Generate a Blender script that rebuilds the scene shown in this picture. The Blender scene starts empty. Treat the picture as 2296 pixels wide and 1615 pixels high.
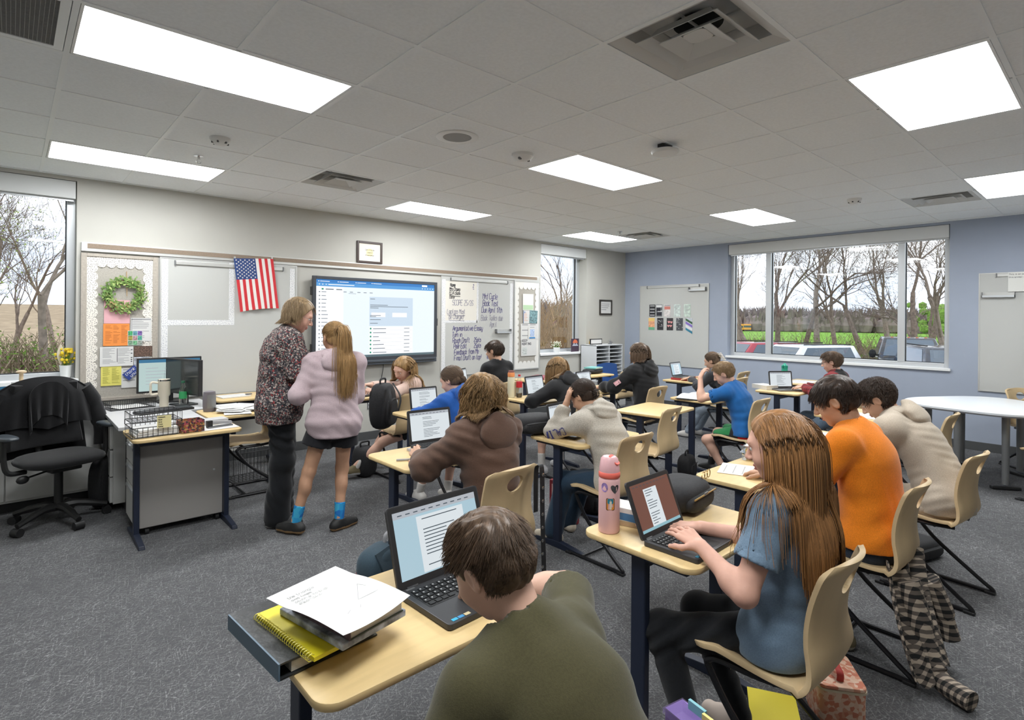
import bpy, bmesh, math, random
import numpy as np
from mathutils import Vector, Matrix
random.seed(7); np.random.seed(7)
scene = bpy.context.scene
COL = scene.collection

EYE = 1.588
cam_d = bpy.data.cameras.new('camera'); cam = bpy.data.objects.new('camera', cam_d); COL.objects.link(cam)
cam_d.sensor_width = 36.0; cam_d.lens = 1248.8 / 2296 * 36.0
cam_d.shift_x = -0.81 / 2296; cam_d.shift_y = -96.16 / 2296
cam_d.clip_start = 0.05; cam_d.clip_end = 600
cam.matrix_world = (Matrix.Translation((0, 0, EYE)) @ Matrix.Rotation(-0.7335, 4, 'Z')
                    @ Matrix.Rotation(math.pi / 2, 4, 'X') @ Matrix.Rotation(0.0084, 4, 'Z'))
scene.camera = cam

world = bpy.data.worlds.new('overcast_sky'); scene.world = world; world.use_nodes = True
nt = world.node_tree; nt.nodes.clear()
wo = nt.nodes.new('ShaderNodeOutputWorld'); bg = nt.nodes.new('ShaderNodeBackground')
tc = nt.nodes.new('ShaderNodeTexCoord'); mp = nt.nodes.new('ShaderNodeMapping'); nz = nt.nodes.new('ShaderNodeTexNoise')
rp = nt.nodes.new('ShaderNodeValToRGB')
mp.inputs['Scale'].default_value = (1, 1, 2.6); nz.inputs['Scale'].default_value = 2.2; nz.inputs['Detail'].default_value = 5
rp.color_ramp.elements[0].position = 0.36; rp.color_ramp.elements[0].color = (0.62, 0.72, 0.90, 1)
rp.color_ramp.elements[1].position = 0.58; rp.color_ramp.elements[1].color = (0.93, 0.95, 1.0, 1)
nt.links.new(tc.outputs['Generated'], mp.inputs['Vector']); nt.links.new(mp.outputs[0], nz.inputs['Vector'])
nt.links.new(nz.outputs['Fac'], rp.inputs[0]); nt.links.new(rp.outputs[0], bg.inputs['Color'])
bg.inputs['Strength'].default_value = 2.0
nt.links.new(bg.outputs[0], wo.inputs['Surface'])

LAMP = 21.0          # emission of the ceiling troffer lenses
scene.view_settings.view_transform = 'Standard'; scene.view_settings.look = 'None'
scene.view_settings.gamma = 1.0; scene.view_settings.use_curve_mapping = False
scene.view_settings.exposure = 0.2
scene.cycles.use_denoising = True
scene.cycles.max_bounces = 8; scene.cycles.diffuse_bounces = 5; scene.cycles.transparent_max_bounces = 16
scene.cycles.sample_clamp_indirect = 6.0

MATS = {}
def _s2l(c):
    return tuple((v / 12.92 if v <= 0.04045 else ((v + 0.055) / 1.055) ** 2.4) for v in c)
def hexc(h):
    h = h.lstrip('#'); return _s2l(tuple(int(h[i:i + 2], 16) / 255 for i in (0, 2, 4))) + (1,)
def mat(name, col, rough=0.6, metal=0.0, noise=None, bump=None, spec=0.5, emit=None, alpha=None, coat=0, stretch=None, sheen=0):
    """procedural principled material. noise=(scale, amount): value mottling; bump=(scale, strength)"""
    if name in MATS: return MATS[name]
    m = bpy.data.materials.new(name); m.use_nodes = True; MATS[name] = m
    t = m.node_tree; b = t.nodes['Principled BSDF']
    c = hexc(col) if isinstance(col, str) else tuple(col)[:3] + (1,)
    b.inputs['Base Color'].default_value = c; b.inputs['Roughness'].default_value = rough
    b.inputs['Metallic'].default_value = metal; b.inputs['Specular IOR Level'].default_value = spec
    if coat: b.inputs['Coat Weight'].default_value = coat
    if sheen: b.inputs['Sheen Weight'].default_value = sheen
    if emit is not None:
        b.inputs['Emission Color'].default_value = c; b.inputs['Emission Strength'].default_value = emit
    if alpha is not None: b.inputs['Alpha'].default_value = alpha
    if noise or bump:
        tcn = t.nodes.new('ShaderNodeTexCoord'); mpn = t.nodes.new('ShaderNodeMapping')
        t.links.new(tcn.outputs['Object'], mpn.inputs['Vector'])
        if stretch: mpn.inputs['Scale'].default_value = stretch
    if noise:
        n = t.nodes.new('ShaderNodeTexNoise'); n.inputs['Scale'].default_value = noise[0]; n.inputs['Detail'].default_value = 4
        r = t.nodes.new('ShaderNodeValToRGB'); a = noise[1]
        lo = tuple(max(0, v * (1 - a)) for v in c[:3]) + (1,); hi = tuple(min(1, v * (1 + a)) for v in c[:3]) + (1,)
        r.color_ramp.elements[0].color = lo; r.color_ramp.elements[1].color = hi
        r.color_ramp.elements[0].position = 0.3; r.color_ramp.elements[1].position = 0.7
        t.links.new(mpn.outputs[0], n.inputs['Vector']); t.links.new(n.outputs['Fac'], r.inputs[0]); t.links.new(r.outputs[0], b.inputs['Base Color'])
    if bump:
        n = t.nodes.new('ShaderNodeTexNoise'); n.inputs['Scale'].default_value = bump[0]; n.inputs['Detail'].default_value = 3
        bp = t.nodes.new('ShaderNodeBump'); bp.inputs['Strength'].default_value = bump[1]; bp.inputs['Distance'].default_value = 0.01
        t.links.new(mpn.outputs[0], n.inputs['Vector']); t.links.new(n.outputs['Fac'], bp.inputs['Height']); t.links.new(bp.outputs[0], b.inputs['Normal'])
    return m
def fabric(name, col, sc=220, amt=0.12, rough=0.9):
    return mat(name, col, rough, noise=(sc, amt), bump=(sc * 2, 0.15), spec=0.25, sheen=0.15)

def rotz(a):
    c, s = math.cos(a), math.sin(a); return np.array([[c, -s, 0], [s, c, 0], [0, 0, 1.]])
class MB:
    """collects boxes, tubes, lathes and grids; build() links them as one mesh object"""
    def __init__(self): self.v = []; self.f = []; self.mi = []; self.cur = 0
    def add(self, vs, fs, M=None):
        o = len(self.v)
        vs = np.asarray(vs, float)
        if M is not None: vs = vs @ np.asarray(M)[:3, :3].T + np.asarray(M)[:3, 3]
        self.v.extend(map(tuple, vs)); self.f.extend(tuple(i + o for i in f) for f in fs); self.mi.extend([self.cur] * len(fs)); return self
    def box(self, c, s, M=None, rz=0):
        x, y, z = s[0] / 2, s[1] / 2, s[2] / 2
        vs = np.array([(a * x, b * y, d * z) for d in (-1, 1) for b in (-1, 1) for a in (-1, 1)])
        if rz: vs = vs @ rotz(rz).T
        vs = vs + np.array(c)
        return self.add(vs, [(0, 2, 3, 1), (4, 5, 7, 6), (0, 1, 5, 4), (2, 6, 7, 3), (0, 4, 6, 2), (1, 3, 7, 5)], M)
    def bb(self, x0, x1, y0, y1, z0, z1): return self.box(((x0 + x1) / 2, (y0 + y1) / 2, (z0 + z1) / 2), (x1 - x0, y1 - y0, z1 - z0))
    def prism(self, poly, z0, z1, M=None):
        n = len(poly); vs = [(x, y, z0) for x, y in poly] + [(x, y, z1) for x, y in poly]
        fs = [tuple(range(n - 1, -1, -1)), tuple(range(n, 2 * n))] + [(i, (i + 1) % n, n + (i + 1) % n, n + i) for i in range(n)]
        return self.add(vs, fs, M)
    def quad(self, a, b, c, d): return self.add([a, b, c, d], [(0, 1, 2, 3)])
    def tube(self, path, r, n=8, cap=True, M=None, flat=None):
        P = np.asarray(path, float); m = len(P)
        R = np.full(m, r) if np.isscalar(r) else np.asarray(r, float)
        T = np.gradient(P, axis=0); T /= np.linalg.norm(T, axis=1)[:, None] + 1e-12
        up = np.array([0, 0, 1.]) if abs(T[0][2]) < .9 else np.array([1., 0, 0])
        vs = []; N = None
        for i in range(m):
            if N is None: N = np.cross(T[i], up)
            else: N = N - T[i] * (N @ T[i])
            N = N / (np.linalg.norm(N) + 1e-12); B = np.cross(T[i], N)
            for k in range(n):
                a = 2 * math.pi * k / n; fb = 1 if flat is None else flat
                vs.append(P[i] + R[i] * (math.cos(a) * N + math.sin(a) * B * fb))
        fs = [(i * n + k, i * n + (k + 1) % n, (i + 1) * n + (k + 1) % n, (i + 1) * n + k) for i in range(m - 1) for k in range(n)]
        if cap: fs += [tuple(range(n - 1, -1, -1)), tuple(range((m - 1) * n, m * n))]
        return self.add(vs, fs, M)
    def cyl(self, p0, p1, r, n=16, r2=None, M=None): return self.tube([p0, p1], [r, r if r2 is None else r2], n, True, M)
    def lathe(self, prof, c=(0, 0, 0), n=24, M=None, sx=1, sy=1):
        vs = []; m = len(prof)
        for r, z in prof:
            for k in range(n):
                a = 2 * math.pi * k / n; vs.append((c[0] + r * math.cos(a) * sx, c[1] + r * math.sin(a) * sy, c[2] + z))
        fs = [(i * n + k, i * n + (k + 1) % n, (i + 1) * n + (k + 1) % n, (i + 1) * n + k) for i in range(m - 1) for k in range(n)]
        fs += [tuple(range(n - 1, -1, -1)), tuple(range((m - 1) * n, m * n))]
        return self.add(vs, fs, M)
    def ball(self, c, r, n=12, M=None):
        r = (r, r, r) if np.isscalar(r) else r; m = n // 2 + 1; vs = []; fs = []
        for i in range(m):
            t = math.pi * i / (m - 1)
            for k in range(n):
                a = 2 * math.pi * k / n
                vs.append((c[0] + r[0] * math.sin(t) * math.cos(a), c[1] + r[1] * math.sin(t) * math.sin(a), c[2] - r[2] * math.cos(t)))
        for i in range(m - 1):
            for k in range(n): fs.append((i * n + k, i * n + (k + 1) % n, (i + 1) * n + (k + 1) % n, (i + 1) * n + k))
        return self.add(vs, fs, M)
    def surf(self, fn, nu, nv, th=0.0, M=None):
        """fn(u,v)->point; optional thickness along normal"""
        U = np.array([[fn(i / nu, j / nv) for i in range(nu + 1)] for j in range(nv + 1)], float)
        w = nu + 1
        fs = [(j * w + i, j * w + i + 1, (j + 1) * w + i + 1, (j + 1) * w + i) for j in range(nv) for i in range(nu)]
        if not th: return self.add(U.reshape(-1, 3), fs, M)
        du = np.gradient(U, axis=1); dv = np.gradient(U, axis=0); N = np.cross(du, dv); N /= np.linalg.norm(N, axis=2)[..., None] + 1e-12
        L = (U - N * th).reshape(-1, 3); o = len(L)
        fs2 = [tuple(o + k for k in reversed(f)) for f in fs]
        rim = [j for j in range(w)] + [j * w + nu for j in range(1, nv + 1)] + [nv * w + i for i in range(nu - 1, -1, -1)] + [j * w for j in range(nv - 1, 0, -1)]
        n = len(rim); fs3 = [(rim[k], o + rim[k], o + rim[(k + 1) % n], rim[(k + 1) % n]) for k in range(n)]
        return self.add(np.vstack([U.reshape(-1, 3), L]), fs + fs2 + fs3, M)
    def mesh(self, name, mats=None, smooth=False, bevel=0, seg=2):
        me = bpy.data.meshes.new(name); me.from_pydata(self.v, [], self.f)
        if mats is not None:
            for m in (mats if isinstance(mats, (list, tuple)) else [mats]): me.materials.append(m)
        if any(self.mi): me.polygons.foreach_set('material_index', self.mi)
        if bevel or smooth:
            bm = bmesh.new(); bm.from_mesh(me)
            if bevel:
                bmesh.ops.recalc_face_normals(bm, faces=bm.faces)
                eds = [e for e in bm.edges if len(e.link_faces) == 2 and e.calc_face_angle(0) > 0.6]
                bmesh.ops.bevel(bm, geom=eds, offset=bevel, segments=seg, affect='EDGES', profile=0.5, clamp_overlap=True)
            if smooth:
                for f in bm.faces: f.smooth = True
                for e in bm.edges:
                    if len(e.link_faces) == 2 and e.calc_face_angle(0) > 0.7: e.smooth = False
            bm.to_mesh(me); bm.free()
        me.update(); return me
    def build(self, name, mats=None, parent=None, smooth=False, bevel=0, seg=2, loc=None, rz=0):
        o = bpy.data.objects.new(name, self.mesh(name, mats, smooth, bevel, seg)); COL.objects.link(o)
        if parent is not None: o.parent = parent
        if loc is not None: o.location = loc
        if rz: o.rotation_euler = (0, 0, rz)
        return o
def tag(o, label=None, cat=None, group=None, kind=None):
    if label: o['label'] = label
    if cat: o['category'] = cat
    if group: o['group'] = group
    if kind: o['kind'] = kind
    return o
def thing(name, label, cat, loc=(0, 0, 0), rz=0, group=None):
    o = bpy.data.objects.new(name, None); COL.objects.link(o); o.empty_display_size = 0.1
    o.location = loc; o.rotation_euler = (0, 0, rz); return tag(o, label, cat, group)
def struct(o): o['kind'] = 'structure'; return o
def dup(root, loc=None, rz=None, label=None, group=None):
    r = root.copy(); COL.objects.link(r)
    if loc is not None: r.location = loc
    if rz is not None: r.rotation_euler = (0, 0, rz)
    if label: r['label'] = label
    if group: r['group'] = group
    for ch in list(root.children):
        c = ch.copy(); COL.objects.link(c); c.parent = r
        for g in list(ch.children):
            d = g.copy(); COL.objects.link(d); d.parent = c
    return r
def MX(loc=(0, 0, 0), rz=0, rx=0, ry=0, s=1):
    return np.array(Matrix.Translation(loc) @ Matrix.Rotation(rz, 4, 'Z') @ Matrix.Rotation(rx, 4, 'X') @ Matrix.Rotation(ry, 4, 'Y') @ Matrix.Scale(s, 4))
def rrect(w, h, r, n=5, cx=0, cy=0):
    pts = []
    for sx, sy, a0 in ((1, 1, 0), (-1, 1, 90), (-1, -1, 180), (1, -1, 270)):
        for k in range(n + 1):
            a = math.radians(a0 + 90 * k / n); pts.append((cx + sx * (w / 2 - r) + r * math.cos(a), cy + sy * (h / 2 - r) + r * math.sin(a)))
    return pts
def catmull(pts, n=6):
    P = np.asarray(pts, float); P = np.vstack([2 * P[0] - P[1], P, 2 * P[-1] - P[-2]]); out = []
    for i in range(1, len(P) - 2):
        for k in range(n):
            t = k / n; a, b, c, d = P[i - 1], P[i], P[i + 1], P[i + 2]
            out.append(0.5 * ((2 * b) + (-a + c) * t + (2 * a - 5 * b + 4 * c - d) * t * t + (-a + 3 * b - 3 * c + d) * t ** 3))
    out.append(P[-2]); return np.array(out)

_G = '''A:006 0 2640|1232;B:00 06 36 45 44 33 03|33 42 41 30 00;C:45 36 16 05 01 10 30 41;D:00 06 26 45 41 20 00;E:46 06 00 40|03 33;F:46 06 00|03 33;G:45 36 16 05 01 10 30 41 43 23;H:00 06|40 46|03 43;I:10 30|20 26|16 36;J:46 41 30 10 01;K:00 06|46 03 40;L:06 00 40;M:00 06 23 46 40;N:00 06 40 46;O:10 01 05 16 36 45 41 30 10;P:00 06 36 45 44 33 03;Q:10 01 05 16 36 45 41 30 10|22 40;R:00 06 36 45 44 33 03|23 40;S:45 36 16 05 04 13 33 42 41 30 10 01;T:06 46|26 20;U:06 01 10 30 41 46;V:06 20 46;W:06 10 23 30 46;X:00 46|06 40;Y:06 23 46|23 20;Z:06 46 00 40;
a:34 14 03 01 10 20 33|34 31 40;b:06 00 20 31 33 24 04;c:33 24 14 03 01 10 20 31;d:36 30 10 01 03 14 34;e:02 32 33 24 14 03 01 10 20 31;f:36 26 15 10|04 24;g:34 14 03 01 10 30|34 3- 2= 0-;h:06 00|03 14 24 33 30;i:14 10|15 15.;j:24 2- 1= 0-|25 25.;k:06 00|34 02 30;l:16 11 20;m:04 00|03 14 23 20|23 34 43 40;n:04 00|03 14 24 33 30;o:10 01 03 14 24 33 31 20 10;p:04 0=|04 24 33 31 20 00;q:34 3=|34 14 03 01 10 30;r:04 00|02 14 24;s:33 24 14 03 32 31 20 10 01;t:16 11 20 30|04 24;u:04 01 10 20 31|34 30;v:04 10 34;w:04 10 23 30 44;x:04 30|34 00;y:04 01 10 31|34 3- 2= 0-;z:04 34 00 30;
0:10 01 05 16 26 35 31 20 10;1:14 26 20;2:05 16 26 35 34 00 40;3:05 16 26 35 24 13 24 32 31 20 10 01;4:30 36 02 42;5:36 06 03 23 32 31 20 10 01;6:35 26 16 05 01 10 20 31 32 23 03;7:06 36 10;8:14 05 16 26 35 24 14 02 01 10 20 31 32 24;9:30 36 16 05 04 13 33;!:16 12|10 10.;/:00 46;,:10 0-;.:10 10.;-:03 33;_:00 40;\':16 14;&:40 05 16 25 01 10 20 42;@:32 22 12 13 24 33 31 41 44 35 15 04 01 10 40'''
_GL = {}
for _e in _G.replace('\n', '').split(';'):
    if ':' not in _e: continue
    _k, _r = _e.split(':', 1); _st = []
    for _pl in _r.split('|'):
        _s = _pl.replace(' ', '').replace('.', ''); _d = {'-': -1, '=': -2}
        _st.append([(float(_s[i]), float(_d.get(_s[i + 1], _s[i + 1] if _s[i + 1].isdigit() else 0))) for i in range(0, len(_s) - 1, 2)])
    _GL[_k] = _st
_GL['A'] = [[(0, 0), (2, 6), (4, 0)], [(.8, 2.2), (3.2, 2.2)]]
def strokes(text, h, slant=0.0, sp=1.25, jit=0.0):
    """-> list of polylines (x right, y up) with capital height h, starting at x=0"""
    k = h / 6.0; x = 0; out = []; rnd = random.Random(sum(map(ord, text)))
    for ch in text:
        if ch == ' ': x += 3.2 * k; continue
        g = _GL.get(ch) or _GL.get(ch.upper()) or []
        w = max([p[0] for s in g for p in s] + [2])
        for s in g:
            pts = [(x + p[0] * k + slant * p[1] * k + rnd.uniform(-jit, jit) * k, p[1] * k + rnd.uniform(-jit, jit) * k) for p in s]
            if len(pts) > 2: pts = [tuple(q) for q in catmull(pts, 3)]
            if len(pts) >= 2 and abs(pts[0][0] - pts[-1][0]) + abs(pts[0][1] - pts[-1][1]) < 1e-6 and len(pts) == 2: pts = [pts[0], (pts[0][0] + .3 * k, pts[0][1] - .3 * k)]
            out.append(pts)
        x += (w + sp) * k
    return out, x
def ink(mb, polylines, w, to3d):
    """thin ribbons of ink; to3d(x, y) -> point"""
    for pl in polylines:
        P = np.array(pl, float)
        if len(P) < 2: continue
        T = np.gradient(P, axis=0); T /= np.linalg.norm(T, axis=1)[:, None] + 1e-9; N = np.stack([-T[:, 1], T[:, 0]], 1) * w / 2
        L = [to3d(*q) for q in P + N]; R = [to3d(*q) for q in P - N]; n = len(P)
        mb.add(L + R, [(i, n + i, n + i + 1, i + 1) for i in range(n - 1)])
XB, YA, XL, YB, HT = 8.83, 6.545, -1.83, -2.0, 2.851
T = 0.6096; GX0 = 2.3171 * T; GY0 = 3.6819 * T
M_wall = mat('wall_paint_ivory', (0.50, 0.49, 0.45), 0.75, noise=(3, 0.02), bump=(300, 0.04))
M_blue = mat('wall_paint_slate_blue', (0.35, 0.395, 0.485), 0.7, noise=(3, 0.03), bump=(300, 0.04))
M_white = mat('white_gloss_paint', (0.82, 0.83, 0.83), 0.4)
M_base = mat('charcoal_vinyl_base', (0.075, 0.078, 0.08), 0.5)
M_alu = mat('anodised_aluminium', (0.62, 0.64, 0.66), 0.4, 0.6)
M_gasket = mat('black_gasket', (0.02, 0.02, 0.022), 0.6)
M_blind = mat('roller_blind_fascia', (0.70, 0.71, 0.71), 0.55)
M_tile = mat('ceiling_tile_fissured', (0.90, 0.925, 0.945), 0.95, noise=(60, 0.03), bump=(180, 0.12), spec=0.1)
M_tbar = mat('ceiling_grid_white', (0.90, 0.92, 0.93), 0.5)
M_slab = mat('plenum_slab', (0.3, 0.3, 0.3), 0.9)

def carpet():
    m = bpy.data.materials.new('carpet_crosshatch'); m.use_nodes = True; t = m.node_tree; b = t.nodes['Principled BSDF']
    N, L = t.nodes.new, t.links.new
    co = N('ShaderNodeTexCoord'); acc = None
    def layer(ang, sc, lo, hi, seed):
        mp = N('ShaderNodeMapping'); mp.vector_type = 'TEXTURE'; mp.inputs['Rotation'].default_value = (0, 0, math.radians(ang)); mp.inputs['Scale'].default_value = tuple(1 / v for v in sc)
        mp.inputs['Location'].default_value = (seed, seed * 1.7, 0)
        n = N('ShaderNodeTexNoise'); n.inputs['Scale'].default_value = 1.0; n.inputs['Detail'].default_value = 2.5; n.inputs['Roughness'].default_value = 0.6
        r = N('ShaderNodeMapRange'); r.inputs['From Min'].default_value = lo; r.inputs['From Max'].default_value = hi
        L(co.outputs['Object'], mp.inputs['Vector']); L(mp.outputs[0], n.inputs['Vector']); L(n.outputs['Fac'], r.inputs['Value']); return r.outputs[0]
    def op(kind, a, c):
        x = N('ShaderNodeMath'); x.operation = kind; L(a, x.inputs[0])
        if isinstance(c, (int, float)): x.inputs[1].default_value = c
        else: L(c, x.inputs[1])
        return x.outputs[0]
    for i, a in enumerate((8, 82, 38, -46, 62, -18)):
        l = layer(a, (7, 190, 1), 0.56, 0.70, 3.1 * i); acc = l if acc is None else op('MAXIMUM', acc, l)
    br = layer(20, (90, 90, 1), 0.35, 0.75, 7)           # breaks the strokes into loops of yarn
    acc = op('MULTIPLY', acc, br)
    pat = layer(0, (1.3, 1.3, 1), 0.3, 0.7, 2); acc = op('MULTIPLY', acc, op('ADD', op('MULTIPLY', pat, 0.5), 0.6))
    mx = N('ShaderNodeMix'); mx.data_type = 'RGBA'; mx.inputs['A'].default_value = (0.095, 0.096, 0.10, 1); mx.inputs['B'].default_value = (0.46, 0.46, 0.465, 1)
    L(acc, mx.inputs['Factor']); L(mx.outputs['Result'], b.inputs['Base Color'])
    b.inputs['Roughness'].default_value = 1.0; b.inputs['Specular IOR Level'].default_value = 0.1
    v = N('ShaderNodeTexVoronoi'); v.inputs['Scale'].default_value = 170; L(co.outputs['Object'], v.inputs['Vector'])
    bp = N('ShaderNodeBump'); bp.inputs['Strength'].default_value = 0.6; bp.inputs['Distance'].default_value = 0.004
    L(v.outputs['Distance'], bp.inputs['Height']); L(bp.outputs[0], b.inputs['Normal']); return m
M_carpet = carpet()

def glass_mat(name, tint=(0.97, 0.98, 0.98), refl=0.06):
    m = bpy.data.materials.new(name); m.use_nodes = True; t = m.node_tree; t.nodes.clear()
    o = t.nodes.new('ShaderNodeOutputMaterial'); mx = t.nodes.new('ShaderNodeMixShader'); tr = t.nodes.new('ShaderNodeBsdfTransparent'); gl = t.nodes.new('ShaderNodeBsdfGlossy')
    lw = t.nodes.new('ShaderNodeLayerWeight'); lw.inputs['Blend'].default_value = 0.25
    mr = t.nodes.new('ShaderNodeMapRange'); mr.inputs['To Min'].default_value = refl * 0.6; mr.inputs['To Max'].default_value = 0.6
    tr.inputs[0].default_value = tint + (1,); gl.inputs['Roughness'].default_value = 0.01; gl.inputs['Color'].default_value = (1, 1, 1, 1)
    t.links.new(lw.outputs['Fresnel'], mr.inputs['Value']); t.links.new(mr.outputs[0], mx.inputs[0]); t.links.new(tr.outputs[0], mx.inputs[1]); t.links.new(gl.outputs[0], mx.inputs[2]); t.links.new(mx.outputs[0], o.inputs[0]); return m
M_pane = glass_mat('window_glass', refl=0.018)
M_plasticclear = glass_mat('clear_plastic', (0.95, 0.97, 0.97), 0.12)

struct(MB().bb(XL - .3, XB + .3, YB - .3, YA + .3, -0.08, 0).build('floor', M_carpet))

def wall_with_holes(name, axis, c, out, a0, a1, holes, m):
    """axis 'y': wall in plane Y=c spanning X a0..a1; 'x': plane X=c spanning Y. out = +-1 side the wall thickness goes"""
    th = 0.28; mb = MB(); d0, d1 = (c, c + th) if out > 0 else (c - th, c)
    def seg(p0, p1, z0, z1):
        if p1 - p0 < 1e-4 or z1 - z0 < 1e-4: return
        if axis == 'y': mb.bb(p0, p1, d0, d1, z0, z1)
        else: mb.bb(d0, d1, p0, p1, z0, z1)
    p = a0
    for h0, h1, z0, z1 in sorted(holes):
        seg(p, h0, 0, HT + .05); seg(h0, h1, 0, z0); seg(h0, h1, z1, HT + .05); p = h1
    seg(p, a1, 0, HT + .05)
    return struct(mb.build(name, m))
W1 = (-1.35, 0.452, 0.95, 2.815); W2 = (6.524, 7.689, 0.95, 2.815); W3 = (1.536, 4.47, 0.95, 2.815)
wf = wall_with_holes('wall_front', 'y', YA, 1, XL - .28, XB + .28, [W1, W2], M_wall)
wall_with_holes('wall_right', 'x', XB, 1, YB - .28, YA, [W3], M_blue)
wall_with_holes('wall_left', 'x', XL, -1, YB - .28, YA, [], M_wall)
wall_with_holes('wall_back', 'y', YB, -1, XL, XB, [], M_wall)
sm = MB().bb(4.2205, 4.2255, YA - .0015, YA + .01, 2.32, HT).build('panel_joint', mat('joint_bead', (0.55, 0.54, 0.52), .8), wf)  # thin upright bead in one even pale tone over the panel joint
def baseboard(name, x0, x1, y0, y1): struct(MB().bb(x0, x1, y0, y1, 0, 0.105).build(name, M_base, bevel=.003))
baseboard('baseboard_front', XL, XB, YA - .012, YA + .005)
baseboard('baseboard_right', XB - .012, XB + .005, YB, YA - .012)
baseboard('baseboard_left', XL - .005, XL + .012, YB, YA - .012)
baseboard('baseboard_back', XL, XB, YB - .005, YB + .012)

def window(name, axis, c, w, dep, mull=(), blind=True, lab=''):
    """frame + panes set back `dep` in the opening; parts in world axes"""
    p0, p1, z0, z1 = w; root = thing(name, lab, None); struct(root); fw = 0.065
    def B(mb, a0, a1, d0, d1, q0, q1):
        if axis == 'y': mb.bb(a0, a1, c + d0, c + d1, q0, q1)
        else: mb.bb(c + d0, c + d1, a0, a1, q0, q1)
        return mb
    zs = z0 + 0.035                                     # top of the sill board
    B(MB(), p0 - .02, p1 + .02, -.035, .27, z0, zs).build('window_sill', M_white, root, bevel=.004)
    for nm, a, b_, q, r in (('frame_jamb', p0, p0 + fw, zs, z1), ('frame_jamb', p1 - fw, p1, zs, z1), ('frame_head', p0 + fw, p1 - fw, z1 - fw, z1), ('frame_rail', p0 + fw, p1 - fw, zs, zs + fw * .8)):
        B(MB(), a, b_, dep, dep + .10, q, r).build(nm, M_alu, root, bevel=.003)
    edges = [p0 + fw] + [v for m_ in mull for v in (m_ - .04, m_ + .04)] + [p1 - fw]
    for m_ in mull: B(MB(), m_ - .04, m_ + .04, dep - .01, dep + .10, zs + fw * .8, z1 - fw).build('mullion', M_alu, root, bevel=.003)
    for k in range(0, len(edges), 2):
        a, b_ = edges[k], edges[k + 1]
        g = B(MB(), a, b_, dep + .05, dep + .054, zs + fw * .8, z1 - fw).build('pane', M_pane, root)
        gk = MB(); q0, q1 = zs + fw * .8, z1 - fw
        for aa, bb_, c0, c1 in ((a, a + .008, q0, q1), (b_ - .008, b_, q0, q1), (a, b_, q0, q0 + .008), (a, b_, q1 - .008, q1)): B(gk, aa, bb_, dep + .035, dep + .056, c0, c1)
        gk.build('gasket', M_gasket, g)
    if blind:
        o = thing('roller_blind', 'raised roller blind in a pale grey fascia heading the ' + blind, 'blind')
        B(MB(), p0 + .008, p1 - .008, .006, .085, z1 - .165, z1 - .004).build('fascia', M_blind, o, bevel=.004)
        B(MB(), p0 + .02, p1 - .02, .05, .065, z1 - .185, z1 - .16).build('hem_bar', M_alu, o)
    return root
window('window_1', 'y', YA, W1, .14, blind='window behind the office chair', lab='tall window behind the teacher desk with bare trees outside')
window('window_2', 'y', YA, W2, .18, blind='narrow window by the mail sorter', lab='narrow window between notice board and corner')
window('window_3', 'x', XB, W3, .10, mull=(3.845, 2.07), blind='wide window in the blue wall', lab='wide three-pane window in the blue wall')

ceil = struct(MB().bb(XL - .28, XB + .28, YB - .28, YA + .28, HT + .16, HT + .22).build('ceiling', M_slab))
lights = [(i, j) for i in (-2, 3, 8) for j in (-3, 1, 5)]
used = {(i + k, j) for i, j in lights for k in (0, 1)}
DIFF = [(1, -2), (1, 4), (9, 4), (9, -2)]; RET = (-3, 1)
used |= set(DIFF) | {RET}
gx = lambda i: GX0 + i * T
gy = lambda j: GY0 + j * T
BW = 0.012
tile_me = MB().bb(BW, T - BW, BW, T - BW, 0.004, 0.02).mesh('ceiling_tile', M_tile)
i0, i1 = math.floor((XL - GX0) / T), math.ceil((XB - GX0) / T); j0, j1 = math.floor((YB - GY0) / T), math.ceil((YA - GY0) / T)
for i in range(i0, i1):
    for j in range(j0, j1):
        if (i, j) in used: continue
        xa, xb, ya, yb = max(gx(i) + BW, XL), min(gx(i + 1) - BW, XB), max(gy(j) + BW, YB), min(gy(j + 1) - BW, YA)
        if xb - xa < .02 or yb - ya < .02: continue
        if xb - xa > T - 2 * BW - .001 and yb - ya > T - 2 * BW - .001:
            o = bpy.data.objects.new('ceiling_tile', tile_me); o.location = (gx(i), gy(j), HT); COL.objects.link(o); o.parent = ceil
        else: MB().bb(xa, xb, ya, yb, HT + .004, HT + .02).build('ceiling_tile', M_tile, ceil)
for i in range(i0 + 1, i1):
    y = YB
    for jj in sorted(j for (k, j) in lights if k + 1 == i) + [None]:      # main tees stop at the troffers that span them
        y2 = YA if jj is None else gy(jj)
        if y2 > y: MB().bb(gx(i) - BW, gx(i) + BW, max(y, YB), y2, HT, HT + .03).build('grid_bar', M_tbar, ceil)
        if jj is not None: y = gy(jj + 1)
for j in range(j0 + 1, j1):      # cross bars, broken where a 2 x 4 troffer spans
    cuts = sorted(gx(i) for i in range(i0 + 1, i1)); xs = [XL] + cuts + [XB]
    for a, b_ in zip(xs[:-1], xs[1:]):
        if a > XB - .01: continue
        MB().bb(a + (BW if a > XL else 0), min(b_, XB) - (BW if b_ < XB else 0), gy(j) - BW, gy(j) + BW, HT, HT + .03).build('grid_bar', M_tbar, ceil)
for a in ((XL, XB, YA - .02, YA), (XB - .02, XB, YB, YA)): MB().bb(a[0], a[1], a[2], a[3], HT - .002, HT + .02).build('wall_angle', M_tbar, ceil)

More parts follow.
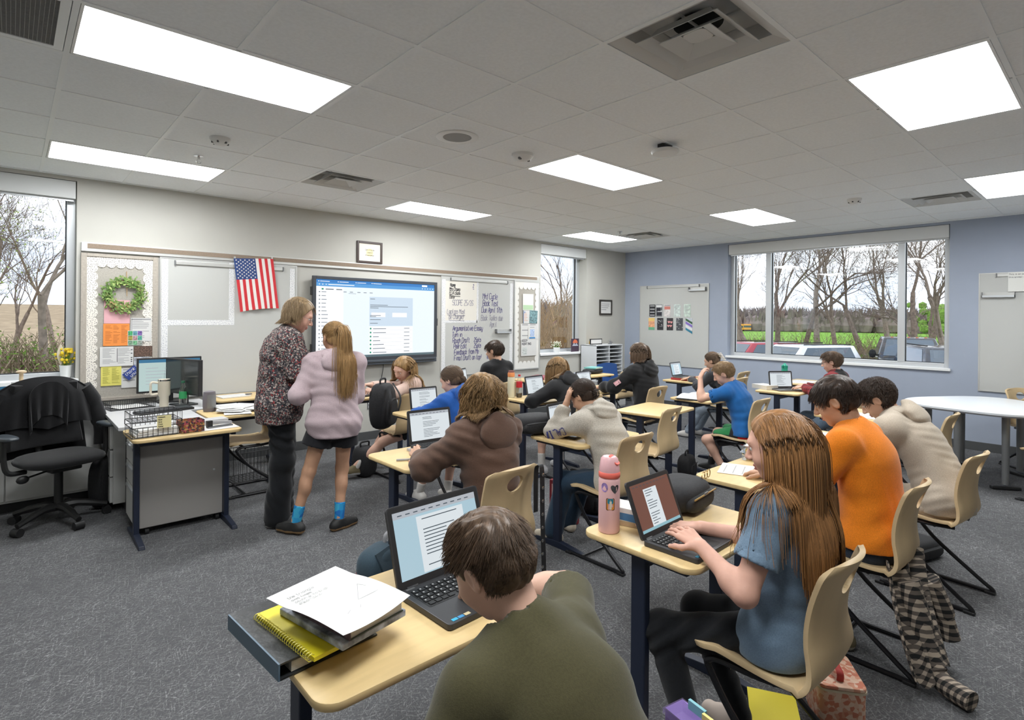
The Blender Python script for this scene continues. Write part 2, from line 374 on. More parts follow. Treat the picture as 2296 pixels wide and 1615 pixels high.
M_lens = mat('troffer_lens', (0.965, 0.99, 1.0), 0.5, emit=LAMP)
M_pan = mat('troffer_white_enamel', (0.85, 0.85, 0.85), 0.35)
LL = {(-2, 1): 'long lit ceiling troffer beside the air return grille', (-2, 5): 'lit ceiling troffer nearest the flag wall', (3, 1): 'lit ceiling troffer beside the ceiling strobe',
      (3, 5): 'lit ceiling troffer above the interactive display', (3, -3): 'lit ceiling troffer at the right, near the big air diffuser', (8, 1): 'lit ceiling troffer in front of the wide window',
      (8, 5): 'lit ceiling troffer above the mail sorter corner', (8, -3): 'lit ceiling troffer at the right edge above the blue wall', (-2, -3): 'lit ceiling troffer straight above the camera'}
def troffer():
    r = thing('ceiling_light', 'x', 'ceiling light', group='recessed ceiling troffers'); w, d = 2 * T, T; e = .014
    fr = MB()
    for a in ((e, w - e, e, e + .012), (e, w - e, d - e - .012, d - e), (e, e + .012, e, d - e), (w - e - .012, w - e, e, d - e)): fr.bb(*a, 0.001, .075)
    fr.build('frame', M_pan, r)
    pan = MB(); pan.bb(e, w - e, e, d - e, .075, .085); pan.build('pan', M_pan, r)
    y0, y1 = e + .02, d - e - .02
    def lens(u, v): return (e + .02 + u * (w - 2 * e - .04), y0 + v * (y1 - y0), .012 + .045 * (1 - abs(2 * v - 1) ** 2.2) + .012 * math.sin(math.pi * u) ** .3)
    l = MB().surf(lens, 10, 14).build('lens', M_lens, r, smooth=True)
    return r
tr0 = troffer()
for k, (i, j) in enumerate(lights):
    o = tr0 if k == 0 else dup(tr0)
    o.location = (gx(i), gy(j), HT); o['label'] = LL[(i, j)]

M_vent = mat('diffuser_enamel', (0.62, 0.62, 0.61), 0.35); M_dark = mat('duct_dark', (0.012, 0.012, 0.012), 0.9)
DL = ['large square air diffuser near the camera', 'square air diffuser above the flag and certificate', 'square air diffuser near the far corner', 'square air diffuser above the right part of the wide window']
def diffuser():
    r = thing('air_diffuser', 'x', 'air diffuser', group='ceiling air diffusers'); c = T / 2
    def ring(h0, z0, h1, z1, t=.004):
        mb = MB();
        for s in range(4):
            R = MX((c, c, 0), s * math.pi / 2)
            mb.add([(-h0, -h0, z0), (h0, -h0, z0), (h1, -h1, z1), (-h1, -h1, z1), (-h0, -h0, z0 + t), (h0, -h0, z0 + t), (h1, -h1, z1 + t), (-h1, -h1, z1 + t)], [(0, 1, 2, 3), (7, 6, 5, 4), (0, 4, 5, 1), (3, 2, 6, 7)], R)
        return mb
    ring(.29, .003, .235, .03).build('outer_frame', M_vent, r)
    ring(.235, .03, .225, .10).build('throat', M_vent, r)
    ring(.20, -.004, .15, .03).build('cone', M_vent, r, bevel=.0015); ring(.15, .03, .13, .06).build('cone', M_vent, r)
    ring(.125, -.006, .055, .030).build('cone', M_vent, r)
    mb = MB(); mb.prism(rrect(.112, .112, .03, cx=c, cy=c), .028, .032); mb.build('centre_plate', M_vent, r)
    mb = MB(); mb.lathe([(.11, .085), (.11, .0851)], (c, c, 0)); mb.build('duct_mouth', M_dark, r)
    for s in (0, 1): mb = MB(); mb.box((c, c, .07), (.42 if s else .01, .01 if s else .42, .008)); mb.build('spreader_bar', M_vent, r)
    MB().bb(.015, T - .015, .015, T - .015, .10, .105).build('back_plate', M_vent, r)
    return r
df0 = diffuser()
for k, (i, j) in enumerate(DIFF):
    o = df0 if k == 0 else dup(df0)
    o.location = (gx(i), gy(j), HT); o['label'] = DL[k]
rg = thing('return_grille', 'eggcrate air return grille in the ceiling at the upper left', 'air grille', (gx(-3), gy(1), HT))
mb = MB()
for a in ((.015, T - .015, .015, .05), (.015, T - .015, T - .05, T - .015), (.015, .05, .05, T - .05), (T - .05, T - .015, .05, T - .05)): mb.bb(*a, .0, .02)
mb.build('frame', M_tbar, rg)
mb = MB(); n = 34
for k in range(n + 1):
    p = .05 + (T - .1) * k / n; mb.bb(p - .0007, p + .0007, .05, T - .05, .004, .02); mb.bb(.05, T - .05, p - .0007, p + .0007, .004, .02)
mb.build('eggcrate_core', mat('eggcrate', (0.4, 0.4, 0.4), .5), rg)['kind'] = 'stuff'
MB().bb(.05, T - .05, .05, T - .05, .05, .052).build('dark_backing', M_dark, rg)

M_fit = mat('fitting_white_plastic', (0.78, 0.78, 0.77), .4); M_grill = mat('speaker_mesh', (0.42, 0.42, 0.41), .7, bump=(600, .6)); M_chrome = mat('polished_chrome', (0.7, 0.7, 0.7), .2, 1.0)
o = thing('ceiling_speaker', 'round flush ceiling speaker with a white rim', 'speaker', (2.33, 3.18, HT + .004))
MB().lathe([(.148, 0), (.15, -.004), (.14, -.008), (.10, -.006), (.10, 0)], n=40).build('rim', M_fit, o, smooth=True)
MB().lathe([(.10, -.003), (.06, -.008), (0.001, -.01)], n=40).build('mesh_grille', M_grill, o, smooth=True)
o = thing('alarm_strobe', 'white ceiling alarm strobe with two clear lamps', 'alarm', (2.95, 3.17, HT + .004))
MB().lathe([(.085, 0), (.085, -.02), (.06, -.045), (.02, -.055), (.001, -.056)], n=32).build('body', M_fit, o, smooth=True)
for s in (-1, 1): MB().ball((s * .045, -.02, -.038), (.02, .018, .016)).build('strobe_lamp', mat('strobe_glass', (0.15, 0.15, 0.16), .1), o, smooth=True)
for lab, p in (('white smoke detector with dark slots near the flag wall', (1.11, 4.38)), ('small white smoke detector in front of the blue wall', (6.55, 1.94))):
    o = thing('smoke_detector', lab, 'detector', (*p, HT + .004), group='smoke detectors')
    MB().lathe([(.068, 0), (.068, -.012), (.058, -.03), (.035, -.05), (.001, -.055)], n=28).build('body', M_fit, o, smooth=True)
    for s in range(6):
        a = s * math.pi / 3; MB().box((.048 * math.cos(a), .048 * math.sin(a), -.036), (.018, .012, .012), rz=a).build('slot', mat('slot_dark', (0.1, 0.1, 0.1), .7), o)
o = thing('access_point', 'white disc wireless access point on a dark bracket', 'access point', (3.54, 2.28, HT))
MB().bb(-.05, .05, -.03, .03, -.035, .004).build('bracket', M_gasket, o)
MB().lathe([(.02, -.035), (.098, -.038), (.1, -.046), (.09, -.062), (.001, -.068)], n=36).build('disc', M_fit, o, smooth=True)
for lab, p in (('chrome pendent sprinkler head by the flag wall troffer', (1.11, 4.99)), ('chrome pendent sprinkler head near the far corner', (6.62, 5.01))):
    o = thing('sprinkler_head', lab, 'sprinkler', (*p, HT + .004), group='pendent sprinklers')
    MB().lathe([(.036, 0), (.036, -.004), (.02, -.008), (.001, -.008)], n=20).build('escutcheon', M_chrome, o, smooth=True)
    mb = MB(); mb.cyl((0, 0, -.005), (0, 0, -.03), .009, 10); mb.tube([(.006, 0, -.028), (.019, 0, -.04), (.012, 0, -.058), (0, 0, -.064)], .003, 6); mb.tube([(-.006, 0, -.028), (-.019, 0, -.04), (-.012, 0, -.058), (0, 0, -.064)], .003, 6); mb.build('yoke', M_chrome, o, smooth=True)
    MB().lathe([(.018, -.066), (.02, -.068), (.001, -.070)], n=16).build('deflector', M_chrome, o)
GZ = -1.05
def ground_mat():
    m = bpy.data.materials.new('spring_field'); m.use_nodes = True; t = m.node_tree; b = t.nodes['Principled BSDF']; N, L = t.nodes.new, t.links.new
    co = N('ShaderNodeTexCoord'); n1 = N('ShaderNodeTexNoise'); n1.inputs['Scale'].default_value = .12; n1.inputs['Detail'].default_value = 8
    n2 = N('ShaderNodeTexNoise'); n2.inputs['Scale'].default_value = 6; n2.inputs['Detail'].default_value = 5
    r = N('ShaderNodeValToRGB'); e = r.color_ramp.elements
    e[0].position = .38; e[0].color = (0.13, 0.22, 0.045, 1); e[1].position = .62; e[1].color = (0.30, 0.27, 0.12, 1)
    mx = N('ShaderNodeMix'); mx.data_type = 'RGBA'; mx.blend_type = 'MULTIPLY'; mx.inputs['Factor'].default_value = .6
    L(co.outputs['Object'], n1.inputs['Vector']); L(co.outputs['Object'], n2.inputs['Vector']); L(n1.outputs['Fac'], r.inputs[0]); L(r.outputs[0], mx.inputs['A']); L(n2.outputs['Color'], mx.inputs['B'])
    L(mx.outputs['Result'], b.inputs['Base Color']); b.inputs['Roughness'].default_value = 1; b.inputs['Specular IOR Level'].default_value = 0; return m
struct(MB().bb(-150, 260, -150, 260, GZ - .5, GZ).build('ground', ground_mat()))
struct(MB().bb(XL - .28, XB + .28, YB - .28, YA + .28, GZ, -.08).build('wall_foundation', M_slab))
M_asph = mat('asphalt', (0.16, 0.16, 0.17), .9, noise=(40, .2))
struct(MB().bb(XB + 4, XB + 17.5, -20, 14, GZ, GZ + .03).build('pavement_car_park', M_asph))
M_field = mat('bright_green_field', (0.20, 0.36, 0.07), 1, noise=(.8, .2), spec=0)
struct(MB().bb(60, 190, -60, 60, GZ, GZ + .12).build('field_green', M_field))
M_till = mat('tilled_brown_field', (0.36, 0.28, 0.19), 1, noise=(1.2, .25), spec=0)
o = MB().add([(-80, 22, GZ), (50, 22, GZ), (50, 110, 2.9), (-80, 110, 2.9), (-80, 22, GZ - .3), (50, 22, GZ - .3), (50, 110, 2.4), (-80, 110, 2.4)], [(0, 1, 2, 3), (7, 6, 5, 4), (0, 4, 5, 1), (2, 6, 7, 3), (1, 5, 6, 2), (0, 3, 7, 4)]).build('field_tilled', M_till); struct(o)

M_bark = mat('grey_brown_bark', (0.20, 0.155, 0.125), .95, noise=(8, .35), spec=.1)
M_bark2 = mat('pale_bark', (0.27, 0.22, 0.18), .95, noise=(8, .3), spec=.1)
M_bud = mat('spring_buds', (0.34, 0.40, 0.12), .9, noise=(5, .3), spec=.1)
M_bush = mat('green_bush_leaves', (0.16, 0.27, 0.05), .9, noise=(5, .4), spec=.1)
def make_tree(name, label, loc, H, seed, lean=0, spread=.55, bark=None, buds=0, levels=6, r0=None, low=.22, mult=1):
    rnd = random.Random(seed); bark = bark or M_bark; segs = ([], []); tips = []
    def grow(p, d, L, r, lv):
        n = 3 if lv > 2 else 5; pts = [np.array(p)]; rad = [r]
        for k in range(n):
            d = d + np.array([rnd.gauss(0, .11), rnd.gauss(0, .11), rnd.gauss(0, .06) + (.035 if lv < 4 else -.01)]); d /= np.linalg.norm(d)
            pts.append(pts[-1] + d * L / n); rad.append(r * (1 - .42 * (k + 1) / n))
        segs[0 if lv <= 2 else 1].append((pts, rad, 6 if lv <= 1 else (4 if lv <= 3 else 3)))
        if lv >= levels: tips.append(pts[-1]); return
        nb = (2 if lv == 0 else rnd.choice((2, 3, 3, 4))) + (mult if lv in (1, 2) else 0)
        for k in range(nb):
            t = rnd.uniform(low if lv == 0 else .25, 1) if k else 1.0
            i = min(n - 1, int(t * n)); f = t * n - i; q = pts[i] * (1 - f) + pts[i + 1] * f
            a = rnd.uniform(0, 2 * math.pi); s = spread * rnd.uniform(.6, 1.35)
            u = np.cross(d, (0, 0, 1)) if abs(d[2]) < .95 else np.array([1., 0, 0]); u /= np.linalg.norm(u); w = np.cross(d, u)
            nd = d * math.cos(s) + (u * math.cos(a) + w * math.sin(a)) * math.sin(s); nd[2] += .12; nd /= np.linalg.norm(nd)
            grow(q, nd, L * rnd.uniform(.58, .8), max(rad[i] * rnd.uniform(.5, .7), .0055), lv + 1)
    th = thing(name, label, 'tree', loc, group='bare spring trees outside the windows')
    r = r0 or H * .0155
    stems = rnd.choice((1, 2)) if lean is None else 1
    for _ in range(stems): grow((0, 0, -.1), np.array([rnd.gauss(0, .12), rnd.gauss(0, .12), 1.]), H * .36, r, 0)
    for nm, ss in (('trunk', segs[0]), ('twigs', segs[1])):
        mb = MB()
        for pts, rad, n in ss: mb.tube(pts, rad, n, cap=False)
        ob = mb.build(nm, bark, th)
        if nm == 'twigs': ob['kind'] = 'stuff'
    if buds:
        mb = MB()
        for p in tips:
            if rnd.random() > buds: continue
            for _ in range(3):
                q = p + np.array([rnd.gauss(0, .12) for _ in range(3)]); a = np.array([rnd.gauss(0, 1) for _ in range(3)]); b2 = np.array([rnd.gauss(0, 1) for _ in range(3)])
                a *= .05 / np.linalg.norm(a); b2 *= .05 / np.linalg.norm(b2); mb.add([q, q + a, q + b2], [(0, 1, 2)])
        mb.build('buds', M_bud, th)['kind'] = 'stuff'
    return th
def dirp(px, d, z=GZ):            # a spot d metres out along the sight line through picture column px
    r = (px - 1148) / 1248.8; x = .6695 + .7428 * r; y = .7428 - .6695 * r; return (x * d, y * d, z)
TR = [('bare tree with a bent trunk behind the red car', 1695, 30, 10.5, 3, .5, 0), ('bare twin-stemmed tree between red and white cars', 1745, 33, 12, 11, .45, 0),
      ('leaning bare tree behind the white car', 1790, 29, 10, 5, .6, 0), ('tall bare tree with upright fanned limbs in the middle pane', 1834, 34, 13.5, 21, .5, .5),
      ('broad tangled tree left of the black pickup', 1955, 27, 10.5, 8, .75, .25), ('dark thick-trunked tree behind the black pickup', 2040, 30, 12, 14, .72, 0),
      ('slender bare tree at the right edge of the wide window', 2125, 26, 11, 31, .5, .1), ('small bare tree far beyond the red car', 1660, 46, 11, 41, .5, 0),
      ('big bare tree with budding crown outside the left window', 30, 13, 9, 17, .5, .35), ('bare forked tree outside the left window beside the jamb', 100, 14, 9, 71, .45, .3),
      ('thin bare tree outside the left window, far left', -20, 18, 10, 29, .5, .2), ('bare tree with round crown outside the narrow window', 1262, 42, 12, 37, .5, 0),
      ('slim bare tree just left of the first mullion', 1668, 38, 12, 51, .45, 0), ('bare sapling right of the first mullion', 1728, 27, 9, 53, .45, 0), ('bare tree with wide crown in the middle of the wide window', 1870, 44, 13, 57, .6, .2),
      ('bare tree with drooping limbs beside the second mullion', 2005, 36, 12, 59, .65, .2), ('bare tree showing above the dark grey car', 2085, 40, 13, 61, .6, 0), ('small bare tree at the lower left of the left window', 5, 22, 8, 67, .55, .3), ('bare tree far out behind the left window trees', 130, 28, 10, 73, .5, .2),
      ('reddish bare tree behind the narrow window jamb', 1232, 52, 12, 43, .5, 0)]
for k, (lab, px, d, H, sd, sp, bd) in enumerate(TR):
    make_tree('tree', lab, dirp(px, d), H, sd, spread=sp, buds=bd, bark=M_bark if k % 3 else M_bark2, levels=7 if k in (3, 8, 9, 10) else (6 if k not in (7, 11, 12) else 5), mult=2 if k in (4, 5) else 1)
def thicket(name, label, centres, m, seed, n=260, h=2.2, w=2.0, leaf=0):
    rnd = random.Random(seed); mb = MB(); mb2 = MB()
    for c in centres:
        for _ in range(n):
            x, y = c[0] + rnd.gauss(0, w), c[1] + rnd.gauss(0, w); a = rnd.uniform(0, 6.28); hh = h * rnd.uniform(.4, 1.1); l = hh * rnd.uniform(.2, .7)
            p1 = np.array([x + l * .4 * math.cos(a), y + l * .4 * math.sin(a), c[2] + hh * .6]); p2 = np.array([x + l * math.cos(a), y + l * math.sin(a), c[2] + hh])
            mb.tube([(x, y, c[2]), p1, p2], [.02, .014, .004], 3, cap=False)
            for _ in range(leaf):
                q = p1 + (p2 - p1) * rnd.random() + np.array([rnd.gauss(0, .15) for _ in range(3)]); u = np.array([rnd.gauss(0, .045) for _ in range(3)]); v = np.array([rnd.gauss(0, .045) for _ in range(3)]); mb2.add([q, q + u, q + v], [(0, 1, 2)])
    o = tag(mb.build(name, m), label, 'undergrowth', kind='stuff')
    if leaf: tag(mb2.build('leaves', M_bush, o), kind='stuff')
M_brush = mat('dry_brush', (0.25, 0.19, 0.13), .95, noise=(2, .3), spec=0)
thicket('thicket', 'tangled brushwood with green leaves below the left window trees', [dirp(p, d) for p, d in ((-40, 13), (10, 14), (60, 12.5), (100, 13.5), (140, 15), (175, 17))], M_brush, 1, 200, 2.0, 1.0, leaf=3)
thicket('brushwood', 'dry brush and saplings beyond the car park', [dirp(p, d) for p, d in ((1680, 34), (1760, 31), (1860, 32), (1930, 27), (1975, 25), (2070, 32), (2110, 34))], M_brush, 2, 130, 1.9, 1.7, leaf=2)
thicket('winter_thicket', 'orange-brown winter thicket below the narrow window', [dirp(p, d) for p, d in ((1215, 26), (1245, 30), (1280, 34))], mat('orange_brush', (0.34, 0.22, 0.11), .95, noise=(2, .3), spec=0), 3, 330, 4.2, 2.0)
def treeline(name, label, a, b, h, m, seed, n=900):
    rnd = random.Random(seed); mb = MB(); a = np.array(a); b = np.array(b)
    for _ in range(n):
        p = a + (b - a) * rnd.random() + np.array([rnd.uniform(-4, 4), rnd.uniform(-4, 4), 0]); hh = h * rnd.uniform(.5, 1); w = hh * .35
        for _ in range(9):
            an = rnd.uniform(0, 6.28); q = p + np.array([w * math.cos(an), w * math.sin(an), hh * rnd.uniform(.7, 1)]); s = .28 + hh * .02
            mb.add([p + np.array([-s, s, 0]), p + np.array([s, -s, 0]), q], [(0, 1, 2)])
        mb.ball(tuple(p + np.array([0, 0, hh * .3])), (w * .7, w * .7, hh * .33), 8)
    tag(mb.build(name, m), label, 'woodland', kind='stuff')
M_far = mat('far_winter_wood', (0.24, 0.19, 0.175), 1, noise=(.6, .3), spec=0)
treeline('treeline', 'distant line of bare grey-brown woodland beyond the green field', dirp(1560, 125), dirp(2230, 105), 6, M_far, 4, 800)
treeline('woodland', 'distant woodland seen through the narrow window', dirp(1130, 90), dirp(1360, 90), 6, M_far, 6, 300)
mb = MB(); rnd = random.Random(9)
mb.ball(dirp(2112, 85, 2.2), 2.0, 10)
for _ in range(60): c = dirp(2112, 85, 2.0); mb.ball((c[0] + rnd.gauss(0, 1.3), c[1] + rnd.gauss(0, 1.3), rnd.uniform(.3, 4)), rnd.uniform(.4, .8), 6)
tag(mb.build('green_tree', M_bush), 'fresh green round tree far off at the right of the wide window', 'tree')

M_cglass = mat('car_glass', (0.05, 0.08, 0.11), .05, spec=.9); M_tyre = mat('tyre_rubber', (0.02, 0.02, 0.02), .9); M_hub = mat('wheel_hub', (.4, .4, .42), .3, .9); M_lampg = mat('headlamp_glass', (.75, .77, .8), .1)
def car(name, label, loc, rz, col, kind='suv', L=4.6, W=1.85, H=1.68):
    """nose towards local -y"""
    r = thing(name, label, 'car', loc, rz); m = mat('car_paint_' + name + col.strip('#'), col, .25, .2, coat=.6); w = W / 2
    belt = H * .58; hood = H * .60 if kind != 'pickup' else H * .66
    yn, yt = -L / 2, L / 2
    def section(pts, hw, hw2):           # side profile extruded, narrower at the top rows
        mb = MB(); n = len(pts); vs = [( (hw if z < belt * 1.02 else hw2) * s, y, z) for s in (-1, 1) for y, z in pts]
        fs = [tuple(range(n)), tuple(range(2 * n - 1, n - 1, -1))] + [(i, n + i, n + (i + 1) % n, (i + 1) % n) for i in range(n)]
        return mb.add(vs, fs)
    body = [(yn, .32), (yn, hood * .72), (yn + .12, hood * .93), (yn + 1.15, hood), (yt - .5, belt + .02), (yt - .06, belt - .02), (yt, .55), (yt - .05, .32)]
    bo = section(body, w, w * .97).build('body', m, r, bevel=.05, seg=2, smooth=True)
    c0, c1 = yn + 1.05, (yt - .15 if kind == 'suv' else (yt - 2.0 if kind == 'pickup' else yt - .75))
    r0_, r1_ = c0 + .75, c1 - (.35 if kind != 'sedan' else .7)
    cab = MB(); hw, ht = w * .95, w * .74; zb = hood - .03
    cv = [(-hw, c0, zb), (hw, c0, zb), (hw, c1, zb), (-hw, c1, zb), (-ht, r0_, H), (ht, r0_, H), (ht, r1_, H), (-ht, r1_, H)]
    cab.add(cv, [(0, 1, 5, 4), (1, 2, 6, 5), (2, 3, 7, 6), (3, 0, 4, 7), (4, 5, 6, 7), (3, 2, 1, 0)]); cab.build('cabin', m, r, bevel=.05, smooth=True)
    cv = np.array(cv)
    def glass(nm, ids, s0=.07, up=.9, dn=.1):
        a, b_, c_, d_ = [cv[k] for k in ids]; mid = (a + b_ + c_ + d_) / 4; n = np.cross(b_ - a, d_ - a); n /= np.linalg.norm(n); body_c = np.array([0, (c0 + c1) / 2, (zb + H) / 2])
        if n @ (mid - body_c) < 0: n = -n
        lerp = lambda p, q, t: p + (q - p) * t
        A, B_ = lerp(a, d_, dn), lerp(b_, c_, dn); D, C_ = lerp(a, d_, up), lerp(b_, c_, up)
        q = [lerp(A, B_, s0), lerp(B_, A, s0), lerp(C_, D, s0), lerp(D, C_, s0)]; mb = MB(); mb.add([p + n * .012 for p in q] + [p - n * .03 for p in q], [(0, 1, 2, 3), (7, 6, 5, 4), (0, 4, 5, 1), (1, 5, 6, 2), (2, 6, 7, 3), (3, 7, 4, 0)]); mb.build(nm, M_cglass, r)
    glass('windscreen', (0, 1, 5, 4)); glass('rear_window', (3, 2, 6, 7)); glass('side_window', (0, 3, 7, 4), .1); glass('side_window', (1, 2, 6, 5), .1)
    if kind == 'pickup':
        MB().bb(-w * .9, w * .9, c1 + .1, yt - .1, belt, belt + .02).build('bed_floor', M_tyre, r)
    for sx in (-1, 1):
        for y in (yn + .85, yt - .9):
            wh = MB().cyl((sx * (w - .2), y, .34), (sx * (w + .01), y, .34), .34, 20).build('wheel', M_tyre, r, smooth=True); MB().cyl((sx * (w - .02), y, .34), (sx * (w + .02), y, .34), .2, 12).build('hub', M_hub, wh)
        MB().bb(sx * w * .62 - .2, sx * w * .62 + .2, yn - .02, yn + .1, hood * .66, hood * .84).build('headlamp', M_lampg, r, bevel=.02)
        mb = MB(); mb.ball((sx * (w + .1), c0 + .35, zb + .12), (.12, .07, .09 if kind != 'pickup' else .16), 8); mb.bb(min(sx * (w - .1), sx * (w + .06)), max(sx * (w - .1), sx * (w + .06)), c0 + .32, c0 + .38, zb + .05, zb + .1); mb.build('wing_mirror', m if kind != 'pickup' else M_tyre, r)
    mb = MB(); mb.bb(-w * .42, w * .42, yn - .015, yn + .05, hood * .55, hood * .85); mb.build('grille', M_tyre, r)
    if kind == 'pickup':
        for k in range(3): MB().bb(-w * .6, w * .6, yn - .03, yn, hood * (.56 + .11 * k), hood * (.60 + .11 * k)).build('grille_bar', M_chrome, r)
        for k in range(5): MB().ball((-.5 + .25 * k, r0_ + .12, H + .01), (.05, .03, .02), 6).build('roof_lamp', mat('amber_lamp', (.6, .15, .05), .3), r)
    MB().bb(-w * .9, w * .9, yn - .06, yn + .1, .3, .5).build('bumper', M_chrome if kind == 'pickup' else m, r, bevel=.03)
    if kind == 'suv':
        for s in (-1, 1): MB().tube([(s * ht * .9, r0_ + .1, H + .04), (s * ht * .9, r1_ - .1, H + .04)], .02, 6).build('roof_rail', M_tyre, r)
    return r
car('red_car', 'red estate car parked outside the left pane of the wide window', dirp(1685, 22.5, GZ + .03), math.radians(-115), '#a02334', 'suv')
car('white_car', 'white car parked beside the red one outside the wide window', dirp(1792, 20.3, GZ + .03), math.radians(-115), '#e4e6e8', 'suv')
car('pickup_truck', 'black pickup truck with chrome grille facing the wide window', dirp(2030, 21, GZ + .03), math.radians(-72), '#14161c', 'pickup', 5.8, 2.05, 1.98)
car('dark_suv', 'dark grey car parked in front of the pickup at the right of the wide window', dirp(2122, 17.0, GZ + .03), math.radians(-62), '#2a2c33', 'suv', 4.7, 1.9, 1.80)
for k in range(3):
    p = dirp(1652 + 19 * k, 112 + 4 * k, GZ); b = thing('school_bus', 'tiny yellow school bus far across the field, %s of three' % ('first', 'second', 'third')[k], 'bus', p, math.radians(-38))
    MB().bb(-.85, .85, -.8, .8, .4, 1.6).build('body', mat('bus_yellow', (.75, .33, .03), .5), b, bevel=.1); MB().bb(-.8, .8, -.82, .82, .9, 1.3).build('window_band', M_cglass, b)
M_maple = mat('maple_laminate', (0.68, 0.50, 0.245), .42, noise=(7, .06), stretch=(1, 6, 1))
M_medge = mat('desk_edge_band', (0.62, 0.47, 0.30), .45)
M_navy = mat('navy_powdercoat', (0.012, 0.018, 0.038), .45)
M_tube = mat('black_tube', (0.012, 0.012, 0.014), .3, .3)
M_shell = mat('tan_shell', (0.54, 0.40, 0.225), .5, noise=(2.2, .10), bump=(90, .05), stretch=(4, 1, 1))
M_black = mat('matt_black_plastic', (0.015, 0.015, 0.016), .5)

def desk(label, x, y, rz=0, w=.69, d=.50, h=.74, group='student desks'):
    """(x, y) = centre of the top; user side is local -y"""
    r = thing('student_desk', label, 'desk', (x, y, 0), rz, group)
    if not desk.me:
        W, D_, H = .69, .50, .74; me = desk.me
        me['top'] = MB().prism(rrect(W, D_, .055, 6), H - .022, H).mesh('top', M_maple, bevel=.005, seg=2, smooth=True)
        me['post'] = MB().box((0, 0, (H - .022 + .02) / 2 + .01), (.034, .062, H - .05)).mesh('post', M_navy, bevel=.004)
        f = MB(); f.add([(-.02, -.25, 0), (.02, -.25, 0), (.02, .25, 0), (-.02, .25, 0), (-.018, -.24, .025), (.018, -.24, .025), (.02, .24, .025), (-.02, .24, .025), (-.02, -.04, .045), (.02, -.04, .045), (.02, .04, .045), (-.02, .04, .045)],
              [(3, 2, 1, 0), (0, 1, 5, 4), (2, 3, 7, 6), (4, 5, 9, 8), (8, 9, 10, 11), (11, 10, 6, 7), (0, 4, 8, 11, 7, 3), (1, 2, 6, 10, 9, 5)]); me['foot'] = f.mesh('foot', M_navy, bevel=.004)
        me['beam'] = MB().box((0, 0, H - .062), (W - .13, .03, .05)).mesh('beam', M_navy, bevel=.003)
        me['bracket'] = MB().box((0, 0, H - .034), (.03, .40, .022)).mesh('bracket', M_navy)
        me['glide'] = MB().lathe([(.018, 0), (.018, .006), (.001, .006)], n=10).mesh('glide', M_black)
    for s in (-1, 1):
        for nm, lx in (('post', s * .29), ('foot', s * .29), ('bracket', s * .29)):
            o = bpy.data.objects.new(nm, desk.me[nm]); COL.objects.link(o); o.parent = r; o.location = (lx, 0, 0 if nm != 'foot' else .0)
    for nm in ('top', 'beam'):
        o = bpy.data.objects.new(nm, desk.me[nm]); COL.objects.link(o); o.parent = r
    return r
desk.me = {}

def shell_mesh():
    prof = catmull([(.215, .437), (.20, .452), (.13, .449), (.03, .437), (-.07, .435), (-.14, .447), (-.182, .485), (-.193, .55), (-.188, .63), (-.198, .71), (-.222, .79), (-.247, .845)], 4)
    L = np.r_[0, np.cumsum(np.linalg.norm(np.diff(prof, axis=0), axis=1))]; L /= L[-1]; m = len(prof)
    def hw(t):
        w = .205 - .012 * math.sin(math.pi * min(1, t / .45)) if t < .45 else .205 - .035 * math.sin(math.pi * (t - .45) / .75)
        for a, b in ((0, .075), (1, .06)):
            e = abs(t - a)
            if e < b: w *= .74 + .26 * math.sqrt(max(0, 1 - (1 - e / b) ** 2))
        return w
    def fn(u, v):
        t = v; y = np.interp(t, L, prof[:, 0]); z = np.interp(t, L, prof[:, 1]); s = 2 * u - 1; x = hw(t) * s
        if t > .45: y += .035 * s * s * min(1, (t - .45) / .2)          # back wraps forward
        else: z += .016 * s * s * min(1, t / .1) * (1 if t > .12 else t / .12)
        return (x, y, z)
    mb = MB(); mb.surf(fn, 16, 44, .017)
    me = mb.mesh('shell', M_shell); ob = bpy.data.objects.new('shell_tmp', me); COL.objects.link(ob)
    c = MB(); c.lathe([(.052, -.1), (.052, .1)], n=28, sx=1, sy=.72, M=MX((0, -.205, .765), 0, math.radians(75))); co = bpy.data.objects.new('cut_tmp', c.mesh('cut')); COL.objects.link(co)
    bm = bmesh.new(); bm.from_mesh(me); bmesh.ops.recalc_face_normals(bm, faces=bm.faces); bm.to_mesh(me); bm.free()
    bm = bmesh.new(); bm.from_mesh(co.data); bmesh.ops.recalc_face_normals(bm, faces=bm.faces); bm.to_mesh(co.data); bm.free()
    md = ob.modifiers.new('b', 'BOOLEAN'); md.object = co; md.operation = 'DIFFERENCE'; md.solver = 'EXACT'
    dg = bpy.context.evaluated_depsgraph_get(); out = bpy.data.meshes.new_from_object(ob.evaluated_get(dg)); out.name = 'shell'
    bpy.data.objects.remove(ob); bpy.data.objects.remove(co)
    bm = bmesh.new(); bm.from_mesh(out)
    eds = [e for e in bm.edges if len(e.link_faces) == 2 and e.calc_face_angle(0) > 1.1]
    bmesh.ops.bevel(bm, geom=eds, offset=.005, segments=2, affect='EDGES', profile=.5, clamp_overlap=True)
    for f in bm.faces: f.smooth = True
    for e in bm.edges:
        if len(e.link_faces) == 2 and e.calc_face_angle(0) > .9: e.smooth = False
    bm.to_mesh(out); bm.free(); return out
